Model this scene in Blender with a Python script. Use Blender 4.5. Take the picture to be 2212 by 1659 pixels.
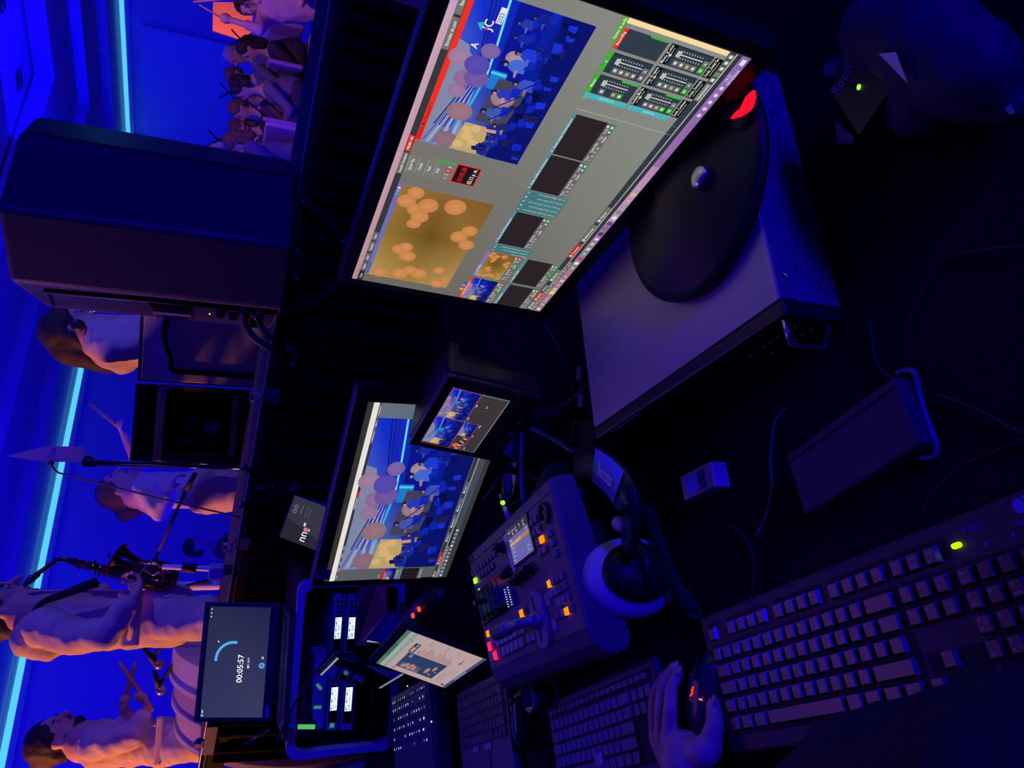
import bpy, bmesh, math, random
from mathutils import Vector, Matrix, Quaternion
random.seed(7)
PI = math.pi
V = Vector
for o in list(bpy.data.objects): bpy.data.objects.remove(o)
C = bpy.context.scene.collection
scene = bpy.context.scene

# ------------------------------------------------------------------ camera
F = 1600.0
PITCH = math.radians(21.4); ROLL = math.radians(4.3)
CAM = V((0, 0, 1.35))
fw = V((0, math.cos(PITCH), -math.sin(PITCH)))
r0 = V((1, 0, 0)); d0 = V((0, -math.sin(PITCH), -math.cos(PITCH)))
Rt = r0*math.cos(ROLL) - d0*math.sin(ROLL)     # towards the top edge of the photo
Dn = r0*math.sin(ROLL) + d0*math.cos(ROLL)     # towards the right edge of the photo
cd = bpy.data.cameras.new('camera'); cam = bpy.data.objects.new('camera', cd); C.objects.link(cam)
m = Matrix((Dn, Rt, -fw)).transposed().to_4x4(); m.translation = CAM
cam.matrix_world = m
cd.sensor_fit = 'HORIZONTAL'; cd.sensor_width = 36; cd.lens = F*36/2212
cd.clip_start = 0.02; cd.clip_end = 100
scene.camera = cam

def ray(x, y): return fw + (Rt*(829.5-y) + Dn*(x-1106))/F
def at(x, y, d): return CAM + ray(x, y)*d
def onz(x, y, z):
    v = ray(x, y); return CAM + v*((z-CAM.z)/v.z)
def ony(x, y, Y):
    v = ray(x, y); return CAM + v*(Y/v.y)
def onp(x, y, p, n):
    v = ray(x, y); return CAM + v*((p-CAM).dot(n)/v.dot(n))

# ------------------------------------------------------------------ view, world and lights
scene.view_settings.view_transform = 'Standard'; scene.view_settings.look = 'None'
scene.view_settings.exposure = 0; scene.view_settings.gamma = 1
w = bpy.data.worlds.new('world'); scene.world = w; w.use_nodes = True
w.node_tree.nodes['Background'].inputs[0].default_value = (0.01, 0.004, 0.09, 1)
w.node_tree.nodes['Background'].inputs[1].default_value = 0.22

def look(o, p, t):
    o.location = p; o.rotation_euler = (V(t)-V(p)).to_track_quat('-Z', 'Y').to_euler()
def area(name, p, t, sx, sy, e, col, spread=180):
    l = bpy.data.lights.new(name, 'AREA'); l.shape = 'RECTANGLE'; l.size = sx; l.size_y = sy
    l.energy = e; l.color = col; l.spread = math.radians(spread)
    o = bpy.data.objects.new(name, l); C.objects.link(o); look(o, p, t); return o
def spot(name, p, t, e, col, ang, blend=.5, r=.1):
    l = bpy.data.lights.new(name, 'SPOT'); l.energy = e; l.color = col; l.spot_size = math.radians(ang)
    l.spot_blend = blend; l.shadow_soft_size = r
    o = bpy.data.objects.new(name, l); C.objects.link(o); look(o, p, t); return o
BLUE = (0.003, 0.0, 1.0)
area('blue_wash_hall', (-1.5, 5.5, 4.3), (-1.0, 14, 2.2), 7, 1.0, 400, BLUE)
area('blue_wash_right', (2.8, 11.0, 3.7), (6.5, 14.6, 1.8), 4, .6, 150, (0.001, 0.0, 1.0))
area('blue_wash_ceiling', (-1, 7, .9), (-1, 8.5, 5), 8, 4, 190, BLUE, 150)
spot('blue_wall_projector', (3.2, 10.4, 3.7), onz(440, 300, 1.6)*1.0, 70, (0.0, 0.08, 1.0), 14)
spot('warm_front_light', (-6.5, 3.3, 3.0), (-.9, 4.15, 1.5), 1500, (1.0, .26, .07), 29, .35, .12)
spot('cool_side_light', (2.6, 3.2, 3.6), (-.9, 4.3, 1.3), 170, (.16, .12, 1.0), 60, .5, .1)
spot('band_light', (2.4, 5.6, 4.0), (3.9, 8.7, .5), 210, (1.0, .34, .62), 50, .5, .2)
spot('blue_door_fill', (1.8, .3, 2.6), (.25, 3.1, 1.4), 160, (0.0, 0.0, 1.0), 14, .5, .1)  # added unseen spot that brightens the open cabinet door
area('desk_blue_wash', (3.0, -3.0, 1.9), (-.2, 1.3, .9), 1.6, .6, 215, (0.008, 0.0, 1.0))
spot('violet_speaker_fill', (-3.6, 4.6, 3.1), (.5, 2.0, 1.55), 170, (.75, .20, .9), 17, .5, .1)  # added unseen spot that tints the rear of the loudspeaker violet
area('desk_violet_top', (-1.2, 3.0, 3.4), (-.3, 1.2, .75), 1.4, 1.0, 3.6, (.42, .12, 1.0), 120)

# ------------------------------------------------------------------ materials
def lin(c): 
    c /= 255.0
    return c/12.92 if c <= .04045 else ((c+.055)/1.055)**2.4
def rgb(c): return tuple(lin(v) for v in c[:3]) + (1.0,)
MATS = {}
def mat(name, col, rough=.5, metal=0.0, noise=0.0, nscale=40.0, bump=0.0, spec=.5, coat=0.0):
    if name in MATS: return MATS[name]
    m = bpy.data.materials.new(name); m.use_nodes = True; nt = m.node_tree
    b = nt.nodes['Principled BSDF']
    b.inputs['Roughness'].default_value = rough; b.inputs['Metallic'].default_value = metal
    b.inputs['Specular IOR Level'].default_value = spec
    b.inputs['Coat Weight'].default_value = coat
    b.inputs['Base Color'].default_value = tuple(col)+(1,)
    if noise or bump:
        tc = nt.nodes.new('ShaderNodeTexCoord'); nz = nt.nodes.new('ShaderNodeTexNoise')
        nz.inputs['Scale'].default_value = nscale; nz.inputs['Detail'].default_value = 4
        nt.links.new(tc.outputs['Object'], nz.inputs['Vector'])
        if noise:
            mx = nt.nodes.new('ShaderNodeMix'); mx.data_type = 'RGBA'
            mx.inputs[6].default_value = tuple(v*(1-noise) for v in col)+(1,)
            mx.inputs[7].default_value = tuple(min(1, v*(1+noise)) for v in col)+(1,)
            nt.links.new(nz.outputs['Fac'], mx.inputs[0]); nt.links.new(mx.outputs[2], b.inputs['Base Color'])
        if bump:
            bp = nt.nodes.new('ShaderNodeBump'); bp.inputs['Strength'].default_value = bump; bp.inputs['Distance'].default_value = .004
            nt.links.new(nz.outputs['Fac'], bp.inputs['Height']); nt.links.new(bp.outputs[0], b.inputs['Normal'])
    MATS[name] = m; return m
def emit(name, col, s=1.0):
    if name in MATS: return MATS[name]
    m = bpy.data.materials.new(name); m.use_nodes = True; nt = m.node_tree
    nt.nodes.remove(nt.nodes['Principled BSDF'])
    e = nt.nodes.new('ShaderNodeEmission'); e.inputs[0].default_value = tuple(col)+(1,); e.inputs[1].default_value = s
    nt.links.new(e.outputs[0], nt.nodes['Material Output'].inputs[0])
    MATS[name] = m; return m
def attr_emit():
    m = emit('lit_display', (1, 1, 1), 1.0); nt = m.node_tree
    if not any(n.type == 'ATTRIBUTE' for n in nt.nodes):
        a = nt.nodes.new('ShaderNodeAttribute'); a.attribute_name = 'Col'
        e = [n for n in nt.nodes if n.type == 'EMISSION'][0]
        nt.links.new(a.outputs['Color'], e.inputs[0])
    return m
def attr_paint():
    m = mat('printed_marks', (1, 1, 1), .6); nt = m.node_tree
    if not any(n.type == 'ATTRIBUTE' for n in nt.nodes):
        a = nt.nodes.new('ShaderNodeAttribute'); a.attribute_name = 'Col'
        nt.links.new(a.outputs['Color'], nt.nodes['Principled BSDF'].inputs['Base Color'])
    return m
M_wall = mat('wall_paint', (.62, .60, .66), .8, noise=.05, nscale=3)
M_ceil = mat('ceiling_paint', (.60, .56, .62), .85, noise=.04, nscale=2)
M_floor = mat('stage_floor', (.06, .05, .06), .5, noise=.2, nscale=8)
M_black = mat('black_plastic', (.012, .012, .014), .38)
M_blackm = mat('matte_black', (.010, .010, .011), .7)
M_gloss = mat('gloss_black', (.006, .006, .008), .08)
M_table = mat('black_tablecloth', (.010, .009, .012), .95, noise=.25, nscale=120, bump=.15, spec=.12)
M_satin = mat('satin_black', (.010, .010, .012), .45, spec=.3)
M_drape = mat('black_drape', (.0035, .003, .004), .95, noise=.2, nscale=60, spec=.08)
M_rail = mat('rail_black', (.004, .004, .005), .8, spec=.15)
M_grey = mat('grey_metal', (.30, .30, .32), .35, .7, noise=.06, nscale=30)
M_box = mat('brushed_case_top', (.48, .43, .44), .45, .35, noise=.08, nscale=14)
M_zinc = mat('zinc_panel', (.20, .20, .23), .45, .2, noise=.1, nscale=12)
M_steel = mat('bright_steel', (.75, .75, .78), .2, .95)
M_silver = mat('silver_plastic', (.45, .45, .48), .4)
M_rubber = mat('cable_rubber', (.02, .02, .024), .5)
M_beige = mat('beige_canvas', (.56, .47, .40), .85, noise=.12, nscale=16, bump=.4)
M_white = mat('white_plastic', (.75, .75, .78), .45)
M_skin = mat('skin', (.60, .36, .27), .55, noise=.06, nscale=20)
M_hair = mat('dark_hair', (.025, .015, .012), .7, noise=.4, nscale=60, bump=.8)
M_hairb = mat('brown_hair', (.14, .08, .05), .7, noise=.35, nscale=60, bump=.8)
M_hairr = mat('reddish_hair', (.42, .14, .06), .7, noise=.3, nscale=60, bump=.8)
M_grayh = mat('grey_hair', (.35, .32, .30), .7, noise=.3, nscale=60, bump=.6)
M_eyew = mat('eye_white', (.45, .42, .42), .3); M_eye = mat('eye_dark', (.02, .015, .015), .2)
M_lip = mat('lip', (.40, .15, .13), .6)
M_brass = mat('dark_brass', (.30, .15, .08), .22, .95)
M_wood = mat('pale_wood', (.62, .36, .20), .5, noise=.15, nscale=30)
M_cyan = emit('led_strip', (.10, .64, 1.0), 1.0)
LED_G = emit('led_green', (.45, 1.0, .04), 1.2); LED_O = emit('led_orange', (1.0, .22, .0), 1.5)
LED_Y = emit('led_yellow', (1.0, .55, .06), 1.0); LED_R = emit('led_red', (1.0, .005, .03), 1.2)
LED_P = emit('led_pink', (1.0, .02, .09), 1.1); LED_W = emit('led_white', (.8, .9, 1.0), 1.0)
LED_B = emit('led_blue', (.05, .08, 1.0), 1.0)

# ------------------------------------------------------------------ mesh helpers
def frame(O, X, Y):
    X = V(X).normalized(); Y = (V(Y)-X*V(Y).dot(X)).normalized(); Z = X.cross(Y)
    m = Matrix((X, Y, Z)).transposed().to_4x4(); m.translation = V(O); return m
class B:
    def __init__(s): s.v = []; s.f = []; s.mi = []; s.sm = []; s.mats = []; s.col = []; s.usecol = False
    def m(s, mt):
        if mt not in s.mats: s.mats.append(mt)
        return s.mats.index(mt)
    def add(s, vs, fs, mt, smooth=False, T=None, cols=None):
        k = len(s.v); i = s.m(mt)
        for p in vs:
            p = V(p); s.v.append(T @ p if T else p)
        for j, f in enumerate(fs):
            s.f.append([k+a for a in f]); s.mi.append(i); s.sm.append(smooth)
            s.col.append(cols[j] if cols else None)
        return s
    def box(s, c, d, mt, r=0.0, T=None, seg=2):
        c = V(c); d = V(d)
        if r <= 0:
            vs = [(c.x+d.x/2*i, c.y+d.y/2*j, c.z+d.z/2*k) for i in (-1, 1) for j in (-1, 1) for k in (-1, 1)]
            return s.add(vs, [(0, 1, 3, 2), (4, 6, 7, 5), (0, 4, 5, 1), (2, 3, 7, 6), (0, 2, 6, 4), (1, 5, 7, 3)], mt, False, T)
        bm = bmesh.new(); bmesh.ops.create_cube(bm, size=1)
        for v in bm.verts: v.co = V((v.co.x*d.x, v.co.y*d.y, v.co.z*d.z))+c
        bmesh.ops.bevel(bm, geom=bm.edges[:], offset=min(r, min(d)*.49), segments=seg, affect='EDGES', profile=.5)
        bm.verts.index_update()
        vs = [v.co.copy() for v in bm.verts]; fs = [[v.index for v in f.verts] for f in bm.faces]; bm.free()
        return s.add(vs, fs, mt, False, T)
    def cyl(s, p0, p1, r0, r1=None, mt=None, n=16, caps=True, smooth=True, T=None):
        r1 = r0 if r1 is None else r1
        p0 = V(p0); p1 = V(p1); a = (p1-p0).normalized(); q = a.to_track_quat('Z', 'Y')
        vs = []; fs = []
        for p, r in ((p0, r0), (p1, r1)):
            for i in range(n):
                t = 2*PI*i/n; vs.append(p + q @ V((math.cos(t)*r, math.sin(t)*r, 0)))
        fs = [(i, (i+1) % n, n+(i+1) % n, n+i) for i in range(n)]
        s.add(vs, fs, mt, smooth, T)
        if caps:
            s.add(vs[:n], [tuple(reversed(range(n)))], mt, False, T); s.add(vs[n:], [tuple(range(n))], mt, False, T)
        return s
    def tube(s, pts, r, mt, n=10, T=None, rs=None, cap=True):
        pts = [V(p) for p in pts]; k = len(pts); vs = []; up = None
        for i, p in enumerate(pts):
            d = (pts[min(i+1, k-1)]-pts[max(i-1, 0)])
            d = d.normalized() if d.length > 1e-9 else V((0, 0, 1))
            if up is None: up = d.orthogonal().normalized()
            up = (up-d*up.dot(d)); up = up.normalized() if up.length > 1e-6 else d.orthogonal().normalized()
            sd = d.cross(up); rr = rs[i] if rs else r
            for j in range(n):
                t = 2*PI*j/n; vs.append(p+up*math.cos(t)*rr+sd*math.sin(t)*rr)
        fs = [(i*n+j, i*n+(j+1) % n, (i+1)*n+(j+1) % n, (i+1)*n+j) for i in range(k-1) for j in range(n)]
        if cap: fs += [tuple(reversed(range(n))), tuple(range((k-1)*n, k*n))]
        return s.add(vs, fs, mt, True, T)
    def ell(s, c, r, mt, nu=20, nv=12, T=None, Q=None):
        c = V(c); r = V(r) if hasattr(r, '__len__') else V((r, r, r)); vs = []; fs = []
        for i in range(nv+1):
            a = PI*i/nv
            for j in range(nu):
                b = 2*PI*j/nu; p = V((r.x*math.sin(a)*math.cos(b), r.y*math.sin(a)*math.sin(b), r.z*math.cos(a)))
                vs.append(c+(Q @ p if Q else p))
        fs = [(i*nu+j, (i+1)*nu+j, (i+1)*nu+(j+1) % nu, i*nu+(j+1) % nu) for i in range(nv) for j in range(nu)]
        return s.add(vs, fs, mt, True, T)
    def lathe(s, prof, mt, n=32, T=None, smooth=True):
        vs = [(r*math.cos(2*PI*j/n), r*math.sin(2*PI*j/n), z) for r, z in prof for j in range(n)]
        fs = [(i*n+j, i*n+(j+1) % n, (i+1)*n+(j+1) % n, (i+1)*n+j) for i in range(len(prof)-1) for j in range(n)]
        return s.add(vs, fs, mt, smooth, T)
    def prism(s, poly, z0, z1, mt, T=None):
        n = len(poly); vs = [(x, y, z0) for x, y in poly]+[(x, y, z1) for x, y in poly]
        fs = [tuple(reversed(range(n))), tuple(range(n, 2*n))]+[(i, (i+1) % n, n+(i+1) % n, n+i) for i in range(n)]
        return s.add(vs, fs, mt, False, T)
    def hull(s, pts8, mt):   # 4 bottom points, 4 top points, same order
        return s.add(pts8, [(3, 2, 1, 0), (4, 5, 6, 7), (0, 1, 5, 4), (1, 2, 6, 5), (2, 3, 7, 6), (3, 0, 4, 7)], mt)
    def mesh(s, name):
        me = bpy.data.meshes.new(name); me.from_pydata([tuple(v) for v in s.v], [], s.f)
        for mt in s.mats: me.materials.append(mt)
        me.polygons.foreach_set('material_index', s.mi); me.polygons.foreach_set('use_smooth', s.sm)
        if any(c is not None for c in s.col):
            a = me.color_attributes.new('Col', 'FLOAT_COLOR', 'CORNER'); buf = []
            for f, c in zip(s.f, s.col):
                for j in range(len(f)):
                    cc = c[j] if (c and isinstance(c[0], (tuple, list))) else (c or (0, 0, 0, 1))
                    buf += list(cc[:4]) if len(cc) >= 4 else list(cc)+[1.0]
            a.data.foreach_set('color', buf)
        me.update(); return me
    def build(s, name, parent=None, T=None, fix=True):
        me = s.mesh(name)
        if fix and not any(c is not None for c in s.col):
            bm = bmesh.new(); bm.from_mesh(me); bmesh.ops.recalc_face_normals(bm, faces=bm.faces[:]); bm.to_mesh(me); bm.free()
        o = bpy.data.objects.new(name, me); C.objects.link(o)
        if parent: o.parent = parent
        if T is not None: o.matrix_local = T
        return o
def tag(o, label, cat, group=None, kind=None):
    o['label'] = label; o['category'] = cat
    if group: o['group'] = group
    if kind: o['kind'] = kind
    return o
def thing(name, label, cat, T=None, group=None):
    o = bpy.data.objects.new(name, None); C.objects.link(o); o.empty_display_size = .05
    if T is not None:
        o.matrix_world = T if isinstance(T, Matrix) else Matrix.Translation(V(T))
    return tag(o, label, cat, group)
def struct(o): o['kind'] = 'structure'; return o

_TX = {}
def textgeo(body):
    if body in _TX: return _TX[body]
    cu = bpy.data.curves.new('t', 'FONT'); cu.body = body; cu.size = 1; cu.resolution_u = 2; cu.offset = .012
    o = bpy.data.objects.new('t', cu); C.objects.link(o)
    dg = bpy.context.evaluated_depsgraph_get(); me = bpy.data.meshes.new_from_object(o.evaluated_get(dg))
    vs = [v.co.copy() for v in me.vertices]; fs = [tuple(p.vertices) for p in me.polygons]
    bpy.data.objects.remove(o); bpy.data.curves.remove(cu); bpy.data.meshes.remove(me)
    if vs:
        x0 = min(v.x for v in vs); x1 = max(v.x for v in vs); y0 = min(v.y for v in vs); y1 = max(v.y for v in vs)
    else: x0 = x1 = y0 = y1 = 0
    _TX[body] = (vs, fs, x0, x1, y0, y1); return _TX[body]

class Pan(B):
    """flat artwork on the local XY plane; x right 0..W, y down 0..H (percent of w,h)"""
    def __init__(s, w, h, mt, gain=1.0, z0=0.0):
        super().__init__(); s.w = w; s.h = h; s.mt = mt; s.z = z0; s.base = z0; s.g = gain; s.ox = 0; s.oy = 0; s.sx = 1; s.sy = 1
    def P(s, x, y): return V(((s.ox+x*s.sx)/100*s.w, -(s.oy+y*s.sy)/100*s.h, s.z))
    def c(s, c):
        q = rgb(c); return (q[0]*s.g, q[1]*s.g, q[2]*s.g, 1)
    def nz(s): s.z += .000007
    def poly(s, pts, col):
        s.nz(); s.add([s.P(*p) for p in pts], [tuple(range(len(pts)))], s.mt, cols=[s.c(col)])
    def rect(s, x, y, w, h, col): s.poly([(x, y+h), (x+w, y+h), (x+w, y), (x, y)], col)
    def grad(s, x, y, w, h, c4):   # tl, tr, br, bl
        s.nz(); tl, tr, br, bl = [s.c(c) for c in c4]
        s.add([s.P(x, y+h), s.P(x+w, y+h), s.P(x+w, y), s.P(x, y)], [(0, 1, 2, 3)], s.mt, cols=[[bl, br, tr, tl]])
    def disc(s, x, y, rx, ry, col, n=18):
        s.poly([(x+rx*math.cos(2*PI*i/n), y-ry*math.sin(2*PI*i/n)) for i in range(n)], col)
    def disc2(s, x, y, rx, ry, ci, co, n=18):
        s.nz(); vs = [s.P(x, y)]+[s.P(x+rx*math.cos(2*PI*i/n), y-ry*math.sin(2*PI*i/n)) for i in range(n)]
        a, b = s.c(ci), s.c(co)
        s.add(vs, [(0, 1+i, 1+(i+1) % n) for i in range(n)], s.mt, cols=[[a, b, b]]*n)
    def line(s, pts, wd, col):    # wd in percent of height, as real thickness
        for (x0, y0), (x1, y1) in zip(pts[:-1], pts[1:]):
            s.nz(); a = s.P(x0, y0); b = s.P(x1, y1); d = (b-a)
            if d.length < 1e-7: continue
            n = V((-d.y, d.x, 0)).normalized()*(wd/100*s.h/2)
            s.add([a-n, b-n, b+n, a+n], [(0, 1, 2, 3)], s.mt, cols=[s.c(col)])
    def frameline(s, x, y, w, h, wd, col): s.line([(x, y), (x+w, y), (x+w, y+h), (x, y+h), (x, y)], wd, col)
    def text(s, x, y, h, body, col, align='l', rot=0, maxw=None, bold=False):
        """x,y = baseline start in percent; h cap height in percent of panel height"""
        vs, fs, x0, x1, y0, y1 = textgeo(body)
        if not fs: return
        s.nz(); k = h/100*s.h*abs(s.sy)/.72
        wd = (x1-x0)*k; kx = k
        if maxw and wd > maxw/100*s.w*s.sx: kx = k*(maxw/100*s.w*s.sx)/wd; wd = (x1-x0)*kx
        off = {'l': 0, 'c': -wd/2, 'r': -wd}[align]; p = s.P(x, y); ca, sa = math.cos(rot), math.sin(rot)
        out = []
        for v in vs:
            a, b = (v.x-x0)*kx+off, v.y*k
            out.append(p+V((a*ca-b*sa, a*sa+b*ca, 0)))
        s.add(out, fs, s.mt, cols=[s.c(col)]*len(fs))

def blob(name, parts, mt, voxel=.012, parent=None, smooth=3, disp=0.0, dscale=.08):
    """one continuous surface grown around tapered limbs: ('c',p0,p1,r0,r1) or ('e',centre,(rx,ry,rz),quat)"""
    b = B()
    for p in parts:
        if p[0] == 'c':
            _, a, c, ra, rc = p; a = V(a); c = V(c)
            b.cyl(a, c, ra, rc, mt, n=14); b.ell(a, ra, mt, 14, 8); b.ell(c, rc, mt, 14, 8)
        else: b.ell(p[1], p[2], mt, 20, 14, Q=p[3] if len(p) > 3 else None)
    me = b.mesh('tmp'); o = bpy.data.objects.new('tmp', me); C.objects.link(o)
    r = o.modifiers.new('r', 'REMESH'); r.mode = 'VOXEL'; r.voxel_size = voxel
    if disp:
        tx = bpy.data.textures.new('folds', 'CLOUDS'); tx.noise_scale = dscale; tx.noise_depth = 2
        d = o.modifiers.new('d', 'DISPLACE'); d.texture = tx; d.strength = disp; d.mid_level = .5; d.texture_coords = 'LOCAL'
    sm = o.modifiers.new('s', 'SMOOTH'); sm.iterations = smooth; sm.factor = .5
    dg = bpy.context.evaluated_depsgraph_get(); m2 = bpy.data.meshes.new_from_object(o.evaluated_get(dg))
    bpy.data.objects.remove(o); bpy.data.meshes.remove(me)
    m2.name = name; m2.materials.clear(); m2.materials.append(mt)
    m2.polygons.foreach_set('use_smooth', [True]*len(m2.polygons))
    ob = bpy.data.objects.new(name, m2); C.objects.link(ob)
    if parent: ob.parent = parent; ob.matrix_parent_inverse = parent.matrix_world.inverted()
    return ob
def child(o, parent):
    o.parent = parent; o.matrix_parent_inverse = parent.matrix_world.inverted(); return o
def bez(p, n=16):
    """smooth curve through points"""
    p = [V(a) for a in p]; out = []
    for i in range(len(p)-1):
        a = p[max(i-1, 0)]; b = p[i]; c = p[i+1]; d = p[min(i+2, len(p)-1)]
        for k in range(n):
            t = k/n; out.append(.5*((2*b)+(c-a)*t+(2*a-5*b+4*c-d)*t*t+(3*b-a-3*c+d)*t**3))
    out.append(p[-1]); return out
bpy.context.view_layer.update()
def proj(p):
    v = V(p)-CAM; z = v.dot(fw); return (1106+F*v.dot(Dn)/z, 829.5-F*v.dot(Rt)/z)
def zfor(P, x):
    """height above the ground point P at which a vertical line reaches photo column x"""
    a, b = -2.0, 6.0
    for _ in range(50):
        c = (a+b)/2
        if proj((P[0], P[1], c))[0] > x: a = c
        else: b = c
    return a

# ================================================================== ROOM
CORNER = V((4.41, 16.74, 0)); DA = V((-.814, -.581, 0)); DB = V((.635, -.772, 0))
NA = V((.581, -.814, 0)); NB = V((-.772, -.635, 0))
def coff(u): return CORNER+(NA+NB)*(u/(1+NA.dot(NB)))
def wallprism(name, u0, u1, z0, z1, mt, side):
    b = B(); d, ln = (DA, 18.0) if side == 'l' else (DB, 14.0)
    p = [coff(u0), coff(u1)]; q = [p[1]+d*ln, p[0]+d*ln]
    pts = [p[0], p[1], q[0], q[1]]
    b.hull([V((a.x, a.y, z0)) for a in pts]+[V((a.x, a.y, z1)) for a in pts], mt)
    return struct(b.build(name))
wallprism('wall_left', -.2, 0, 0, 4.2, M_wall, 'l')
wallprism('wall_right', -.2, 0, 0, 4.2, M_wall, 'r')
steps = [(0, .06, 3.50, 4.0), (.06, 1.0, 3.50, 4.02), (1.0, 2.1, 3.66, 4.04), (2.1, 3.4, 3.82, 4.06)]
n = 1
for sd in 'lr':
    for (u0, u1, z0, z1) in steps[1:]:
        wallprism('trim_%d' % n, u0, u1, z0, z1, M_ceil, sd); n += 1
    wallprism('trim_%d' % n, 0, .05, 3.30, 3.37, M_wall, sd); n += 1
for sd in 'lr':
    b = B(); d, ln = (DA, 17.5) if sd == 'l' else (DB, 13.0)
    p = [coff(.0), coff(.05)]; pts = [p[0], p[1], p[1]+d*ln, p[0]+d*ln]
    b.hull([V((a.x, a.y, 3.385)) for a in pts]+[V((a.x, a.y, 3.45)) for a in pts], M_cyan)
    tag(b.build('led_strip'), 'cyan glowing light strip under the ceiling steps of the %s wall' % ('left' if sd == 'l' else 'right'), 'light strip', 'cyan light strips around the hall')
b = B(); b.box((-1, 6.5, 4.15), (30, 30, .1), M_ceil); struct(b.build('ceiling'))
b = B(); b.box((-.5, 10.4, .125), (24, 15.6, .25), M_floor); struct(b.build('floor'))
b = B(); b.box((-.5, 0.8, -.05), (24, 5, .1), M_floor); struct(b.build('floor'))
# ceiling spots: four-petal recessed lamps
for i, (x, y, lb) in enumerate([(40, 172, 'in the ceiling, nearest the tall black speaker'), (93, 8, 'at the top edge of the photo beside the ceiling steps'), (116, 155, 'next to the ceiling steps, middle of that row'), (134, 281, 'next to the ceiling steps, just above the black speaker'), (3, 6, 'at the top left corner of the photo')]):
    p = onz(x, y, 4.095); t = thing('ceiling_spot', 'unlit diamond ceiling lamp ' + lb, 'ceiling light', Matrix.Translation(p), 'unlit ceiling lamps')
    f = B(); s_ = .16 if i in (0,) else .13
    f.add([(s_, 0, 0), (0, s_, 0), (-s_, 0, 0), (0, -s_, 0), (s_*.85, 0, .0), (0, s_*.85, 0), (-s_*.85, 0, 0), (0, -s_*.85, 0)]+[(a, b_, -.02) for a, b_ in ((s_, 0), (0, s_), (-s_, 0), (0, -s_))]+[(a*.85, b_*.85, -.02) for a, b_ in ((s_, 0), (0, s_), (-s_, 0), (0, -s_))],
          [(8, 9, 13, 12), (9, 10, 14, 13), (10, 11, 15, 14), (11, 8, 12, 15), (0, 1, 9, 8), (1, 2, 10, 9), (2, 3, 11, 10), (3, 0, 8, 11)], M_black); f.build('frame', t)
    g = B(); g.lathe([(0, -.01), (s_*.4, -.01), (s_*.45, 0)], M_black, 16); g.build('lens', t)
# pale projection screen on the right wall
Rn = onp(304, 52, CORNER+NB*.04, NB); Ln = onp(314, 395, CORNER+NB*.04, NB); zt = Rn.z
b = B(); nn = NB*.06
q = [V((Rn.x, Rn.y, 0)), V((Ln.x, Ln.y, 0))]
b.hull([q[0]+V((0, 0, .7)), q[1]+V((0, 0, .7)), q[1]+nn+V((0, 0, .7)), q[0]+nn+V((0, 0, .7)), q[0]+V((0, 0, zt)), q[1]+V((0, 0, zt)), q[1]+nn+V((0, 0, zt)), q[0]+nn+V((0, 0, zt))], mat('screen_cloth', (.8, .8, .85), .8))
tag(b.build('projection_screen'), 'large pale projection screen washed bright blue behind the seated band', 'projection screen')
# small lectern-like orange panel beside the conductor
Q = [at(460, 4, 10.5), at(459, 66, 10.5), at(540, 92, 10.5), at(548, 6, 10.5)]
b = B(); nv = V((-.1, -1, 0))*.05
b.hull([Q[3]-nv, Q[2]-nv, Q[2], Q[3], Q[0]-nv, Q[1]-nv, Q[1], Q[0]], mat('orange_panel', (.95, .28, .06), .7))
tag(b.build('orange_panel'), 'orange lit panel standing behind the person with the raised stick', 'panel')
spot('panel_fill', at(380, 30, 9.3), (Q[0]+Q[2])/2, 60, (1.0, .35, .1), 40, .6, .05)  # added warm spot so the orange panel does not go dark

# ================================================================== BARRIER (draped stage edge)
BR = at(722, -40, 1.86); BL = at(432, 1645, 2.95)
TB = frame(BL, BR-BL, (0, 0, 1)); LB = (BR-BL).length; IB = TB.inverted()
bar = thing('draped_barrier', 'long black draped barrier with metal edge between the desk and the stage', 'barrier', TB)
b = B(); b.box((LB/2, -.012, -.24), (LB+.2, .02, .5), M_blackm, .002); b.build('top_board', bar)
b = B(); b.box((LB/2, .001, .012), (LB+.2, .006, .026), M_grey, .002); b.build('edge_trim', bar)
b = B(); b.box((LB/2, -.05, -.01), (LB+.2, .085, .03), M_rail, .003); b.build('front_rail', bar)
b = B(); k = 260; vs = []; fs = []
for i in range(k+1):
    s_ = LB*i/k
    for j, y in enumerate((-.045, -.4, -.8, -1.22)):
        vs.append((s_, y, .012+.016*math.sin(i*1.05+math.sin(i*.3)*1.5)*(.6+.5*j)))
fs = [(i*4+j, i*4+j+1, i*4+j+5, i*4+j+4) for i in range(k) for j in range(3)]
b.add(vs, fs, M_drape, True); b.build('pleated_drape', bar)
def bp(x, y, z=0.0):    # point on the barrier face plane, local
    n_ = TB.to_3x3() @ V((0, 0, 1)); p = onp(x, y, BL+n_*z, n_); return IB @ p
for (x, y) in ((553, 856), (492, 1180)):
    p = bp(x, y, .03); b = B()
    b.box((p.x, p.y+.012, .03), (.032, .012, .012), M_steel, .003); b.box((p.x, p.y-.012, .03), (.032, .008, .010), M_steel, .003)
    b.tube([(p.x-.014, p.y+.012, .034), (p.x-.014, p.y-.012, .04), (p.x+.014, p.y-.012, .04), (p.x+.014, p.y+.012, .034)], .003, M_steel, 6)
    b.box((p.x, p.y-.045, .014), (.05, .05, .006), M_grey, .002); b.build('latch', bar)
p = bp(440, 1605, .03); b = B()
M_hook = mat('hook_blue_lit', (.07, .08, .20), .6)  # blue of the light falling on the plate, put into its base colour
b.box((p.x, p.y-.02, .02), (.16, .05, .008), M_hook, .003); b.box((p.x-.01, p.y+.012, .02), (.05, .03, .014), M_hook, .006)
b.cyl((p.x-.01, p.y+.022, .012), (p.x-.01, p.y+.022, .034), .012, mt=M_hook); b.build('hook_plate', bar)
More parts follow.
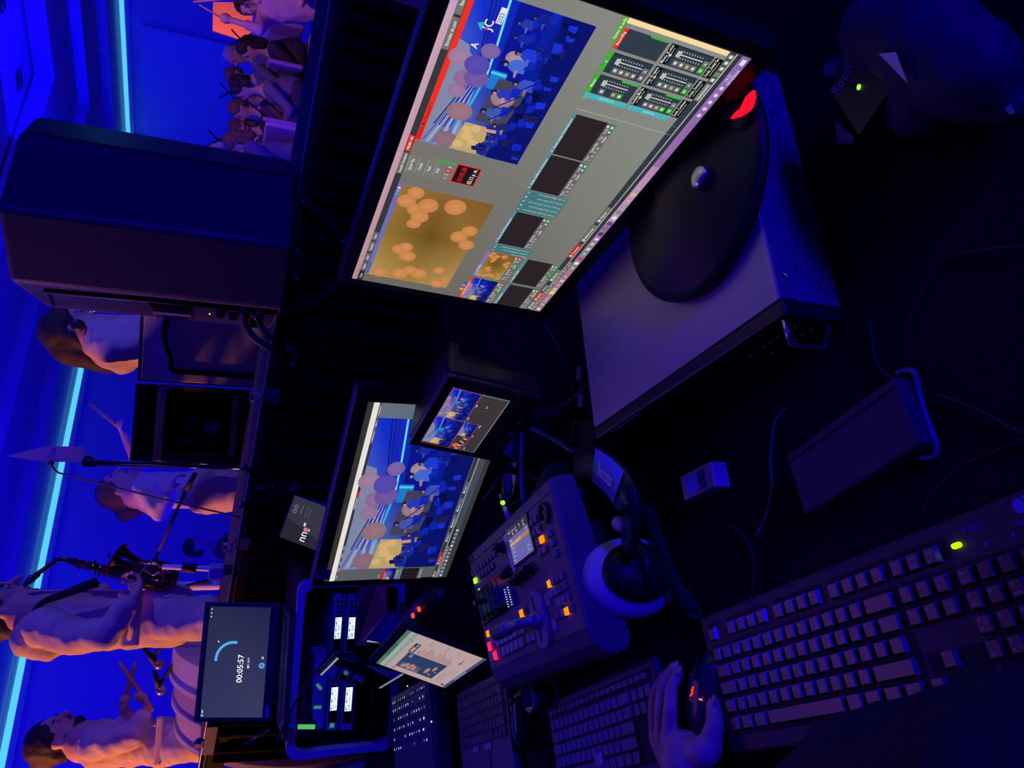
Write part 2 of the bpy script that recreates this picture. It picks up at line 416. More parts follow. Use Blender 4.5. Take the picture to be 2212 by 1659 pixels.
def brace(pts, r=.009, z=.035):
    b = B(); P_ = [bp(x, y, z) for x, y in pts]
    for a, c in zip(P_[:-1], P_[1:]):
        d = (c-a); L_ = d.length; T = frame(a, d, (0, 0, 1) if abs(d.normalized().z) < .9 else (0, 1, 0))
        b.box((L_/2, 0, 0), (L_, .004, r*2), M_black, .001, T)
    for a in (P_[0], P_[-1]): b.cyl(a+V((0, 0, -.01)), a+V((0, 0, .012)), .007, mt=M_grey, n=10)
    b.build('folding_brace', bar)
brace([(525, 1008), (548, 1022), (632, 1050)]); brace([(520, 1090), (560, 1082), (632, 1055)]); brace([(640, 1052), (716, 1055)]); brace([(560, 1052), (590, 1050)])
brace([(655, 435), (690, 455), (742, 520)], .012); brace([(612, 668), (660, 660), (745, 605)], .014); brace([(622, 752), (645, 762), (632, 785)], .008)
brace([(640, 540), (640, 600)], .02)

# ================================================================== DESK
nB = TB.to_3x3() @ V((0, 0, 1)); e0 = TB @ V((.75, 0, .10)); e1 = TB @ V((LB, 0, .10))
b = B(); b.prism([(-1.9, -.03), (1.0, -.03), (e1.x, e1.y), (e0.x, e0.y), (-1.9, e0.y)], .725, .75, M_table); tb = thing('desk', 'wide black clothed desk carrying all the equipment', 'desk', Matrix.Translation((0, 0, 0)))
b.build('tabletop', tb)
for sx, sy in ((-1.8, .1), (.9, .1), (-1.8, 2.2), (.6, 1.7)):
    if 1:
        b = B(); b.cyl((sx, sy, 0), (sx, sy, .73), .025, mt=M_blackm); b.build('leg', tb)

# ================================================================== STAGE PEOPLE
def head(t, c, R, face, up=(0, 0, 1), hair=M_hair, hairstyle='short', beard=False, hname='hair'):
    """returns body parts for a head of radius R looking along face; adds eyes, lips, hair as children of t"""
    c = V(c); f = V(face).normalized(); u = V(up); u = (u-f*u.dot(f)).normalized(); s_ = f.cross(u)
    Q = Matrix((s_, f, u)).transposed().to_quaternion()
    def L(x, y, z): return c+s_*x*R+f*y*R+u*z*R
    parts = [('e', L(0, -.05, .12), (R*.80, R*.98, R*.95), Q), ('e', L(0, .22, -.38), (R*.62, R*.62, R*.78), Q),
             ('c', L(0, .62, -.92), L(0, .45, -.80), R*.20, R*.34),
             ('c', L(0, .93, .02), L(0, 1.10, -.26), R*.09, R*.15), ('e', L(0, .78, -.52), (R*.26, R*.16, R*.14), Q),
             ('e', L(-.3, .72, .12), (R*.24, R*.14, R*.09), Q), ('e', L(.3, .72, .12), (R*.24, R*.14, R*.09), Q),
             ('e', L(-.82, -.05, -.12), (R*.08, R*.18, R*.28), Q), ('e', L(.82, -.05, -.12), (R*.08, R*.18, R*.28), Q)]
    for k in (-1, 1):
        e = B(); e.ell(L(.31*k, .80, -.03), R*.105, M_eyew, 12, 8); e.ell(L(.31*k, .865, -.03), R*.068, M_eye, 10, 6); child(e.build('eye'), t)
        e = B(); e.ell(L(.31*k, .86, .17), (R*.22, R*.07, R*.05), M_hair, 10, 6, Q=Q); child(e.build('eyebrow'), t)
    e = B(); e.ell(L(0, .90, -.53), (R*.25, R*.08, R*.07), M_lip, 12, 6, Q=Q); child(e.build('lips'), t)
    hp = []
    if hairstyle != 'bald':
        hp = [('e', L(0, -.16, .30), (R*.92, R*1.0, R*.92), Q), ('e', L(0, -.55, -.1), (R*.80, R*.62, R*.85), Q)]
    if hairstyle == 'bald':
        hp = [('e', L(0, -.62, -.15), (R*.78, R*.50, R*.55), Q)]
    if hairstyle == 'tall': hp += [('e', L(0, -.25, .62), (R*.86, R*.95, R*.72), Q), ('e', L(0, -.8, .3), (R*.7, R*.6, R*.8), Q)]
    if hairstyle == 'long': hp += [('c', L(0, -.75, -.1), L(0, -.85, -1.7), R*.72, R*.5), ('c', L(-.55, -.3, -.1), L(-.6, -.3, -1.5), R*.40, R*.3), ('c', L(.55, -.3, -.1), L(.6, -.3, -1.5), R*.40, R*.3)]
    if hairstyle == 'curly':
        for i in range(26):
            a = i*2.4; z = -1.0+1.9*i/26
            hp.append(('e', L(.85*math.cos(a), -.35+.7*min(0, math.sin(a)), z*.9+.15), (R*.33,)*3))
    if hairstyle == 'pony': hp += [('c', L(0, -.95, .15), L(0, -1.5, -.1), R*.35, R*.5), ('c', L(0, -1.5, -.1), L(0, -1.5, -.9), R*.5, R*.3)]
    ho = blob(hname, hp, hair, max(R*.1, .006), t, 2, R*.14, R*.3)
    if beard:
        blob('beard', [('e', L(0, .62, -.86), (R*.38, R*.33, R*.28), Q), ('c', L(-.58, .2, -.45), L(-.3, .6, -.85), R*.15, R*.2), ('c', L(.58, .2, -.45), L(.3, .6, -.85), R*.15, R*.2), ('e', L(0, .93, -.42), (R*.27, R*.08, R*.07), Q)], hair, max(R*.08, .006), t, 1, R*.1, R*.2)
    return parts
def fingers(w, d, n_, sc=1.0, curl=.9):
    """palm and five curled fingers from wrist w along d, palm facing n_"""
    w = V(w); d = V(d).normalized(); n_ = V(n_); n_ = (n_-d*n_.dot(d)).normalized(); s_ = d.cross(n_)
    o = [('e', w+d*.045*sc, (.018*sc, .045*sc, .038*sc), Matrix((n_, d, s_)).transposed().to_quaternion())]
    for i, (k, ln) in enumerate(((-.030, .8), (-.010, 1.0), (.010, .95), (.029, .75))):
        p = w+d*.085*sc+s_*k*sc; a = 0.25; dirv = d
        for j, sl in enumerate((.038, .026, .020)):
            a += curl*(.75 if j else .5); dirv = d*math.cos(a)+n_*math.sin(a); q = p+dirv*sl*ln*sc
            o.append(('c', p, q, (.0095-.001*j)*sc, (.0088-.001*j)*sc)); p = q
    p = w+d*.02*sc-s_*.03*sc
    for j, (sl, aa) in enumerate(((.04, .4), (.032, .9))):
        q = p+(d*math.cos(aa)*.8-s_*.55*(1-j)+n_*math.sin(aa))*sl*sc; o.append(('c', p, q, .012*sc, .010*sc)); p = q
    return o

# ---- saxophonist, nearest on the left
t = thing('person', 'standing saxophonist in beige coverall with neck strap, nearest player on the left', 'person', Matrix.Translation(at(440, 1340, 3.3)))
d = 3.3; fr = V((.96, .1, 0.0))
hc = at(8, 1312, d); hp_ = head(t, hc, .118, V((.97, .1, -.12)), hair=M_hair, hairstyle='tall')
nk = at(66, 1322, d); sh1 = at(95, 1352, d-.18); sh2 = at(92, 1330, d+.2); hip = at(310, 1335, d)
el1 = at(228, 1372, d-.24); wr1 = at(292, 1290, d-.18); ha1 = at(300, 1250, d-.05)
el2 = at(205, 1318, d+.24); wr2 = at(205, 1285, d+.12); ha2 = at(212, 1262, d+.03)
fl = .60; k1 = at(470, 1340, d-.1); k2 = at(470, 1330, d+.12)
ft1 = V((k1.x, k1.y, fl)); ft2 = V((k2.x, k2.y, fl))
body = hp_+[('c', at(30, 1318, d), nk, .062, .062), ('c', nk, hip, .10, .12), ('c', sh1, el1, .045, .04), ('c', el1, wr1, .036, .026), ('c', sh2, el2, .045, .04), ('c', el2, wr2, .036, .026),
      ('c', hip, k1, .08, .06), ('c', k1, ft1+V((0, 0, .08)), .05, .04), ('c', hip, k2, .08, .06), ('c', k2, ft2+V((0, 0, .08)), .05, .04), ('c', ft1+V((-.05, 0, .04)), ft1+V((.16, 0, .035)), .04, .035), ('c', ft2+V((-.05, 0, .04)), ft2+V((.16, 0, .035)), .04, .035)]
body += fingers(wr1, ha1-wr1, V((.3, .6, .2)), 1.05, .8)+fingers(wr2, ha2-wr2, V((.3, -.6, -.2)), 1.05, .8)
blob('body', body, M_skin, .009, t, 2)
cv = [('c', at(105, 1345, d), at(170, 1345, d), .125, .135), ('c', at(170, 1345, d), at(285, 1340, d), .135, .120), ('c', at(95, 1362, d-.15), at(95, 1338, d+.2), .072, .068),
      ('c', sh1, at(165, 1372, d-.22), .080, .073), ('c', at(165, 1372, d-.22), el1, .073, .062), ('c', el1, at(275, 1310, d-.2), .062, .046), ('c', sh2, el2, .075, .06), ('c', el2, wr2, .055, .04),
      ('c', at(300, 1338, d), at(372, 1330, d), .125, .135), ('c', at(372, 1335, d-.06), at(470, 1338, d-.1), .10, .085), ('c', at(372, 1328, d+.08), at(470, 1330, d+.12), .10, .085), ('c', k1, ft1+V((0, 0, .1)), .08, .07), ('c', k2, ft2+V((0, 0, .1)), .08, .07),
      ('e', at(62, 1362, d), (.10, .16, .055)), ('c', at(60, 1395, d-.02), at(100, 1400, d-.05), .05, .06)]
blob('coverall', cv, M_beige, .012, t, 2, .035, .09)
b = B(); b.tube(bez([at(278, 1385, d-.17), at(285, 1350, d-.20), at(285, 1310, d-.16)]), .012, M_beige); b.box(at(284, 1345, d-.17), (.2, .03, .07), M_beige, .01); child(b.build('waist_seam'), t)
b = B(); b.tube(bez([at(60, 1345, d-.02), at(82, 1310, d-.14), at(100, 1297, d-.16)]), .012, M_blackm); b.tube([at(100, 1297, d-.16), at(208, 1258, d-.14)], .020, M_blackm, rs=[.014, .022]); child(b.build('neck_strap'), t)

# saxophone
sx = thing('saxophone', 'dark brass alto saxophone held by the coverall player on the left', 'saxophone', Matrix.Translation(at(250, 1230, d-.05)))
ds = d-.05
b = B(); b.tube(bez([at(80, 1240, ds), at(100, 1226, ds), at(122, 1210, ds), at(138, 1208, ds), at(150, 1212, ds)]), .01, M_brass, 12, rs=None); child(b.build('neck'), sx)
b = B(); b.tube([at(52, 1264, ds), at(62, 1255, ds), at(82, 1240, ds)], .012, M_gloss, rs=[.006, .016, .013]); b.box(at(68, 1250, ds), (.03, .03, .03), M_steel, .005); child(b.build('mouthpiece'), sx)
b = B(); b.tube([at(148, 1211, ds), at(200, 1225, ds), at(270, 1243, ds), at(325, 1258, ds)], .02, M_brass, 16, rs=[.013, .019, .026, .034]); child(b.build('body_tube'), sx)
b = B(); b.tube(bez([at(322, 1257, ds), at(348, 1262, ds), at(366, 1252, ds), at(364, 1236, ds), at(345, 1228, ds), at(325, 1226, ds)]), .034, M_brass, 16); child(b.build('bow'), sx)
b = B(); b.tube(bez([at(330, 1227, ds), at(300, 1222, ds), at(278, 1214, ds), at(262, 1207, ds), at(254, 1203, ds)], 6), .04, M_brass, 24, rs=[.030+.034*(i/24)**2.2 for i in range(25)], cap=False); child(b.build('bell'), sx)
b = B()
for i in range(11):
    x = 165+i*15; y = 1213+i*4.2; a = at(x, y-3, ds-.032-.0006*i)
    b.cyl(a, a+V((.004, -.008, .004)), .009+.001*i, mt=M_brass, n=14)
for o_ in (-7, 6, 9): b.tube([at(160, 1214+o_, ds-.02), at(320, 1256+o_, ds-.03)], .0022, M_steel, 6)
for x, y in ((172, 1225), (206, 1236), (214, 1239), (225, 1242), (235, 1200), (243, 1222), (205, 1214), (190, 1219)): b.ell(at(x, y, ds-.035), (.012, .004, .005), M_brass, 8, 6)
child(b.build('keywork'), sx)
b = B(); b.tube(bez([at(300, 1245, ds-.06), at(318, 1222, ds-.06), at(345, 1216, ds-.05), at(352, 1232, ds-.05)]), .003, M_steel, 6)
b.tube(bez([at(310, 1230, ds-.06), at(330, 1242, ds-.07), at(345, 1236, ds-.06)]), .003, M_steel, 6); child(b.build('key_guard'), sx)

# ---- drummer at the left edge
d = 4.1
t = thing('person', 'bearded drummer in beige coverall at the left wall, both sticks crossed', 'person', Matrix.Translation(at(440, 1600, d)))
hp_ = head(t, at(122, 1592, d), .118, V((.98, .05, -.05)), hair=M_hair, hairstyle='tall', beard=True)
sh1 = at(205, 1608, d-.16); sh2 = at(205, 1590, d+.2); hip = at(345, 1602, d)
el1 = at(285, 1592, d-.22); wr1 = at(318, 1530, d-.16); el2 = at(290, 1572, d+.1); wr2 = at(268, 1532, d+.02)
k1 = at(500, 1600, d-.09); k2 = at(500, 1590, d+.12); fl = .45
ft1 = V((k1.x, k1.y, fl)); ft2 = V((k2.x, k2.y, fl))
body = hp_+[('c', at(145, 1600, d), at(185, 1602, d), .060, .065), ('c', at(185, 1602, d), hip, .11, .12), ('c', sh1, el1, .045, .04), ('c', el1, wr1, .036, .027), ('c', sh2, el2, .045, .04), ('c', el2, wr2, .036, .027),
      ('c', hip, k1, .08, .06), ('c', k1, ft1+V((0, 0, .08)), .05, .04), ('c', hip, k2, .08, .06), ('c', k2, ft2+V((0, 0, .08)), .05, .04), ('c', ft1+V((-.05, 0, .04)), ft1+V((.16, 0, .035)), .04, .035), ('c', ft2+V((-.05, 0, .04)), ft2+V((.16, 0, .035)), .04, .035)]
body += fingers(wr1, at(312, 1508, d-.16)-wr1, V((0, -.3, 1)), .95, 1.9)+fingers(wr2, at(264, 1515, d)-wr2, V((0, -.3, -1)), .95, 1.9)
blob('body', body, M_skin, .010, t, 2)
cv = [('c', at(215, 1606, d), at(290, 1606, d), .13, .12), ('c', sh1, sh2, .075, .07), ('c', at(195, 1625, d), at(208, 1640, d), .07, .055), ('c', sh1, el1, .082, .07), ('c', el1, at(308, 1548, d-.18), .062, .048), ('c', sh2, el2, .07, .055), ('c', el2, at(276, 1548, d+.04), .055, .045),
      ('c', at(290, 1606, d), at(350, 1604, d), .115, .125), ('c', at(350, 1608, d-.05), k1, .11, .09), ('c', at(350, 1594, d+.06), k2, .105, .085), ('c', k1, ft1+V((0, 0, .1)), .08, .07), ('c', k2, ft2+V((0, 0, .1)), .08, .07)]
blob('coverall', cv, M_beige, .013, t, 2, .035, .09)
b = B(); b.ell(at(335, 1566, d-.12), .008, M_steel); b.box(at(343, 1600, d-.15), (.26, .02, .035), M_beige, .008); child(b.build('belt'), t)
for (a, c, lb) in (((257, 1430), (330, 1535), 'upper'), ((293, 1430), (262, 1535), 'lower')):
    b = B(); dd = d-.10 if lb == 'upper' else d+.0; b.tube([at(*a, dd), at((a[0]*.85+c[0]*.15), (a[1]*.85+c[1]*.15), dd), at(*c, dd)], .01, M_wood, rs=[.008, .011, .012])
    tag(b.build('drumstick'), 'pale wooden drumstick crossed over the other, tip further %s' % ('up' if lb == 'upper' else 'down'), 'drumstick', 'drumsticks of the left drummer')
# bass drum with three shell bands
dr = 4.0; c0 = at(500, 1378, dr); c1 = at(500, 1548, dr); ax = (c1-c0).normalized(); L_ = (c1-c0).length
ax = V((ax.x, ax.y, 0)).normalized()
T = frame(V((c0.x, c0.y, .79)), ax, (0, 0, 1)); t = thing('drum', 'large pale grey drum lying on its side beside the bearded drummer', 'drum', T)
RD = zfor(c0, 374)-.79
for i, (a, c, col) in enumerate(((0, .34, M_silver), (.34, .68, mat('shell_mauve', (.34, .28, .33), .4)), (.68, 1, mat('shell_pale', (.48, .42, .42), .4)))):
    b = B(); b.cyl((L_*a, 0, 0), (L_*c, 0, 0), RD*(1-.03*i), mt=col, n=48); b.build('shell', t)
    b = B(); b.cyl((L_*c-.012, 0, 0), (L_*c+.012, 0, 0), RD*(1.012-.03*i), mt=M_silver, n=48); b.build('hoop', t)
b = B()
for s_ in (-1, 1): b.tube([(L_*.3, -RD*.6, RD*.6*s_), (L_*.3, -.54, RD*1.0*s_)], .014, M_black); b.tube([(L_*.7, -RD*.6, RD*.6*s_), (L_*.7, -.54, RD*1.0*s_)], .014, M_black)
b.build('leg_frame', t)
# two stage microphones by the drum
def mic(name, lb, pts_body, ball, stand, dd, r=.016):
    t = thing(name, lb, 'microphone', Matrix.Translation(at(*ball, dd)))
    b = B(); b.tube([at(*pts_body[0], dd), at(*pts_body[1], dd)], r, M_blackm, rs=[r*.6, r*1.15]); child(b.build('handle'), t)
    b = B(); b.ell(at(*ball, dd), r*1.6, M_grey, 16, 10); child(b.build('grille'), t)
    b = B(); b.tube(bez([at(*p, dd) for p in stand], 4), r*.55, M_blackm)
    e = at(*stand[-1], dd); b.tube([e, V((e.x, e.y, .27))], r*.55, M_blackm); b.lathe([(0, .02), (.13, .0), (.14, -.02), (0, -.02)], M_blackm, T=Matrix.Translation((e.x, e.y, .27))); child(b.build('stand'), t)
    return t
mic('stage_microphone', 'black microphone on a bent clip, behind the saxophonist back', ((310, 1398), (337, 1432)), (343, 1435), ((330, 1425), (337, 1410), (352, 1398), (374, 1382), (384, 1378)), 3.8)
mic('stage_microphone', 'black microphone pointing down, lower beside the grey drum', ((333, 1448), (344, 1486)), (347, 1491), ((343, 1480), (352, 1468), (364, 1450), (378, 1430)), 3.8)
# boom mic crossing in front of the woman
t = thing('boom_microphone', 'thin black boom microphone rising from the saxophone bell', 'microphone', Matrix.Translation(at(335, 1210, 2.75)))
b = B(); b.tube([at(422, 1022, 2.72), at(402, 1058, 2.72)], .008, M_blackm, rs=[.008, .010]); child(b.build('capsule'), t)
b = B(); b.tube([at(402, 1058, 2.72), at(335, 1208, 2.75)], .005, M_blackm, rs=[.006, .0045]); b.ell(at(335, 1210, 2.75), .011, M_blackm); child(b.build('boom'), t)
b = B(); b.tube([at(335, 1210, 2.75), at(348, 1222, 2.78), at(352, 1224, 2.78)], .007, M_blackm); b.tube([at(352, 1224, 2.78), at(400, 1226, 2.78), at(600, 1236, 2.78)], .010, M_white); b.tube([at(396, 1226, 2.78), at(425, 1228, 2.78)], .017, M_blackm)
e = at(600, 1236, 2.78); b.tube([e, V((e.x, e.y, .27))], .01, M_white); b.lathe([(0, .02), (.13, 0), (.14, -.02), (0, -.02)], M_blackm, T=Matrix.Translation((e.x, e.y, .27))); child(b.build('stand'), t)
p = at(467, 1235, 2.55)
b = B(); b.box(p+V((0, 0, .0)), (.045, .06, .05), M_silver, .006); b.box(p+V((0, .02, -.16)), (.03, .04, .28), M_black, .004); tag(b.build('power_box'), 'small pale grey box on a black post at the barrier edge', 'box')
# white stand tubes behind the saxophone
t = thing('keyboard_stand', 'white tubular stand partly hidden behind the saxophone', 'stand', Matrix.Translation(at(400, 1262, 3.7)))
b = B(); b.tube([at(312, 1270, 3.7), at(372, 1268, 3.7)], .02, M_white); b.tube([at(378, 1266, 3.7), at(640, 1262, 3.7)], .022, M_white); e = at(640, 1262, 3.7); b.tube([e, V((e.x, e.y, .26))], .022, M_white); child(b.build('post'), t)
b = B(); b.tube([at(372, 1274, 3.68), at(455, 1252, 3.68)], .008, M_blackm); b.box(at(375, 1268, 3.68), (.05, .05, .03), M_grey, .005); child(b.build('tie_rod'), t)

# ---- woman with raised arm
d = 5.0
t = thing('person', 'woman in beige coverall raising a stick overhead, hair tied back', 'person', Matrix.Translation(at(530, 1065, d)))
hp_ = head(t, at(255, 1056, d), .118, V((.9, -.05, .22)), hair=M_hairb, hairstyle='pony')
nk = at(296, 1068, d); sh1 = at(318, 1062, d-.15); sh2 = at(314, 1050, d+.2); hip = at(440, 1060, d)
el2 = at(291, 985, d+.02); wr2 = at(268, 938, d); ha2 = at(256, 918, d)
el1 = at(345, 1104, d-.2); wr1 = at(372, 1062, d-.22)
k1 = at(560, 1066, d-.09); k2 = at(560, 1048, d+.12); fl = .25
ft1 = V((k1.x, k1.y, fl)); ft2 = V((k2.x, k2.y, fl))
body = hp_+[('c', at(268, 1062, d), nk, .055, .06), ('c', nk, hip, .10, .12), ('c', sh2, el2, .05, .042), ('c', el2, wr2, .04, .027), ('c', sh1, el1, .045, .04), ('c', el1, wr1, .036, .026),
      ('c', hip, k1, .08, .06), ('c', k1, ft1+V((0, 0, .08)), .05, .04), ('c', hip, k2, .08, .06), ('c', k2, ft2+V((0, 0, .08)), .05, .04), ('c', ft1+V((-.05, 0, .04)), ft1+V((.16, 0, .035)), .04, .035), ('c', ft2+V((-.05, 0, .04)), ft2+V((.16, 0, .035)), .04, .035)]
body += fingers(wr2, ha2-wr2, V((.7, 0, -.3)), .95, 1.9)+fingers(wr1, V((1, 0, -.1)), V((0, 0, -1)), 1.0, .9)
blob('body', body, M_skin, .012, t, 2)
cv = [('c', at(322, 1060, d), at(390, 1056, d), .125, .115), ('c', sh1, sh2, .075, .07), ('c', sh2, at(297, 1000, d+.04), .078, .058), ('c', sh1, el1, .08, .065), ('c', el1, at(366, 1074, d-.22), .06, .045), ('c', at(304, 1085, d), at(330, 1098, d-.02), .05, .06),
      ('c', at(390, 1056, d), at(440, 1060, d), .115, .14), ('c', at(440, 1070, d-.06), k1, .125, .11), ('c', at(440, 1045, d+.08), k2, .12, .10), ('c', k1, ft1+V((0, 0, .1)), .09, .07), ('c', k2, ft2+V((0, 0, .1)), .09, .07)]
blob('coverall', cv, M_beige, .014, t, 2, .035, .09)
b = B(); b.tube([at(193, 872, d), at(272, 935, d)], .009, M_wood, rs=[.012, .011]); tag(b.build('drumstick'), 'pale wooden stick raised above the wine cabinet in the hand of the woman', 'drumstick')

# ---- curly haired player behind the black speaker
d = 3.95
t = thing('person', 'dark haired player in orange lit shirt behind the black speaker', 'person', Matrix.Translation(at(500, 720, d)))
hp_ = head(t, at(158, 712, d), .130, V((.98, .05, -.25)), hair=M_hair, hairstyle='long')
nk = at(205, 722, d); hip = at(400, 735, d); sh1 = at(235, 748, d-.17); sh2 = at(228, 722, d+.18)
fl = .25; k1 = at(560, 740, d-.1); k2 = at(560, 720, d+.1); ft1 = V((k1.x, k1.y, fl)); ft2 = V((k2.x, k2.y, fl))
el1 = at(340, 742, d-.2); wr1 = at(380, 680, d-.15); el2 = at(330, 715, d+.2); wr2 = at(370, 670, d+.1)
body = hp_+[('c', at(175, 716, d), nk, .06, .065), ('c', nk, hip, .11, .12), ('c', sh1, el1, .045, .04), ('c', el1, wr1, .036, .026), ('c', sh2, el2, .045, .04), ('c', el2, wr2, .036, .026),
  ('c', hip, k1, .08, .06), ('c', k1, ft1+V((0, 0, .08)), .05, .04), ('c', hip, k2, .08, .06), ('c', k2, ft2+V((0, 0, .08)), .05, .04), ('c', ft1+V((-.05, 0, .04)), ft1+V((.16, 0, .035)), .04, .035), ('c', ft2+V((-.05, 0, .04)), ft2+V((.16, 0, .035)), .04, .035)]
body += fingers(wr1, V((1, 0, -.3)), V((0, .5, -1)), 1.0, .9)+fingers(wr2, V((1, 0, -.3)), V((0, -.5, -1)), 1.0, .9)
blob('body', body, M_skin, .012, t, 2)
blob('shirt', [('c', at(245, 738, d), at(390, 735, d), .145, .13), ('c', sh1, sh2, .085, .08), ('c', at(225, 765, d), at(262, 775, d), .07, .085), ('c', sh1, el1, .085, .065), ('c', el1, wr1, .06, .045), ('c', sh2, el2, .08, .06), ('c', el2, wr2, .055, .04), ('e', at(205, 738, d), (.10, .12, .06))], M_beige, .013, t, 2, .03, .08)
blob('trousers', [('c', hip, k1, .12, .1), ('c', hip, k2, .12, .1), ('c', k1, ft1+V((0, 0, .1)), .09, .07), ('c', k2, ft2+V((0, 0, .1)), .09, .07)], M_blackm, .018, t)
b = B(); b.tube(bez([at(140, 740, d-.06), at(112, 712, d-.05), at(135, 680, d-.05), at(165, 672, d-.05)]), .010, M_silver); b.ell(at(168, 702, d-.13), (.03, .015, .035), M_black); child(b.build('headset'), t)

# ---- seated band
def seated(px, py, d, yaw, top, low, hair, style, lb, prop=None, R=.11, tors=0, low_arm=False):
    h = at(px, py, d); f = V((math.cos(yaw), math.sin(yaw), 0)); s_ = V((-f.y, f.x, 0)); u = V((0, 0, 1))
    base = V((h.x, h.y, .25)); t = thing('person', lb, 'person', Matrix.Translation(base), 'seated band members')
    hips = V((h.x, h.y, 0))-f*.10; hips.z = .25+.52
    sh = h-u*.26-f*.03
    hpz = head(t, h, R, f-u*.12, hair=hair, hairstyle=style)
    S1 = sh+s_*.19-u*.03; S2 = sh-s_*.19-u*.03
    hz = sh.z-.22 if not low_arm else sh.z-.42
    H1 = V((h.x, h.y, 0))+f*.34+s_*.06; H1.z = hz; H2 = V((h.x, h.y, 0))+f*.36-s_*.05; H2.z = hz-.10
    E1 = (S1+H1)/2+s_*.10-u*.13; E2 = (S2+H2)/2-s_*.10-u*.13
    K1 = hips+f*.45+s_*.12; K2 = hips+f*.45-s_*.12; F1 = V((K1.x, K1.y, .27))+f*.02; F2 = V((K2.x, K2.y, .27))+f*.02
    arms = [('c', S1, E1, .045, .04), ('c', E1, H1, .036, .028), ('c', S2, E2, .045, .04), ('c', E2, H2, .036, .028)]
    body = hpz+[('c', h-u*.08, sh, .05, .055), ('c', sh-u*.04, hips, .11, .12)]+arms+[('c', hips, K1, .07, .055), ('c', K1, F1+u*.05, .05, .04), ('c', hips, K2, .07, .055), ('c', K2, F2+u*.05, .05, .04), ('c', F1+u*.02, F1+f*.17+u*.02, .035, .03), ('c', F2+u*.02, F2+f*.17+u*.02, .035, .03), ('e', H1+f*.03, (.05, .05, .03)), ('e', H2+f*.03, (.05, .05, .03))]
    blob('body', body, M_skin, .018, t, 1)
    blob('shirt', [('c', sh-u*.10, hips+u*.05, .145, .15), ('c', S1, S2, .075, .075), ('c', S1, E1, .065, .055), ('c', S2, E2, .065, .055), ('c', E1, (E1+H1)/2, .055, .045), ('c', E2, (E2+H2)/2, .055, .045)], top, .02, t, 1, .03, .1)
    blob('trousers', [('c', hips+s_*.08, K1, .10, .08), ('c', K1, F1+u*.1, .075, .06), ('c', hips-s_*.08, K2, .10, .08), ('c', K2, F2+u*.1, .075, .06)], low, .022, t, 1)
    # chair
    ch = thing('chair', 'mauve backed chair under the '+' '.join(lb.split()[:11]), 'chair', Matrix.Translation(base), 'chairs of the seated band')
    T = frame(V((hips.x, hips.y, 0)), f, s_)
    b = B(); b.box((.05, 0, .25+.40), (.44, .44, .05), M_mauve, .02, T); child(b.build('seat'), ch)
    b = B(); b.box((-.22, 0, .25+.68), (.05, .42, .38), M_mauve, .02, T); child(b.build('backrest'), ch)
    for a in (-.15, .24):
        for c_ in (-.2, .2):
            b = B(); b.tube([T @ V((a, c_, .27)), T @ V((a, c_, .63))], .012, M_steel); child(b.build('leg'), ch)
    if prop:
        q = thing(prop, {'clarinet': 'black clarinet', 'trumpet': 'brass trumpet', 'flute': 'silver flute'}[prop]+' played by the '+lb.split(' with ')[0].split(' in ')[0], 'instrument', Matrix.Translation(H1))
        mth = h+f*R*1.15-u*R*.6
        if prop == 'flute':
            b = B(); b.tube([mth-s_*.08, mth+s_*.55-u*.05+f*.05], .010, M_steel); child(b.build('tube'), q)
        elif prop == 'clarinet':
            e = (H1+H2)/2+f*.12-u*.12; b = B(); b.tube([mth, mth*.15+e*.85, e], .014, M_gloss, rs=[.010, .015, .035]); child(b.build('tube'), q)
        else:
            e = mth+f*.45-u*.08; b = B(); b.tube([mth, mth*.25+e*.75, e], .01, M_brass, rs=[.008, .012, .055]); child(b.build('tube'), q)
            b = B(); b.box((mth+e)/2-u*.03, (.12, .05, .08), M_brass, .01); child(b.build('valves'), q)
    return t
M_mauve = mat('mauve_chair', (.42, .22, .36), .6, noise=.08)
M_lavs = mat('muted_lavender_cloth', (.16, .13, .17), .85, noise=.15); M_lav = mat('lavender_cloth', (.50, .45, .60), .85, noise=.1); M_dk = mat('dark_cloth', (.04, .03, .06), .85, noise=.2)
M_char = mat('plum_cloth', (.14, .07, .12), .85, noise=.15)
Y = PI
seated(505, 121, 9.4, Y+.2, M_lavs, M_dk, M_grayh, 'short', 'grey haired band member in the back row, second face from the top', None)
seated(535, 106, 8.6, Y-.1, M_dk, M_dk, M_hair, 'long', 'long haired band member in black with a flute', 'flute')
seated(508, 165, 9.3, Y+.3, M_lavs, M_dk, M_hairb, 'short', 'brown haired band member turned away in the middle of the band', None)
seated(522, 190, 8.3, Y-.2, M_lavs, M_dk, M_hair, 'curly', 'curly haired band member in lavender with clarinet', 'clarinet')
seated(535, 214, 9.6, Y, M_char, M_dk, M_hair, 'short', 'dark haired band member half hidden between two rows', None)
seated(518, 238, 8.8, Y+.1, M_char, M_char, M_hairb, 'short', 'fair haired band member in plum shirt with trumpet', 'trumpet')
seated(518, 278, 8.9, Y+.5, M_dk, M_dk, M_hairb, 'long', 'fair haired band member in black leaning forward', None, low_arm=True)
seated(506, 309, 8.4, Y-.3, M_dk, M_dk, M_hairb, 'long', 'round faced band member in dark top next to the bald man', None)
seated(474, 333, 7.4, Y+.2, M_lavs, M_char, M_grayh, 'bald', 'balding man with pale shirt nearest the black speaker', None, low_arm=True)
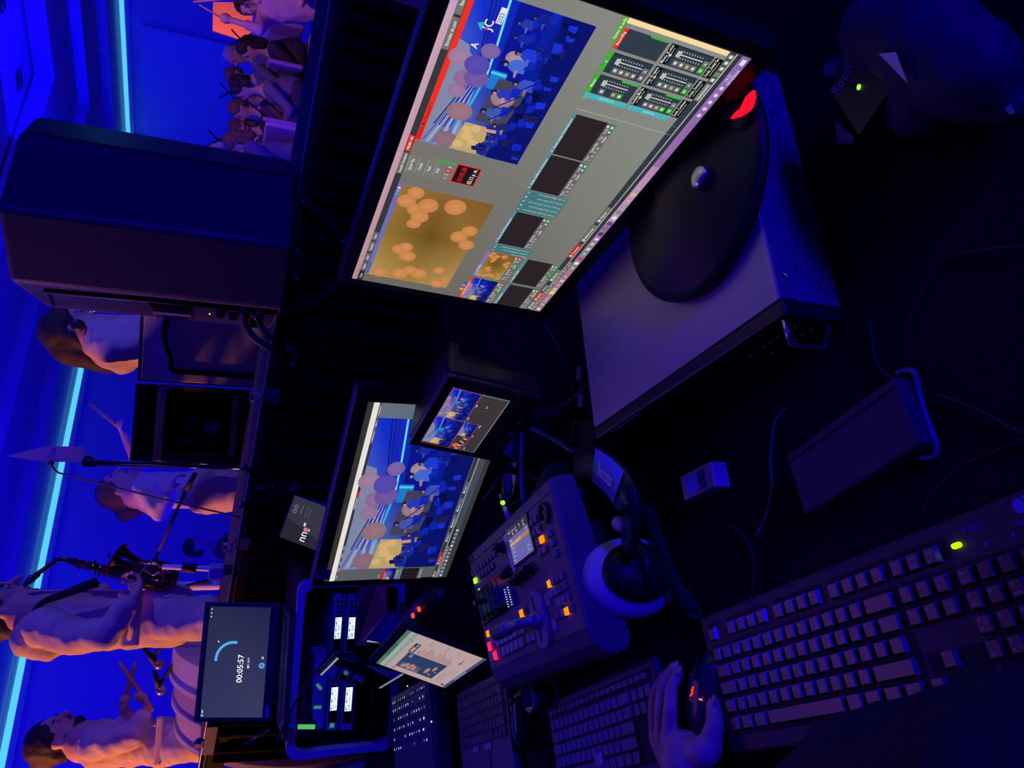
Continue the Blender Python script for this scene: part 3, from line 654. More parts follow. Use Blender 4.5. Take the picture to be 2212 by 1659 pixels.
# conductor at the top edge
d = 7.4; t = thing('person', 'conductor in pinkish coat at the top edge, arm raised with a thin stick', 'person', Matrix.Translation(at(760, 10, d)))
hp_ = head(t, at(536, 12, d), .115, V((-.75, -.6, 0)), hair=M_hair, hairstyle='short')
sh1 = at(575, 40, d); sh2 = at(585, -30, d); hip = at(690, -10, d)
bd = hp_+[('c', at(548, 10, d), at(572, 5, d), .05, .06), ('c', at(585, 5, d), hip, .12, .13), ('c', sh1, at(560, 62, d-.15), .05, .04), ('c', at(560, 62, d-.15), at(495, 42, d-.2), .038, .028), ('e', at(488, 40, d-.2), (.05, .05, .06)), ('c', sh2, at(640, -50, d), .045, .035), ('c', at(640, -50, d), at(650, 0, d-.25), .036, .028), ('e', at(652, 4, d-.27), (.05, .05, .04))]
for q in (-.1, .1):
    kk = V((hip.x+q, hip.y, .75)); bd += [('c', hip, kk, .085, .06), ('c', kk, V((kk.x, kk.y, .31)), .05, .04), ('c', V((kk.x, kk.y, .29)), V((kk.x-.05, kk.y-.15, .29)), .035, .03)]
blob('body', bd, M_skin, .016, t, 1)
blob('coat', [('c', at(595, 12, d), at(700, 0, d), .17, .20), ('c', sh1, sh2, .09, .09), ('c', sh1, at(560, 62, d-.15), .085, .06), ('c', sh2, at(640, -50, d), .08, .065), ('c', at(560, 62, d-.15), at(535, 54, d-.17), .06, .05), ('c', at(690, -10, d), V((hip.x, hip.y, .6)), .2, .16)], mat('pink_coat', (.50, .28, .36), .85, noise=.1), .02, t, 1, .04, .12)
b = B(); b.tube([at(484, 42, d-.2), at(430, 10, d-.3)], .008, M_wood); tag(b.build('baton'), 'thin pale stick held up by the conductor at the top edge', 'baton')
b = B(); b.tube([at(520, -5, d-.35), at(418, 4, d-.35)], .010, M_wood); tag(b.build('violin_bow'), 'pale bow raised nearly upright at the top left edge', 'bow')
# small red-shirted figures far away below the saxophone
t = seated(421, 1180, 8.6, 0, mat('red_cloth', (.30, .03, .04), .85), M_dk, M_hair, 'short', 'distant player in dark red shirt right of the saxophone bell', None)
def music_stand(x, y, d, lb):
    p = at(x, y, d); t = thing('music_stand', lb, 'music stand', Matrix.Translation(V((p.x, p.y, .25))), 'music stands in the band')
    b = B(); b.tube([p+V((-.10, 0, .12)), p+V((.10, 0, -.12))], .010, M_blackm); b.tube([p+V((.10, 0, .12)), p+V((-.10, 0, -.12))], .010, M_blackm); child(b.build('desk_frame'), t)
    b = B(); b.tube([p, V((p.x, p.y, .3))], .012, M_blackm); 
    for a in (0, 2.1, 4.2): b.tube([V((p.x, p.y, .42)), V((p.x+.22*math.cos(a), p.y+.22*math.sin(a), .262))], .008, M_blackm)
    child(b.build('tripod'), t)
music_stand(472, 303, 9.0, 'black folding music stand, its crossed frame above the round faced player')
music_stand(520, 85, 9.6, 'black folding music stand near the orange panel')
music_stand(495, 200, 10.2, 'black folding music stand behind the curly haired player')

# ================================================================== BIG SPEAKER
def xy(x, y, d): p = at(x, y, d); return V((p.x, p.y, 0))
zb = at(636, 385, 2.0).z
pp = [xy(629, 350, 2.12), xy(636, 386, 2.0), xy(622, 532, 1.88), xy(608, 668, 2.02), xy(594, 709, 2.42), xy(622, 420, 2.60)]
zt = zfor(pp[1], 38)
O = V((pp[1].x, pp[1].y, zb)); T = Matrix.Translation(O); sp = thing('loudspeaker', 'large black loudspeaker cabinet standing on the barrier seen from behind', 'loudspeaker', T)
lp = [(p.x-O.x, p.y-O.y) for p in pp]; H = zt-zb
M_spk = mat('speaker_shell', (.045, .045, .055), .45, noise=.1, nscale=80, bump=.1); M_spk2 = mat('speaker_back', (.30, .24, .27), .6, noise=.15, nscale=90, bump=.3)
b = B(); b.prism([lp[1], lp[2], lp[3], lp[4], lp[5], lp[0]][::-1], 0, H, M_spk); o = b.build('cabinet', sp)
bv = o.modifiers.new('b', 'BEVEL'); bv.width = .012; bv.segments = 3; bv.limit_method = 'ANGLE'
# rear panel between lp[3] and lp[4]
A_ = V((*lp[4], 0)); D_ = V((*lp[3], 0))-A_; W_ = D_.length; Tn = frame(A_, D_, (0, 0, 1)); TR = Tn.copy()
b = B(); b.box((W_/2, H/2, -.03), (W_, H*.985, .06), M_spk2, .006, TR); b.build('rear_panel', sp)
def rp(x, y):
    Wm = sp.matrix_world @ TR; n_ = Wm.to_3x3() @ V((0, 0, 1)); return Wm.inverted() @ onp(x, y, Wm.translation, n_)
def rbox(name, x, y, dx, dy, dz, mt, r=.003):
    p = rp(x, y); b = B(); b.box((p.x, p.y, dz/2), (dx, dy, dz), mt, r, TR); return b.build(name, sp)
p = rp(340, 650); q = rp(390, 650); b = B(); b.box((W_*.5, (p.y+q.y)/2, .001), (W_*.9, abs(p.y-q.y)*1.9, .004), M_gloss, .001, TR); b.box((W_*.5, (p.y+q.y)/2, .012), (W_*.12, abs(p.y-q.y)*1.7, .006), M_spk2, .001, TR); b.build('handle_recess', sp)
b = B(); b.tube([TR @ V((W_*.15, H*.96, .004)), TR @ V((W_*.85, H*.90, .006)), TR @ V((W_*.92, H*.45, .006)), TR @ V((W_*.92, H*.02, .006))], .006, M_black); b.build('groove', sp)
for i, (x, y) in enumerate(((476, 671), (503, 676))): 
    p = rp(x, y); b = B(); b.cyl(TR @ V((p.x, p.y, 0)), TR @ V((p.x, p.y, .02)), .014, .011, M_black); b.build('knob', sp)
p = rp(453, 660); b = B(); b.ell(TR @ V((p.x, p.y, .002)), .0025, LED_B, 8, 6); b.build('indicator_light', sp)
p = rp(453, 677); b = B(); b.ell(TR @ V((p.x, p.y, .002)), .0025, LED_G, 8, 6); b.build('indicator_light', sp)
# front grille seen on edge
G_ = V((*lp[1], 0)); Gd = V((*lp[0], 0))-G_; TG = frame(G_+V((0, 0, .02)), Gd, (0, 0, 1)); wg = Gd.length
b = B(); b.box((wg/2, H/2-.02, -.012 if False else .0), (wg*.95, H*.95, .012), mat('grille_mesh', (.05, .05, .08), .3, .8), .004, TG)
b.build('front_grille', sp)
b = B()
for i in range(60):
    for j in range(4):
        if (i*7+j*3) % 5 == 0: continue
        b.ell(TG @ V((wg*(.15+.2*j), H*(.12+.013*i)-.02, -.007)), .0016, M_steel, 5, 3)
b.build('grille_dots', sp)
b = B(); b.box((W_*.4, H*.1, .01), (.02, .03, .03), M_black, .003, TR); b.build('socket', sp)
for i, (pts) in enumerate((((527, 668), (530, 700), (548, 728), (575, 748), (590, 752)), ((556, 672), (562, 700), (575, 722), (588, 730)))):
    b = B(); b.tube(bez([at(x, y, 1.93+.02*k) for k, (x, y) in enumerate(pts)]), .009, M_rubber); b.tube([at(*pts[0], 1.92), at(pts[0][0]+2, pts[0][1]+16, 1.93)], .014, M_gloss)
    tag(b.build('speaker_cable'), ('thick black cable curving down from the speaker rear, upper of two' if i == 0 else 'short black cable from the speaker rear, nearer the barrier'), 'cable')

# ================================================================== WINE CABINET
def vbox(b, x0, x1, y0, y1, z0, z1, mt, T, r=.004): b.box(((x0+x1)/2, (y0+y1)/2, (z0+z1)/2), (abs(x1-x0), abs(y1-y0), abs(z1-z0)), mt, r, T)
d = 3.3; a = xy(420, 836, d); c = xy(420, 1000, d); ztop = zfor(a, 293)
T = frame(V((c.x, c.y, .25)), a-c, (0, 0, 1)); Wc = (a-c).length; Hc = ztop-.25     # x right, y up, z to camera
wc = thing('wine_cabinet', 'black wine cabinet with its door open and bottles inside', 'cabinet', T); Ti = T.inverted()
def wl(x, y): p = onp(x, y, T.translation, T.to_3x3() @ V((0, 0, 1))); return Ti @ p
yh0 = wl(336, 920).y; yh1 = wl(355, 920).y; ys0 = wl(500, 920).y; ys1 = wl(513, 920).y
M_trim = mat('copper_trim', (.45, .27, .22), .4, .3, noise=.1)
b = B(); D_ = .45
b.box((.02, Hc/2, -D_/2), (.04, Hc, D_), M_blackm, .004); b.box((Wc-.01, Hc/2, -D_/2), (.02, Hc, D_), M_blackm, .004); b.box((Wc/2, Hc/2, -D_+.01), (Wc, Hc, .02), M_blackm, .004)
b.box((Wc/2, (Hc+yh0)/2, -D_/2), (Wc, Hc-yh0, D_), M_gloss, .01); b.box((Wc/2, ys1/2-.0, -D_/2), (Wc-.04, ys1-.03, D_-.04), M_blackm, .004); b.build('carcass', wc)
b = B(); b.box((Wc/2, (yh0+yh1)/2, .003), (Wc-.01, yh0-yh1, .012), M_trim, .003); b.build('header_strip', wc)
b = B(); b.box((wl(350, 922).x, (yh0+yh1)/2, .011), (.035, .022, .006), M_trim, .002); b.build('thermostat', wc)
b = B(); b.box((Wc/2, (ys0+ys1)/2, -D_/2+.02), (Wc-.05, ys0-ys1, D_-.06), M_trim, .003); b.build('shelf', wc)
b = B(); b.box((Wc-.006, (yh1+ys1)/2, .004), (.008, yh1-ys1, .008), M_trim, .001); b.build('side_strip', wc)
# door opened to the right
e = xy(420, 660, 3.2); Wd = 0; TD = frame(T @ V((Wc+.01, 0, .0)), (V((e.x, e.y, 0))-V((a.x, a.y, 0))), (0, 0, 1)); Wd = (V((e.x, e.y, 0))-V((a.x, a.y, 0))).length
TL = Ti @ TD
M_door = mat('door_liner', (.42, .42, .55), .3, noise=.04)
b = B(); b.box((Wd/2, Hc/2, -.02), (Wd, Hc-.01, .04), M_blackm, .008, TL); b.box((Wd/2, Hc/2, .004), (Wd-.02, Hc-.04, .012), M_door, .006, TL); b.build('door', wc)
b = B(); r_ = .12; x0, x1, y1 = .06, Wd-.03, Hc-.13
pts = [(x0, .1, .014), (x0, y1-.03, .014)]+[(x0+(.03)*(1-math.cos(t_)), y1-.03+.03*math.sin(t_), .014) for t_ in (.5, 1.0)]+[(x0+.06, y1, .014)]+[(x0+.06+(x1-x0-.06)*t_, y1+.03*math.sin(PI*t_), .014) for t_ in (.2, .4, .6, .8)]+[(x1, y1-.01, .014), (x1, .1, .014)]
b.tube([TL @ V(p) for p in pts], .012, M_gloss, 8); b.build('door_gasket', wc)
for i, (x, y, lb) in enumerate(((490, 963, 'dark wine bottle with a blue glint, leftmost in the open cabinet'), (486, 928, 'dark wine bottle with a pale label, middle of the open cabinet'), (480, 905, 'dark wine bottle at the back right of the open cabinet'))):
    p = wl(x, y); zz = (-.10, -.16, -.24)[i]; sc = (1.0, .98, .95)[i]
    tb_ = thing('wine_bottle', lb, 'bottle', T @ Matrix.Translation((p.x-.01*i, ys0, zz)) @ Matrix.Rotation(-PI/2, 4, 'X'), 'bottles in the wine cabinet')
    b = B(); b.lathe([(r*sc, z*sc) for r, z in ((0, 0), (.036, .0), (.038, .01), (.038, .17), (.034, .20), (.016, .235), (.0135, .25), (.0135, .295))], M_gloss, 24); b.build('glass', tb_)
    b = B(); b.lathe([(r*sc, z*sc) for r, z in ((.0145, .255), (.015, .27), (.015, .30), (0, .301))], M_trim, 20); b.build('capsule', tb_)
    b = B(); b.lathe([(.0385*sc, .05*sc), (.0385*sc, .12*sc)], mat('bottle_label', (.3, .25, .35), .6) if i == 1 else M_blackm, 24); b.build('bottle_label', tb_)

# ================================================================== PADDLE ANTENNA
d = 2.6; t = thing('paddle_antenna', 'pale arrow shaped paddle antenna on a thin black pole', 'antenna', Matrix.Translation(at(205, 1000, d)))
M_pad = mat('antenna_grey', (.50, .48, .52), .6, noise=.05)
out = [(14, 985), (95, 964), (172, 965), (212, 993), (200, 998), (100, 998), (60, 993)]
pl = [at(x, y, d) for x, y in out]; nrm = (pl[2]-pl[0]).cross(pl[5]-pl[0]).normalized()*.006
b = B(); k = len(pl); b.add(pl+[p+nrm for p in pl], [tuple(range(k)), tuple(reversed(range(k, 2*k)))]+[(i, (i+1) % k, k+(i+1) % k, k+i) for i in range(k)], M_pad); child(b.build('board'), t)
b = B(); sg = -nrm*.2 if (pl[0]-CAM).dot(nrm) > 0 else nrm*1.2
def ap(x, y): return at(x, y, d)+sg
for q in ([(97, 984), (112, 967), (117, 968), (102, 985)], [(93, 984), (105, 983), (105, 986), (93, 987)]): b.add([ap(*p_) for p_ in q], [(0, 1, 2, 3)], M_lav)
for x, y in ((186, 988), (194, 988), (184, 991), (199, 991)): b.box(ap(x, y), (.008, .004, .008), M_blackm)
child(b.build('antenna_marks'), t)
b = B(); b.hull([at(176, 994, d-.03), at(178, 1008, d-.03), at(208, 1008, d-.03), at(210, 996, d-.03), at(176, 994, d+.02), at(178, 1008, d+.02), at(208, 1008, d+.02), at(210, 996, d+.02)], M_black); child(b.build('clamp'), t)
pe = at(560, 1010, d); b = B(); b.tube([at(205, 1000, d), pe, V((pe.x, pe.y, .26))], .0105, M_gloss); child(b.build('pole'), t)
b = B(); b.tube(bez([at(110, 998, d), at(112, 1006, d-.02), at(125, 1020, d-.03), at(145, 1026, d-.03), at(250, 1053, d-.05), at(400, 1090, d-.08), at(497, 1112, d-.1), at(520, 1118, d-.1)]), .0032, M_rubber, 6); b.ell(at(110, 1001, d), .010, M_blackm); tag(b.build('antenna_cable'), 'thin black cable running from the paddle antenna to the barrier', 'cable')

# ================================================================== SCREEN ARTWORK
ME_ = attr_emit(); MP_ = attr_paint()
def bokeh_art(P, x, y, w, h, seed=3, n_=1):
    P.grad(x, y, w*.55, h*.5, [(186, 154, 96), (150, 116, 52), (112, 84, 30), (170, 132, 70)]); P.grad(x+w*.55, y, w*.45, h*.5, [(150, 116, 52), (160, 116, 60), (140, 100, 48), (112, 84, 30)])
    P.grad(x, y+h*.5, w*.55, h*.5, [(170, 132, 70), (112, 84, 30), (150, 112, 52), (190, 150, 90)]); P.grad(x+w*.55, y+h*.5, w*.45, h*.5, [(112, 84, 30), (140, 100, 48), (130, 92, 46), (150, 112, 52)])
    for (a, b_, r) in ((.10, .93, .05), (.20, .80, .07), (.86, .10, .10), (.95, .16, .09), (.80, .22, .09), (.74, .30, .10), (.86, .34, .11), (.66, .27, .08), (.90, .62, .12), (.62, .82, .10), (.70, .90, .09), (.55, .95, .09), (.36, .24, .09), (.30, .36, .10), (.08, .36, .10), (.12, .58, .10), (.04, .86, .09), (.40, .30, .08), (.05, .12, .09), (.14, .46, .09)):
        P.disc2(x+w*a, y+h*b_, w*r*.62, h*r, (222, 150, 92), (206, 134, 78), 20)
def figure(P, x, y, s_, w, h, c, c2):
    """small seated player: head, torso, arm, chair"""
    P.poly([(x-s_*.5*w, y+s_*2.6*h), (x+s_*.6*w, y+s_*2.6*h), (x+s_*.55*w, y+s_*.9*h), (x+s_*.2*w, y+s_*.45*h), (x-s_*.25*w, y+s_*.45*h), (x-s_*.5*w, y+s_*1.0*h)], c)
    P.poly([(x-s_*.4*w, y+s_*1.3*h), (x-s_*1.0*w, y+s_*1.6*h), (x-s_*.95*w, y+s_*1.85*h), (x-s_*.3*w, y+s_*1.8*h)], c2)
    P.disc(x, y, s_*.27*w, s_*.42*h, (30, 24, 52), 10); P.disc(x-s_*.1*w, y+s_*.1*h, s_*.15*w, s_*.26*h, c2, 8)
    P.poly([(x-s_*.2*w, y+s_*2.4*h), (x+s_*.9*w, y+s_*2.2*h), (x+s_*.95*w, y+s_*3.4*h), (x+s_*.1*w, y+s_*3.5*h)], (18, 40, 190))
def stage_art(P, x, y, w, h, detail=1.0, brokeh=True):
    X = lambda a: x+w*a; Yy = lambda b_: y+h*b_
    P.grad(x, y, w, h, [(110, 140, 210), (20, 50, 215), (6, 16, 120), (10, 18, 110)])
    P.poly([(X(.56), Yy(.40)), (X(1), Yy(.34)), (X(1), Yy(.62)), (X(.56), Yy(.62))], (14, 22, 150))
    P.poly([(X(.0), Yy(0)), (X(.72), Yy(0)), (X(.70), Yy(.10)), (X(.34), Yy(.26)), (X(.0), Yy(.38))], (132, 142, 176))
    for k in range(6): P.poly([(X(.0), Yy(.05*k)), (X(0.02), Yy(.05*k+.03)), (X(.55), Yy(.27+.004*k)), (X(.55), Yy(.265+.004*k))], (170, 180, 205) if k % 2 else (84, 104, 196))
    for k in range(4): P.line([(X(1), Yy(.12+.035*k)), (X(.56), Yy(.24+.022*k)), (X(.15), Yy(.06+.05*k))], h*.012, (14+8*k, 30, 120+26*k))
    P.line([(X(1), Yy(.262)), (X(.72), Yy(.315)), (X(.555), Yy(.335)), (X(.36), Yy(.31)), (X(.18), Yy(.26))], h*.022, (40, 190, 250)); P.line([(X(1), Yy(.262)), (X(.72), Yy(.315)), (X(.555), Yy(.335))], h*.009, (170, 240, 255))
    P.poly([(X(.48), Yy(.37)), (X(.60), Yy(.36)), (X(.60), Yy(.50)), (X(.48), Yy(.52))], (30, 130, 215)); P.poly([(X(.575), Yy(.36)), (X(.59), Yy(.36)), (X(.59), Yy(.50)), (X(.575), Yy(.50))], (70, 220, 235))
    if brokeh:
        P.poly([(X(.25), Yy(.40)), (X(.56), Yy(.45)), (X(.56), Yy(.72)), (X(.25), Yy(.8))], (72, 68, 92))
        for (a, b_, r, c) in ((.62, .06, .11, (214, 160, 160)), (.50, .16, .10, (196, 130, 160)), (.41, .14, .09, (206, 146, 160)), (.52, .26, .12, (150, 100, 170)), (.60, .22, .12, (110, 80, 190)), (.70, .28, .09, (166, 120, 170)), (.28, .24, .13, (204, 142, 118)), (.06, .22, .12, (188, 130, 112)), (.70, .50, .09, (226, 180, 150)), (.44, .56, .12, (214, 156, 130))):
            c = tuple(int(v*.72+u*.28) for v, u in zip(c, (60, 80, 200))); P.disc2(X(a), Yy(b_), w*r*.5, h*r*.92, c, tuple(int(v*.93) for v in c), 20)
    P.poly([(X(0), Yy(.29)), (X(.22), Yy(.33)), (X(.22), Yy(.56)), (X(0), Yy(.60))], (196, 172, 112))
    for (a, b_, r) in ((.05, .35, .05), (.12, .40, .06), (.17, .38, .05), (.19, .45, .05), (.08, .48, .05)): P.disc(X(a), Yy(b_), w*r*.55, h*r, (226, 186, 124), 12)
    rr = random.Random(5)
    for i in range(int(16*detail)): 
        a = rr.uniform(.0, .24); b_ = rr.uniform(.50, .66); P.poly([(X(a), Yy(b_)), (X(a+.03), Yy(b_-.02)), (X(a+.05), Yy(b_+.12)), (X(a+.01), Yy(b_+.14))], rr.choice([(20, 26, 96), (34, 40, 150), (60, 56, 110), (210, 160, 130)]))
    P.poly([(X(0), Yy(.66)), (X(.3), Yy(.70)), (X(.62), Yy(.76)), (X(1), Yy(.72)), (X(1), Yy(1)), (X(0), Yy(1))], (12, 20, 112))
    for (a, b_, sz, c, c2) in ((.10, .58, .05, (26, 44, 150), (60, 70, 150)), (.17, .62, .05, (20, 34, 160), (70, 70, 140)), (.33, .44, .085, (70, 90, 180), (120, 110, 160)), (.47, .46, .08, (40, 60, 190), (200, 150, 140)), (.56, .60, .085, (60, 84, 200), (130, 110, 170)), (.66, .44, .09, (70, 110, 220), (150, 130, 170)), (.74, .50, .085, (34, 60, 220), (90, 100, 200)),
                            (.82, .42, .06, (24, 44, 170), (60, 80, 180)), (.90, .40, .06, (40, 60, 170), (90, 100, 180)), (.95, .50, .07, (20, 36, 150), (60, 70, 160)), (.25, .60, .07, (30, 40, 120), (180, 130, 120)), (.40, .68, .07, (16, 24, 110), (60, 50, 110)), (.78, .66, .07, (14, 26, 140), (40, 50, 140))):
        figure(P, X(a), Yy(b_), sz, w*.8, h*.8, c, c2)
    for i in range(int(34*detail)):
        a = rr.uniform(0, .95); b_ = rr.uniform(.70, .93); q = rr.uniform(.02, .06)
        P.poly([(X(a), Yy(b_)), (X(a+q), Yy(b_-.02)), (X(a+q*1.1), Yy(b_+.06)), (X(a+q*.2), Yy(b_+.065))], rr.choice([(10, 20, 96), (16, 40, 190), (24, 52, 215), (30, 30, 90), (8, 14, 70)]))
    for (a, b_) in ((.28, .52), (.36, .50), (.52, .66)): P.line([(X(a), Yy(b_)), (X(a+.13), Yy(b_+.2))], h*.012, (16, 20, 130))

# ================================================================== BIG MONITOR
def monitor(name, lb, TL, xa, up, w, h, bz, depth, parts=True):
    T = frame(TL, xa, up); t = thing(name, lb, 'monitor', T)
    b = B(); l, r, tp, bt = bz
    b.box((w/2+(r-l)/2, -h/2+(tp-bt)/2, -depth/2-.002), (w+l+r, h+tp+bt, depth), M_black, .006, seg=3); b.build('housing', t)
    b = B()
    for c_, d_ in (((w/2+(r-l)/2, tp/2, -.0025), (w+l+r, tp, .008)), ((w/2+(r-l)/2, -h-bt/2, -.0025), (w+l+r, bt, .008)), ((-l/2, -h/2, -.0025), (l, h, .008)), ((w+r/2, -h/2, -.0025), (r, h, .008))): b.box(c_, d_, M_black, .0015)
    b.build('bezel', t)
    return t, T
W, H = .5313, .2989
t, T = monitor('computer_monitor', 'large monitor on a round base with video mixing software, nearest screen', (.138, 1.098, 1.183), (.415, -.91, -.001), (.059, .026, .998), W, H, (.016, .016, .018, .022), .03)
P = Pan(W, H, ME_, .92, .0015)
P.grad(0, 0, 100, 100, [(112, 106, 100), (132, 130, 124), (148, 152, 146), (112, 112, 106)])
P.grad(0, 0, 100, 2.4, [(196, 150, 158), (212, 172, 196), (206, 168, 192), (188, 142, 150)])
P.rect(0, 2.4, 100, 2.5, (56, 58, 66))
for x, w_, tx, c in ((.3, 4, 'Preset', (40, 42, 48)), (5, 4, 'Nuevo', (110, 108, 110)), (9.5, 4, 'Abrir', (110, 108, 110)), (14.3, 4.7, 'Guardar', (110, 108, 110)), (19.6, 3.6, 'Otro', (110, 108, 110)), (46.6, 7.2, 'Pantalla Completa', (110, 108, 110)), (54.2, 5, 'STREAM 1 REC', (214, 40, 40)), (82.4, 7.2, 'Entradas de pan', (120, 120, 118)), (90.2, 6.0, 'Basico', (120, 120, 118))):
    P.rect(x, 2.5, w_, 2.2, c); P.text(x+w_/2, 4.2, 1.1, tx, (240, 236, 226), 'c', maxw=w_*.9)
P.text(1, 1.8, 1.1, 'Preset - mixer', (160, 120, 130))
# preview
P.z = P.base+.00004
P.rect(3.6, 4.9, 39.6, 1.9, (112, 112, 192)); P.text(4.2, 6.3, 1.2, 'Loop Charlas', (60, 60, 120))
for k, c in enumerate(((70, 190, 120), (150, 150, 220), (220, 220, 235))): P.disc(39.6+1.1*k, 5.85, .4, .65, c, 10)
bokeh_art(P, 3.6, 6.8, 39.6, 39.2)
# transition buttons
P.z = P.base+.00004
for k, tx in enumerate(('Quick Play', 'Cortar', 'Fade', 'FTB')):
    y = 5.5+3.6*k; P.rect(47.7, y, 5.4, 3.0, (122, 124, 122)); P.rect(47.7, y, 5.4, .3, (150, 150, 148)); P.text(50.4, y+2.0, 1.15, tx, (238, 236, 226), 'c')
for k in range(4):
    P.rect(47.9+1.28*k, 20.4, 1.15, 2.4, (214, 40, 40) if k == 2 else (122, 124, 122)); P.text(48.45+1.28*k, 22.2, 1.3, str(k+1), (240, 236, 226), 'c')
P.rect(53.5, 15.2, .45, 8.0, (40, 190, 60))
P.rect(47.8, 24.0, 6.3, 10.0, (232, 44, 44)); P.rect(48.1, 24.5, 5.7, 9.0, (36, 20, 26))
P.text(50.95, 28.3, 2.0, '03:05:28', (240, 40, 50), 'c', maxw=4.8); P.text(50.95, 32.5, 1.9, '02:13 p. m.', (250, 244, 236), 'c', maxw=5.2)
# program
P.z = P.base+.00004
P.rect(58.2, 4.9, 41.8, 2.0, (250, 50, 34)); P.text(58.8, 6.4, 1.3, 'Decklink Mini Recorder 1', (150, 20, 20))
stage_art(P, 58.2, 6.9, 38.1, 38.9)
P.poly([(88.6, 12.2), (90.0, 10.2), (90.6, 12.4)], (40, 190, 200)); P.text(89.0, 15.0, 2.9, 'JC', (250, 250, 255)); P.disc(89.4, 13.4, .35, .6, (230, 70, 130), 8); P.rect(91.0, 15.4, 3.4, 2.0, (240, 240, 250)); P.text(91.2, 17.1, 1.4, '2023', (40, 70, 200), maxw=3.0)
P.text(84.6, 13.2, 2.4, 'A', (250, 250, 255))
# input tiles
def tile(x, y0, w_, num, name, hc, art, row2=False, live=False):
    P.z = P.base+.00004; P.rect(x, y0, w_, 1.5, hc); P.text(x+.4, y0+1.2, 1.0, num+'   '+name, (236, 236, 224), maxw=w_*.85)
    ph = 12.6
    if art == 'k': P.rect(x, y0+1.5, w_, ph, (44, 36, 40))
    elif art == 's': stage_art(P, x, y0+1.5, w_, ph, .5)
    else: bokeh_art(P, x, y0+1.5, w_, ph)
    y = y0+1.5+ph
    P.rect(x, y, w_, 3.6, (104, 104, 104))
    for k, tx in enumerate(('Close', 'Quick Play', 'Cut', 'Loop')): P.text(x+.4+(0, 2.7, 6.8, 8.8)[k], y+1.5, .95, tx, (236, 234, 222))
    for k, tx in enumerate(('1', '2', '3', '4')): P.rect(x+.3+1.3*k, y+1.9, 1.1, 1.4, (124, 124, 122)); P.text(x+.85+1.3*k, y+3.0, .95, tx, (236, 234, 222), 'c')
    P.rect(x+6.4, y+1.9, 2.4, 1.4, (40, 170, 50) if live else (124, 124, 122)); P.text(x+7.6, y+3.0, .95, 'Audio', (236, 234, 222), 'c')
    P.rect(x+w_-1.6, y+1.8, 1.3, 1.6, (212, 44, 50) if live else (50, 168, 56)); P.disc(x+w_-.95, y+2.6, .3, .5, (225, 235, 220), 8)
    P.disc(x+w_-2.3, y+2.6, .3, .5, (235, 235, 230), 8); P.rect(x+w_-1.2, y+.4, .6, .9, (235, 235, 230))
for k, c in enumerate(((214, 44, 50), (40, 160, 50), (236, 170, 60), (190, 50, 150), (60, 190, 205), (60, 80, 190))): P.rect(2.4+1.05*k, 52.4, .95, 1.9, c)
teal = (86, 142, 156); TP = [('1', 'Decklink Mini Rec 1', (244, 46, 34), 's', 0), ('2', 'Loop Charlas', (126, 120, 200), 'b', 12.5)]
tile(0, 54.7, 11.5, '1', 'Decklink Mini Recorder 1', (244, 46, 34), 's', live=True); P.rect(11.7, 61, .35, 9, (60, 190, 60))
tile(12.5, 54.7, 12.3, '2', 'Loop Charlas', (126, 120, 200), 'b', live=True)
tile(29, 56.0-.6, 13.6, '6', 'Zocalo_Daniel Gonzalez.mov', teal, 'k'); tile(51.3, 54.9, 12.3, '12', 'Zocalo_Guillermo Charlas.mov', teal, 'k'); tile(64, 54.9, 12.2, '13', 'Zocalo_Sergio Hernandez.mov', teal, 'k')
tile(0, 73.8, 11.3, '10', 'JC_MASKmov', teal, 'k'); tile(12.4, 73.8, 12.2, '11', 'Marco Charlas', teal, 'k', live=False)
P.rect(12.4+7.0, 89.8, 2.3, 1.4, (40, 170, 50))
for k in range(3):
    P.rect(25.2+1.25*k, 55.6, 1.1, 18.5, (62, 122, 130)); P.text(25.75+1.25*k, 57.3, 1.2, str(3+k), (230, 236, 226), 'c'); P.text(25.5+1.25*k, 73.4, .9, ('Mosca_JC.mov', 'Zocalo_Conductor.mov', 'Zocalo_Fernando Vald.mov')[k], (190, 214, 206), rot=PI/2)
for k in range(5):
    P.rect(43.1+1.6*k, 55.6, 1.45, 18.5, (62, 122, 130)); P.text(43.8+1.6*k, 57.3, 1.2, str(7+k), (230, 236, 226), 'c'); P.text(44.1+1.6*k, 73.4, .9, ('Zocalo_Rolando Ramirez.mov', 'Zocalo_Rosa Moreno.mov', 'Zocalo_Nicolas Alarcon.mov', 'Zocalo_Jose Ulloa.mov', 'Zocalo_Miguel Diaz.mov')[k], (190, 214, 206), rot=PI/2)
# bottom bars
P.z = P.base+.00004
P.rect(0, 91.9, 100, 2.5, (52, 60, 70))
for x, w_, tx, c in ((.4, 4.6, 'Nueva entrada', (118, 118, 114)), (5.2, 5.6, 'Remoto', (214, 40, 40)), (16.5, 6.2, 'Externo', (118, 118, 114)), (29.0, 6.6, 'Comenzar', (220, 36, 40)), (36.6, 7.6, 'MultiCorder', (118, 118, 114)), (45.2, 6.4, 'PlayList', (118, 118, 114))):
    P.rect(x, 92.1, w_, 2.1, c); P.disc(x+.9, 93.15, .42, .7, (236, 236, 226), 10); P.text(x+1.8, 93.7, 1.1, tx, (238, 236, 226), maxw=w_-2.2)
P.text(11.2, 93.7, 1.2, '00:02:33', (226, 226, 220)); P.rect(0, 94.5, 100, .28, (226, 222, 206)); P.rect(0, 94.8, 100, 1.8, (48, 56, 66))
P.text(.2, 96.2, 1.1, 'EX 1080p 30  FPS  Render Time: 3 ms  Main Memory 57%  GPU Memory 22%  CPU: vMix 17%  Total 33 %', (236, 236, 226), maxw=27)
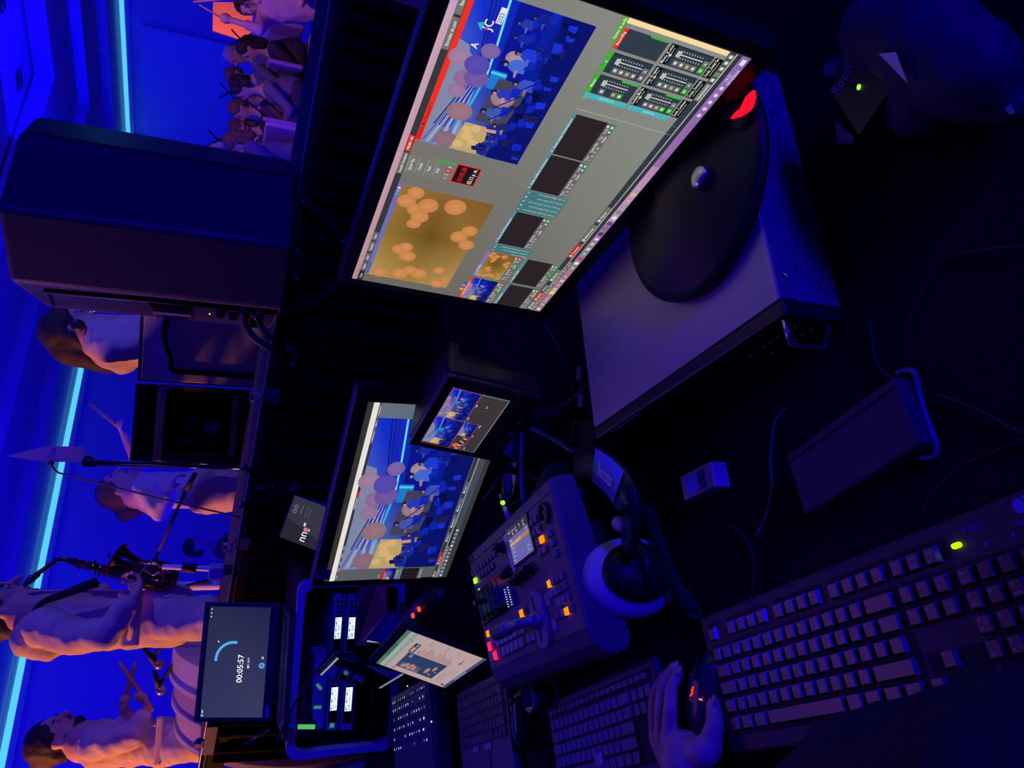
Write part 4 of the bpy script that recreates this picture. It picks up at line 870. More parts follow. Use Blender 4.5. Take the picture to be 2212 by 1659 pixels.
P.grad(0, 96.6, 100, 3.4, [(176, 128, 138), (150, 112, 186), (142, 100, 178), (166, 118, 134)]); P.grad(46, 96.6, 22, 3.4, [(206, 158, 186), (196, 140, 190), (190, 134, 184), (200, 150, 180)])
P.rect(.8, 97.5, 1.2, 1.7, (230, 226, 226)); P.disc(4.2, 98.3, .5, .8, (220, 190, 196), 10); P.text(6, 98.9, 1.3, 'Buscar', (216, 184, 190))
cols = [(236, 190, 110), (226, 130, 110), (210, 196, 120), (190, 120, 190), (214, 110, 90), (80, 190, 160), (240, 226, 190), (220, 60, 50), (96, 180, 150), (150, 214, 170), (140, 200, 150), (210, 190, 200), (40, 40, 130), (60, 110, 160), (50, 60, 150), (230, 220, 180), (60, 130, 150), (150, 150, 130), (200, 150, 160), (236, 180, 90), (210, 150, 130)]
for k, c in enumerate(cols): P.rect(12.5+2.35*k, 97.3, 1.3, 2.1, c); P.disc(13.15+2.35*k, 98.35, .35, .6, tuple(min(255, int(v*1.25)) for v in c[::-1]), 8)
P.poly([(10.3, 97.0), (12.2, 97.0), (12.2, 99.6), (10.3, 99.6)], (232, 214, 120))
for k in range(5): P.disc(84.5+1.9*k, 98.3, .5, .8, (228, 210, 236), 8)
P.text(93.8, 98.2, 1.1, '14:13', (236, 226, 240)); P.text(93.2, 99.7, 1.1, '10/10/2023', (236, 226, 240), maxw=3.8); P.rect(98, 97.5, 1.4, 1.6, (236, 226, 240))
# audio panel
P.z = P.base+.00004
P.line([(77.6, 55), (77.6, 94)], .3, (176, 178, 170)); P.line([(80, 53), (80, 94)], .15, (120, 122, 118)); P.rect(80.2, 54.0, 19, .3, (60, 160, 50))
P.rect(94.6, 52.2, 5.4, 1.8, (76, 176, 46)); P.text(95.0, 53.6, 1.15, 'Ajustes de audio', (236, 244, 220), maxw=4.8)
P.rect(98.9, 54.0, 1.1, 37.6, (255, 228, 168)); 
def strip(x, y, hdr, hc, name=None, live=True, meter=False, master=False):
    P.z = P.base+.00004; P.rect(x, y, 4.75, 16.3, (46, 60, 74)); P.line([(x+4.6, y+1.5), (x+4.6, y+16)], .2, (16, 22, 34))
    if hc: P.rect(x, y, 4.75, 1.5, hc); P.text(x+2.4, y+1.15, .95, hdr, (236, 244, 220), 'c', maxw=4.2)
    else: P.rect(x, y, 4.75, 2.6, (10, 12, 18)); P.text(x+.2, y+1.2, 1.1, hdr, (244, 244, 230), maxw=4.3); P.line([(x+.6, y+1.9), (x+4.0, y+1.9)], .25, (190, 190, 180)); P.rect(x+2.0, y+1.5, .5, .8, (220, 220, 206))
    if hdr == 'Recording': P.rect(x, y+1.5, 4.75, 14.8, (50, 64, 76)); P.rect(x+4.4, y+9.5, .5, 6.5, (60, 190, 60)); return
    P.line([(x+3.0, y+4.2), (x+3.0, y+13.6)], .45, (214, 214, 200)); P.rect(x+2.3, y+3.6, 1.4, 1.6, (196, 196, 184))
    for k in range(9): P.rect(x+2.1, y+4.6+k, .35, .3, (206, 206, 194)); P.rect(x+3.6, y+4.6+k, .35, .3, (206, 206, 194))
    for k, tx in enumerate(('*', 'S', '1', 'M')):
        if master and k in (1,): continue
        g_ = (master and k == 3) or (live and k == 3 and meter); P.rect(x+.35, y+4.2+2.3*k, 1.3, 2.0, (60, 180, 50) if g_ else (122, 124, 122)); P.disc(x+1.0, y+5.2+2.3*k, .32, .55, (236, 236, 220) if k != 2 else (226, 190, 90), 8)
    if not master: P.rect(x+.4, y+14.0, 1.4, 1.9, (60, 180, 50) if live else (122, 124, 122)); P.text(x+1.1, y+15.5, 1.0, 'M', (240, 240, 226), 'c'); P.rect(x+2.0, y+14.0, 1.4, 1.9, (122, 124, 122)); P.text(x+2.7, y+15.5, 1.0, 'A', (240, 240, 226), 'c')
    if meter: P.rect(x+4.35, y+9.8, .45, 6.2, (60, 190, 60))
strip(82.3, 54.5, 'Master', (60, 186, 46), meter=True, master=True); strip(87.75, 54.5, 'A', (60, 186, 46), live=False); strip(93.2, 54.5, 'Recording', (244, 46, 44))
strip(82.3, 71.9, 'Decklink Mini Re', None, meter=True); strip(87.75, 71.9, 'aucap 1/3 captura', None); strip(93.2, 71.9, 'Mosca_JC.mov', None)
for k, tx in enumerate(('Zocalo_Conductor', 'Zocalo_Fernando', 'Zocalo_Daniel Go')): P.rect(82.3+5.45*k, 88.7, 4.75, 3.1, (10, 12, 18)); P.text(82.5+5.45*k, 90.2, 1.15, tx, (244, 244, 230), maxw=4.4); P.line([(82.9+5.45*k, 91.0), (86.3+5.45*k, 91.0)], .25, (190, 190, 180))
P.rect(81.0, 54.5, 1.1, 16.6, (64, 190, 196)); P.rect(81.0, 71.9, 1.1, 16.5, (64, 190, 196)); P.text(81.35, 60.2, .95, 'OUTPUTS', (190, 236, 232), rot=-PI/2); P.text(81.35, 78.2, .95, 'INPUTS', (190, 236, 232), rot=-PI/2); P.rect(80.3, 54.4, .7, 1.5, (150, 152, 146))
P.rect(87.6, 92.1, 4.6, 2.1, (122, 124, 122)); P.text(88, 93.7, 1.1, 'Superponiendo', (236, 236, 226), maxw=4)
for k in range(5): P.rect(92.6+1.45*k, 92.1, 1.2, 2.1, (122, 124, 122)); P.rect(92.9+1.45*k, 92.6, .6, 1.1, (60, 180, 60) if k == 1 else (236, 236, 226))
P.build('screen', t)
# stand: neck, disc base, red accent
BC = V((.2497, .7584, .8405)); mc = T @ V((W/2+.03, -H/2, -.03))
b = B(); nk0 = V((mc.x+.03, mc.y+.02, .86)); b.tube([V((BC.x+.045, BC.y+.03, .850)), V((BC.x+.05, BC.y+.05, .92)), mc+V((.035, .015, -.02))], .022, M_black, 14); child(b.build('neck'), t)
b = B(); b.lathe([(0, .030), (.03, .030), (.05, .024), (.125, .012), (.1365, .006), (.1365, 0), (0, 0)], M_satin, 64, T=Matrix.Translation(BC+V((0, 0, .0)))); child(b.build('round_base'), t)
zz = .866
rp_ = [(1577, 256), (1586, 244), (1598, 234), (1604, 222), (1610, 209), (1626, 194), (1627, 208), (1622, 228), (1612, 240), (1596, 250)]
b = B(); pts = [onz(x, y, zz) for x, y in rp_]; k = len(pts)
b.add(pts+[p-V((0, 0, .004)) for p in pts], [tuple(range(k)), tuple(reversed(range(k, 2*k)))]+[(i, (i+1) % k, k+(i+1) % k, k+i) for i in range(k)], LED_R); child(b.build('red_accent_light'), t)
b = B(); pa = onz(1602, 232, .856); b.tube([V((BC.x+.07, BC.y-.05, .852)), V((pa.x, pa.y, .856))], .012, M_satin, 12); b.ell(pa, (.024, .024, .006), M_satin); child(b.build('accent_arm'), t)
b = B(); p = onz(1510, 382, .87); b.ell(p, (.014, .014, .006), M_steel, 14, 8); child(b.build('cable_clip'), t)

# ================================================================== RACK SERVER under the monitor
SA = V((.1056, .5983, .7505)); SBn = V((.3610, .7087, .7505)); sd_ = (onz(1302, 990, .833)-onz(1685, 652, .833)); sd_ = V((sd_.x, sd_.y, 0)); SL = .405; SH = .0835
Tn = frame(SA, SBn-SA, (sd_.x, sd_.y, 0)); SW = (SBn-SA).length*1.14
sv = thing('rack_computer', 'low metal rack computer lying flat under the large monitor', 'computer', Tn)
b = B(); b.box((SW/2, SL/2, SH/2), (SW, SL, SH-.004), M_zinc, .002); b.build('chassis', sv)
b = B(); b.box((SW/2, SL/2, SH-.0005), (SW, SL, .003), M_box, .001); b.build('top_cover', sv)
b = B(); b.box((SW/2, -.001, SH-.010), (SW, .002, .02), M_zinc, .0005)
for x, z in ((.02, .03), (.04, .055), (.10, .045), (.17, .035), (.21, .06), (.25, .03)): b.cyl((x, -.001, z), (x, -.004, z), .0028, mt=M_steel, n=10)
b.tube([(.03, -.002, SH-.008), (.024, -.007, SH-.012), (.018, -.002, SH-.008)], .0018, M_steel, 6); b.build('side_screws', sv)
b = B(); b.box((-.009, SL/2, SH/2), (.018, SL+.004, SH), M_black, .003); b.build('front_panel', sv)
b = B()
for j in range(2):
    for i in range(7): b.box((-.019, .02+.012*i, .025+.022*j), (.002, .006, .012), M_gloss, .0005)
b.build('vent_slots', sv); b = B()
for i in range(22): b.box((-.0185, SL-.04-.0035*i, SH-.006), (.002, .0018, .003), M_silver)
b.build('vent_row', sv)
b = B(); b.tube([(-.02, .006, SH-.005), (-.045, .010, SH-.01), (-.045, .010, .03), (-.02, .006, .02)], .0028, M_steel, 8); b.build('rack_handle', sv)
Wsv = sv.matrix_world; nsv = Wsv.to_3x3() @ V((1, 0, 0))
def sl_(x, y): return Wsv.inverted() @ onp(x, y, Wsv @ V((-.0185, 0, 0)), nsv)
la, lc = sl_(1440, 940), sl_(1530, 893); lm_ = (la+lc)/2
b = B(); b.box((-.0192, lm_.y, lm_.z), (.0012, abs(la.y-lc.y), .013), mat('label_violet', (.16, .14, .34), .6), .0004); b.build('front_label', sv)
b = B(); p = sl_(1514, 936); b.ell((-.0195, p.y, p.z), (.0015, .0035, .0022), LED_G, 8, 6); b.build('status_light', sv)
b = B(); p = sl_(1523, 930); b.ell((-.0195, p.y, p.z), (.0012, .003, .002), emit('led_green_dim', (.25, .5, .05), .6), 8, 6); b.build('status_light', sv)
b = B(); b.cyl((-.019, SL*.20, SH*.55), (-.026, SL*.20, SH*.55), .008, mt=M_black); b.build('power_button', sv)
PT = Pan(.1, .1, MP_); PT.rect(0, -7, 9, 7, (60, 50, 90)); PT.rect(11, -6, 12, 5, (60, 50, 90)); PT.build('panel_text', sv, frame((-.0196, sl_(1595, 840).y, sl_(1600, 832).z), (0, -1, 0), (0, 0, 1)))

# small black boxes on the far edge of the server
Tq = frame(onz(1322, 762, .8355), onz(1278, 812, .8355)-onz(1322, 742, .8355), (sd_.x, sd_.y, 0))
t = thing('battery_charger', 'small black box with pale lettering at the far end of the rack computer', 'charger', Tq)
b = B(); b.box((0, 0, .018), (.085, .05, .034), M_black, .005); b.build('case', t)
PT = Pan(.1, .1, MP_); PT.text(0, 0, 10, 'SONY', (120, 110, 190)); PT.rect(-16, -6, 9, 6, (110, 100, 190)); PT.build('lettering', t, frame((-.018, -.002, .0355), (1, 0, 0), (0, 1, 0)))

# ================================================================== MIDDLE MONITOR
W2, H2 = .476, .26775
t, T2 = monitor('computer_monitor', 'medium monitor behind the small monitor showing the stage full width', (-.437, 1.562, 1.123), (.815, -.578, -.026), (-.004, -.05, .999), W2, H2, (.018, .028, .024, .016), .03)
P = Pan(W2, H2, ME_, .86, .0015)
P.rect(0, 0, 100, 100, (58, 54, 54)); P.rect(0, 4.0, 100, 3.8, (244, 240, 236)); P.rect(0, 7.8, 100, 1.9, (56, 56, 60)); P.grad(0, 9.7, 100, 82, [(98, 100, 106), (108, 120, 138), (84, 92, 108), (92, 96, 98)])
for x, w_, tx in ((.3, 4.5, 'Preset'), (5.2, 4, 'Nuevo'), (9.6, 4, 'Abrir'), (14, 4.8, 'Guardar'), (19.4, 3.6, 'Otro'), (44, 8, 'Pantalla Completa'), (80, 7.2, 'Pantalla de pan'), (87.6, 4.4, 'Basico'), (92.6, 7, 'Configuracion')):
    P.rect(x, 8.0, w_, 1.6, (110, 112, 112)); P.text(x+w_/2, 9.3, .95, tx, (240, 240, 236), 'c', maxw=w_*.9)
P.rect(52.3, 7.9, 2.3, 1.7, (226, 40, 40))
stage_art(P, 7.5, 9.7, 85.4, 77)
P.text(1, 42.5, 1, 'Entrada', (220, 220, 214)); P.rect(0, 44.2, 7.3, 2.0, (232, 36, 34)); stage_art(P, 0, 46.2, 7.3, 8.5, .3); P.rect(0, 55, 7.3, 3.0, (104, 106, 106)); P.rect(4.6, 55.3, 1.8, 1.3, (40, 180, 50)); P.rect(0, 58.2, 7.3, 1.8, (96, 132, 168)); P.rect(0, 60, 7.3, 14, (34, 32, 36)); P.rect(0, 74, 7.3, 4, (104, 106, 106))
for k in range(4): P.rect(.8+1.5*k, 56, 1, 1, (190, 190, 186)); P.rect(.8+1.5*k, 75.5, 1, 1, (190, 190, 186))
P.rect(0, 87.2, 100, 2.4, (54, 58, 66))
for x, w_, c, tx in ((.3, 4.4, (112, 114, 112), 'Nuevo'), (8.9, 8.0, (226, 36, 36), 'Comenzar'), (24, 6.5, (104, 110, 118), 'Externo'), (33, 8.5, (104, 110, 118), 'MultiCorder'), (43, 8.5, (104, 110, 118), 'PlayList'), (54, 7, (104, 110, 118), 'Escribir')): P.rect(x, 87.4, w_, 2.1, c); P.disc(x+1, 88.4, .5, .8, (240, 240, 236), 10); P.text(x+2, 89, 1.0, tx, (240, 240, 236), maxw=w_-2.2)
P.rect(0, 90.4, 100, .35, (226, 226, 220)); P.rect(0, 90.8, 100, 5.2, (72, 80, 94)); P.rect(0, 91, 34, 1.8, (40, 44, 50)); P.text(.4, 92.4, 1.1, 'EX 1080p30 FPS Render 3 ms Memory 57% CPU vMix 17%', (236, 236, 230), maxw=30)
for k in range(13): P.disc(1.6+2.5*k, 94.4, .7, 1.2, ((220, 220, 216), (150, 190, 220), (110, 200, 180), (230, 150, 120))[k % 4], 10)
P.rect(0, 96, 100, 4, (60, 62, 68)); P.build('screen', t)
PT = Pan(.03, .03, MP_); PT.rect(0, 0, 100, 100, (60, 50, 150)); PT.disc(50, 40, 26, 26, (30, 24, 90)); PT.rect(20, 62, 60, 24, (30, 24, 90)); PT.build('sticker', t, Matrix.Translation((.012, .022, .0062)))
b = B(); b.box((W2*.97, -H2-.008, .006), (.016, .004, .002), M_steel); b.build('logo_bar', t)
mc = T2 @ V((W2/2, -H2*.7, -.03)); ft = V((mc.x+.05, mc.y+.07, .752)); b = B(); b.tube([mc, mc+V((.03, .045, -.05)), ft+V((0, 0, .01))], .022, M_black, 12); child(b.build('neck'), t)
b = B(); b.lathe([(0, .012), (.09, .010), (.10, .004), (.10, 0), (0, 0)], M_gloss, 48, T=Matrix.Translation(ft)); child(b.build('round_base'), t)

# ================================================================== SMALL FIELD MONITOR
W3, H3 = .154, .0925
T3 = frame((-.103, 1.184, 1.038), (.608, -.791, -.070), (.149, .026, .989)); t = thing('field_monitor', 'small deep monitor with a four way split picture, on a black arm', 'monitor', T3)
l, r, tp, bt = .014, .024, .017, .045
b = B(); b.box((W3/2+(r-l)/2, -H3/2+(tp-bt)/2, -.022), (W3+l+r, H3+tp+bt, .036), M_black, .008, seg=3); b.build('housing', t)
b = B()
for c_, d_ in (((W3/2+(r-l)/2, tp/2, .0), (W3+l+r, tp, .010)), ((W3/2+(r-l)/2, -H3-bt/2, .0), (W3+l+r, bt, .010)), ((-l/2, -H3/2, 0), (l, H3, .010)), ((W3+r/2, -H3/2, .0), (r, H3, .010))): b.box(c_, d_, M_black, .003)
b.build('bezel', t)
b = B(); x0, x1, y1, y0 = -l, W3+r, tp, -H3-bt
b.hull([V((x0+.01, y1-.02, -.075)), V((x1-.01, y1-.02, -.075)), V((x1-.01, y1-.006, -.075)), V((x0+.01, y1-.006, -.075)), V((x0, y1-.02, -.012)), V((x1, y1-.02, -.012)), V((x1, y1, -.012)), V((x0, y1, -.012))], M_black)
b.box(((x0+x1)/2, -H3/2, -.058), (W3*.8, H3*.9, .045), M_black, .006); b.build('rear_shell', t)
P = Pan(W3, H3, ME_, .9, .0012); P.rect(0, 0, 100, 100, (62, 56, 60))
stage_art(P, 0, .6, 50.3, 50.6, .5, False); stage_art(P, 50.6, .6, 49, 49.6, .6); stage_art(P, 25.2, 51.4, 25, 24.2, .3, False)
P.rect(0, 51.4, 25, 24.4, (60, 50, 60)); P.disc(7, 60, 4, 6, (230, 110, 60)); 
for k in range(14): P.rect(1+1.6*k, 62+(k*5) % 9, 1.6, 5, ((236, 214, 180), (200, 150, 120), (40, 40, 90), (90, 80, 110))[k % 4])
for q in ((0, .4, 50.3, 51), (50.5, .4, 49.2, 50), (0, 51.2, 25, 24.8), (25.1, 51.2, 25.2, 24.6)): P.frameline(*q, .7, (226, 70, 96))
P.frameline(51.5, 1.6, 47.2, 47.4, .4, (70, 110, 240)); P.line([(.8, 76.5), (.8, 99), (99.2, 99), (99.2, 50.5)], .9, (150, 206, 190))
for x, y, tx in ((3, 80, 'IN 1'), (27, 80, 'IN 2'), (55, 54.5, 'PVW'), (78, 54.5, 'PGM'), (45, 81, 'HDMI'), (80, 72, 'IN 4')): P.rect(x-1, y-3.2, 9, 4.6, (50, 44, 48)); P.text(x, y, 2.8, tx, (240, 236, 232), maxw=7)
P.build('screen', t)
PT = Pan(.1, .1, MP_); PT.text(0, 0, 7, 'LILLIPUT', (54, 44, 96)); PT.build('lettering', t, Matrix.Translation((W3*.42, -H3-.018, .0052)))
for k, (x, c) in enumerate(((.035, mat('button_red', (.5, .03, .04), .4)), (.075, M_trim), (.105, M_trim))):
    b = B(); b.cyl((x, -H3-.036, .004), (x, -H3-.036, .008), .003, mt=c, n=12); b.build('button', t)
mc = T3 @ V((W3/2, -H3-bt, -.02)); b = B(); e = onz(1150, 940, .76)
b.tube(bez([mc, mc+V((.01, .01, -.05)), V((mc.x+.02, mc.y+.02, .80)), V((mc.x+.02, mc.y+.02, .756))]), .012, M_blackm); b.lathe([(0, .01), (.06, .008), (.065, 0), (0, 0)], M_blackm, 32, T=Matrix.Translation((mc.x+.02, mc.y+.02, .7505))); child(b.build('support_arm'), t)

# ================================================================== ROAD CASE WITH RECEIVERS
YC = 2.33
def cz(x, y): return ony(x, y, YC)
c_tl = cz(645, 1600+35); c_bl = cz(855, 1622); c_tr = cz(650, 1262); zt_ = cz(632, 1440).z; zb_ = .7505
x0 = c_tl.x-.01; x1 = c_tr.x+.01
TK = Matrix.Translation((x0, YC, zb_)) @ Matrix.Rotation(PI/2, 4, 'X'); KW = x1-x0; KH = zt_-zb_
rc = thing('road_case', 'open blue edged road case holding wireless receivers, under the timer laptop', 'road case', TK)
M_edge = mat('case_edge', (.62, .62, .78), .4, .1)
def rrect(x0, y0, x1, y1, r, n_=6):
    o = []
    for cx, cy, a0 in ((x1-r, y1-r, 0), (x0+r, y1-r, PI/2), (x0+r, y0+r, PI), (x1-r, y0+r, 1.5*PI)):
        o += [(cx+r*math.cos(a0+PI/2*i/n_), cy+r*math.sin(a0+PI/2*i/n_)) for i in range(n_+1)]
    return o
b = B(); oo = rrect(0, 0, KW, KH, .035); ii = rrect(.022, .022, KW-.022, KH-.022, .03); n_ = len(oo)
vs = [(x, y, 0) for x, y in oo]+[(x, y, 0) for x, y in ii]+[(x, y, -.03) for x, y in ii]+[(x, y, -.03) for x, y in oo]
b.add(vs, [(i, (i+1) % n_, n_+(i+1) % n_, n_+i) for i in range(n_)]+[(n_+i, n_+(i+1) % n_, 2*n_+(i+1) % n_, 2*n_+i) for i in range(n_)]+[(3*n_+i, 3*n_+(i+1) % n_, (i+1) % n_, i) for i in range(n_)], M_edge); b.build('edge_frame', rc)
b = B(); vs = [(x, y, -.03) for x, y in oo]+[(x, y, -.40) for x, y in oo]+[(x, y, -.03) for x, y in ii]+[(x, y, -.38) for x, y in ii]
b.add(vs, [(i, (i+1) % n_, n_+(i+1) % n_, n_+i) for i in range(n_)]+[(2*n_+i, 2*n_+(i+1) % n_, 3*n_+(i+1) % n_, 3*n_+i) for i in range(n_)]+[tuple(range(n_, 2*n_)), tuple(range(3*n_, 4*n_))], M_blackm); b.build('shell', rc)
TKi = TK.inverted()
def kl(x, y): return TKi @ cz(x, y)
for x, y in ((500-35, 0),): pass
for (x, y) in ((.08, KH-.011), (KW-.1, .011)):
    b = B(); b.box((x, y, .004), (.05, .014, .006), M_steel, .002); b.build('catch', rc)
PB = Pan(.2, .045, ME_, 1.0)
def receiver(px0, px1, py, lb, fy0, fy1, disp, knobs, labels):
    """half rack receiver: photo rows px0..px1 (vertical), columns fy0..fy1"""
    a = kl(px0, fy0); c_ = kl(px1, fy1); X0, X1 = min(a.x, c_.x), max(a.x, c_.x); Y1 = a.y; Y0 = kl(px1, (fy0+fy1)/2).y; Y1 = kl(px0, (fy0+fy1)/2).y
    t = thing('wireless_receiver', lb, 'receiver', TK @ Matrix.Translation((X0, Y0, -.05)), 'receivers in the road case')
    w_, h_ = X1-X0, Y1-Y0; b = B(); b.box((w_/2, h_/2, -.12), (w_-.003, h_-.003, .24), M_zb, .003); b.build('housing', t)
    dx0 = kl((px0+px1)/2, disp[0]).x-X0; dx1 = kl((px0+px1)/2, disp[1]).x-X0; dw = dx1-dx0
    b = B(); b.box(((dx0-.035+dx1)/2, h_/2, .001), (dw+.045, h_*.66, .003), M_gloss, .001); b.build('display_window', t)
    P = Pan(dw, h_*.52, ME_, 1.5); P.rect(0, 0, 100, 100, (206, 226, 250)); rr = random.Random(py)
    for k in range(3): P.rect(3+32*k, 8, 12, 22, (90, 110, 150)); P.text(17+32*k, 30, 22, rr.choice(['RF', 'AF', 'PEAK']), (50, 70, 120))
    P.text(4, 82, 40, rr.choice(['-12', '518', '22.4', '540']), (40, 56, 110)); P.text(38, 80, 34, rr.choice(['CH 1', 'ANT', 'dB']), (40, 56, 110)); P.rect(70, 44, 26, 46, (236, 246, 255)); P.rect(74, 50, 18, 10, (110, 130, 170))
    P.build('display', t, Matrix.Translation((dx0, h_*.76, .003)))
    b = B()
    for q in range(knobs): b.cyl((dx1+.018+.016*(q//2), h_*(.30+.36*(q % 2)), 0), (dx1+.018+.016*(q//2), h_*(.30+.36*(q % 2)), .006), .0055, .004, mt=M_black, n=12)
    for q in range(min(knobs, 4)): pass
    b.build('buttons', t)
    for k, (yy) in enumerate(labels):
        q = kl((px0+px1)/2, yy); b = B(); b.box((q.x-X0, h_*.5, .001), (.02, .012, .0015), mat('green_tape', (.10, .55, .10), .6), .0003); b.build('tape_mark', t)
    return t
M_zb = mat('receiver_panel', (.72, .72, .85), .45, .1)
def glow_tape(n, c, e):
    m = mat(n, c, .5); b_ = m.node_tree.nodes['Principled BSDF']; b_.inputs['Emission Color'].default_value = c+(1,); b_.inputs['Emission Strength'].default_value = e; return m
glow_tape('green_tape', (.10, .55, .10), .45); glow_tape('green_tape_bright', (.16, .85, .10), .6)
for q in (0, 1):
    p0, p1 = ((722, 749), (752, 779))[q]; nm = ('upper', 'lower')[q]
    receiver(p0, p1, 3+q, 'blue lit wireless receiver with white display, %s row on the right' % nm, 1425, 1291, (1391, 1344), 7, ())
    p0, p1 = ((713, 741), (745, 773))[q]
    receiver(p0, p1, 7+q, 'blue lit wireless receiver with white display, %s row on the left' % nm, 1596, 1432, (1549+q, 1498), 6, (1580,) if q == 0 else ())
a = kl(682, 1596); c_ = kl(709, 1432); b = B(); h_ = a.y-c_.y
t = thing('blank_rack_panel', 'plain blue rack panel with two green tape marks above the left receivers', 'rack panel', TK @ Matrix.Translation((a.x, kl(710, 1510).y, -.055)))
b = B(); b.box(((c_.x-a.x)/2, .022, -.05), (c_.x-a.x-.004, .042, .1), M_zb, .003); b.build('panel', t)
for yy, xx, r_ in ((1499, 693, .7), (1544, 694, 1.5)):
    q = kl(xx, yy); b = B(); b.box((0, 0, 0), (.022, .008, .0015), mat('green_tape', (.10, .55, .10), .6), .0003, Matrix.Translation((q.x-a.x, .024, .001)) @ Matrix.Rotation(r_, 4, 'Z')); b.build('tape_mark', t)
b = B(); b.box((KW/2, KH*.14, -.06), (KW*.86, KH*.2, .1), M_gloss, .004); b.build('lower_panel', rc)
# desk microphone ball with green tape
p = ony(662, 1570, 2.22); t = thing('ball_microphone', 'dark round microphone head marked with bright green tape beside the receivers', 'microphone', Matrix.Translation(p))
b = B(); b.ell(p, (.029, .029, .029), M_grey if False else M_blackm); child(b.build('head'), t)
b = B(); b.tube([p, ony(662, 1520, 2.27), ony(664, 1480, 2.27)], .012, M_blackm, rs=[.02, .016, .012]); child(b.build('handle'), t)
b = B(); vv = (CAM-p).normalized(); b.box((0, 0, 0), (.05, .013, .004), mat('green_tape_bright', (.16, .85, .10), .5), .002, frame(p+vv*.029, ony(662, 1590, 2.2)-ony(640, 1590, 2.2), vv.cross(ony(662, 1590, 2.2)-ony(640, 1590, 2.2)))); child(b.build('green_tape'), t)

# ================================================================== LAPTOPS
def keys(parent, T, rows, pitch, kh, top, mt, leg=None, legm=None, kx=.86, dy=None, taper=.8, base='keycap', limit=99, fields=None):
    """rows: list of (y, [(x_left, width, text)]) in key units; keys are copies of shared meshes"""
    cache = {}; n_ = 0
    for (y, h_, ks) in rows:
        for (x, w_, tx) in ks:
            if n_ >= limit: return
            key = (round(w_, 2), h_, tx)
            if key not in cache:
                b = B(); W_ = w_*pitch-pitch*(1-kx); D_ = h_*pitch-pitch*(1-kx); t1 = min(W_, D_)*(1-taper)/2
                v = [(-W_/2, -D_/2, 0), (W_/2, -D_/2, 0), (W_/2, D_/2, 0), (-W_/2, D_/2, 0), (-W_/2+t1, -D_/2+t1*.9, kh), (W_/2-t1, -D_/2+t1*.9, kh), (W_/2-t1, D_/2-t1*.5, kh), (-W_/2+t1, D_/2-t1*.5, kh)]
                b.add(v, [(4, 5, 6, 7), (0, 1, 5, 4), (1, 2, 6, 5), (2, 3, 7, 6), (3, 0, 4, 7)], mt, cols=[(0, 0, 0, 1)]*5)
                if leg and tx:
                    P = Pan(.1, .1, legm, 1, kh); L1 = tx.split('|')
                    for q, u in enumerate(L1):
                        fx = (-W_/2+t1+.0016 if q != 2 else .0012)*1000; fy = (D_/2-t1*.5-.0044)*1000-(0 if q == 0 else 6.2)
                        P.text(fx, -fy, 3.0 if len(u) < 3 else 1.9, u, leg, maxw=(W_-2*t1)*900)
                    b.add(P.v, P.f, legm, cols=P.col)
                cache[key] = b.mesh(base)
            o = bpy.data.objects.new(base, cache[key]); C.objects.link(o); o.parent = parent
            o.matrix_local = T @ Matrix.Translation(((x+w_/2)*pitch, y*pitch, top)); n_ += 1
def row(x, y, items, h_=1.0):
    o = []
    for it in items:
        if isinstance(it, (int, float)): x += it; continue
        tx, w_ = it if isinstance(it, tuple) else (it, 1.0)
        o.append((x, w_, tx)); x += w_
    return (y, h_, o)
LR = [row(0, 0, [('', .93)]*16, .55), row(0, -.85, ['']*13+[('', 1.9)]), row(0, -1.85, [('', 1.5)]+['']*12+[('', 1.4)]), row(0, -2.85, [('', 1.75)]+['']*11+[('', 2.15)]), row(0, -3.85, [('', 1.25)]+['']*11+[('', 2.65)]), row(0, -4.85, ['', '', '', '', ('', 5), '', '', .9, '', '', ''])]
# laptop showing a white web page
W4, H4 = .31, .174375
O4 = V((-.674, 1.714, .966)); T4 = frame(O4, (.535, -.845, 0), (.328, .205, .922))
t = thing('laptop', 'open dark laptop showing a pale web page, in front of the road case', 'laptop', Matrix.Translation((-.62, 1.45, .752)))
b = B(); b.box((W4/2, -H4/2+.003, -.004), (W4+.022, H4+.034, .007), M_black, .004, T4); child(b.build('lid'), t)
b = B(); b.box((W4/2, .006, .0005), (W4+.018, .012, .002), M_blackm, 0, T4); b.box((W4/2, -H4-.007, .0005), (W4+.018, .014, .002), M_blackm, 0, T4); b.box((-.004, -H4/2, .0005), (.008, H4, .002), M_blackm, 0, T4); b.box((W4+.004, -H4/2, .0005), (.008, H4, .002), M_blackm, 0, T4); child(b.build('bezel'), t)
P = Pan(W4, H4, ME_, .62); P.rect(0, 0, 100, 100, (226, 196, 196)); P.rect(0, 0, 100, 5, (96, 150, 120)); P.rect(0, 5, 100, 5, (196, 206, 200)); P.rect(0, 10, 100, 4, (170, 190, 186)); P.rect(30, .5, 34, 4, (60, 130, 96))
P.rect(12, 22, 44, 52, (58, 76, 124)); P.grad(12, 22, 20, 30, [(80, 96, 140), (64, 80, 130), (58, 76, 124), (140, 140, 160)]); P.text(44, 30, 4, 'SafeVFE', (200, 206, 226), maxw=9)
for (a, c_, w_, h_) in ((20, 30, 12, 5), (19, 38, 10, 5), (24, 34, 12, 5), (22, 44, 13, 5), (27, 40, 10, 5), (28, 60, 18, 5), (38, 66, 14, 4), (20, 66, 4, 4), (30, 70, 3, 3)): P.disc(a, c_, w_/2, h_/2, (214, 160, 140), 12)
P.rect(57, 20, 24, 7, (58, 76, 124)); P.rect(59, 21.5, 12, 4, (226, 190, 150)); P.text(73, 25.5, 3, 'Recibe', (226, 226, 240), maxw=7)
for k in range(14): P.rect(58, 31+3.3*k, (11, 17, 14, 22, 20, 12, 9, 19, 23, 17, 14, 20, 12, 8)[k], 1.3, (214, 140, 110) if k % 3 else (150, 140, 156))
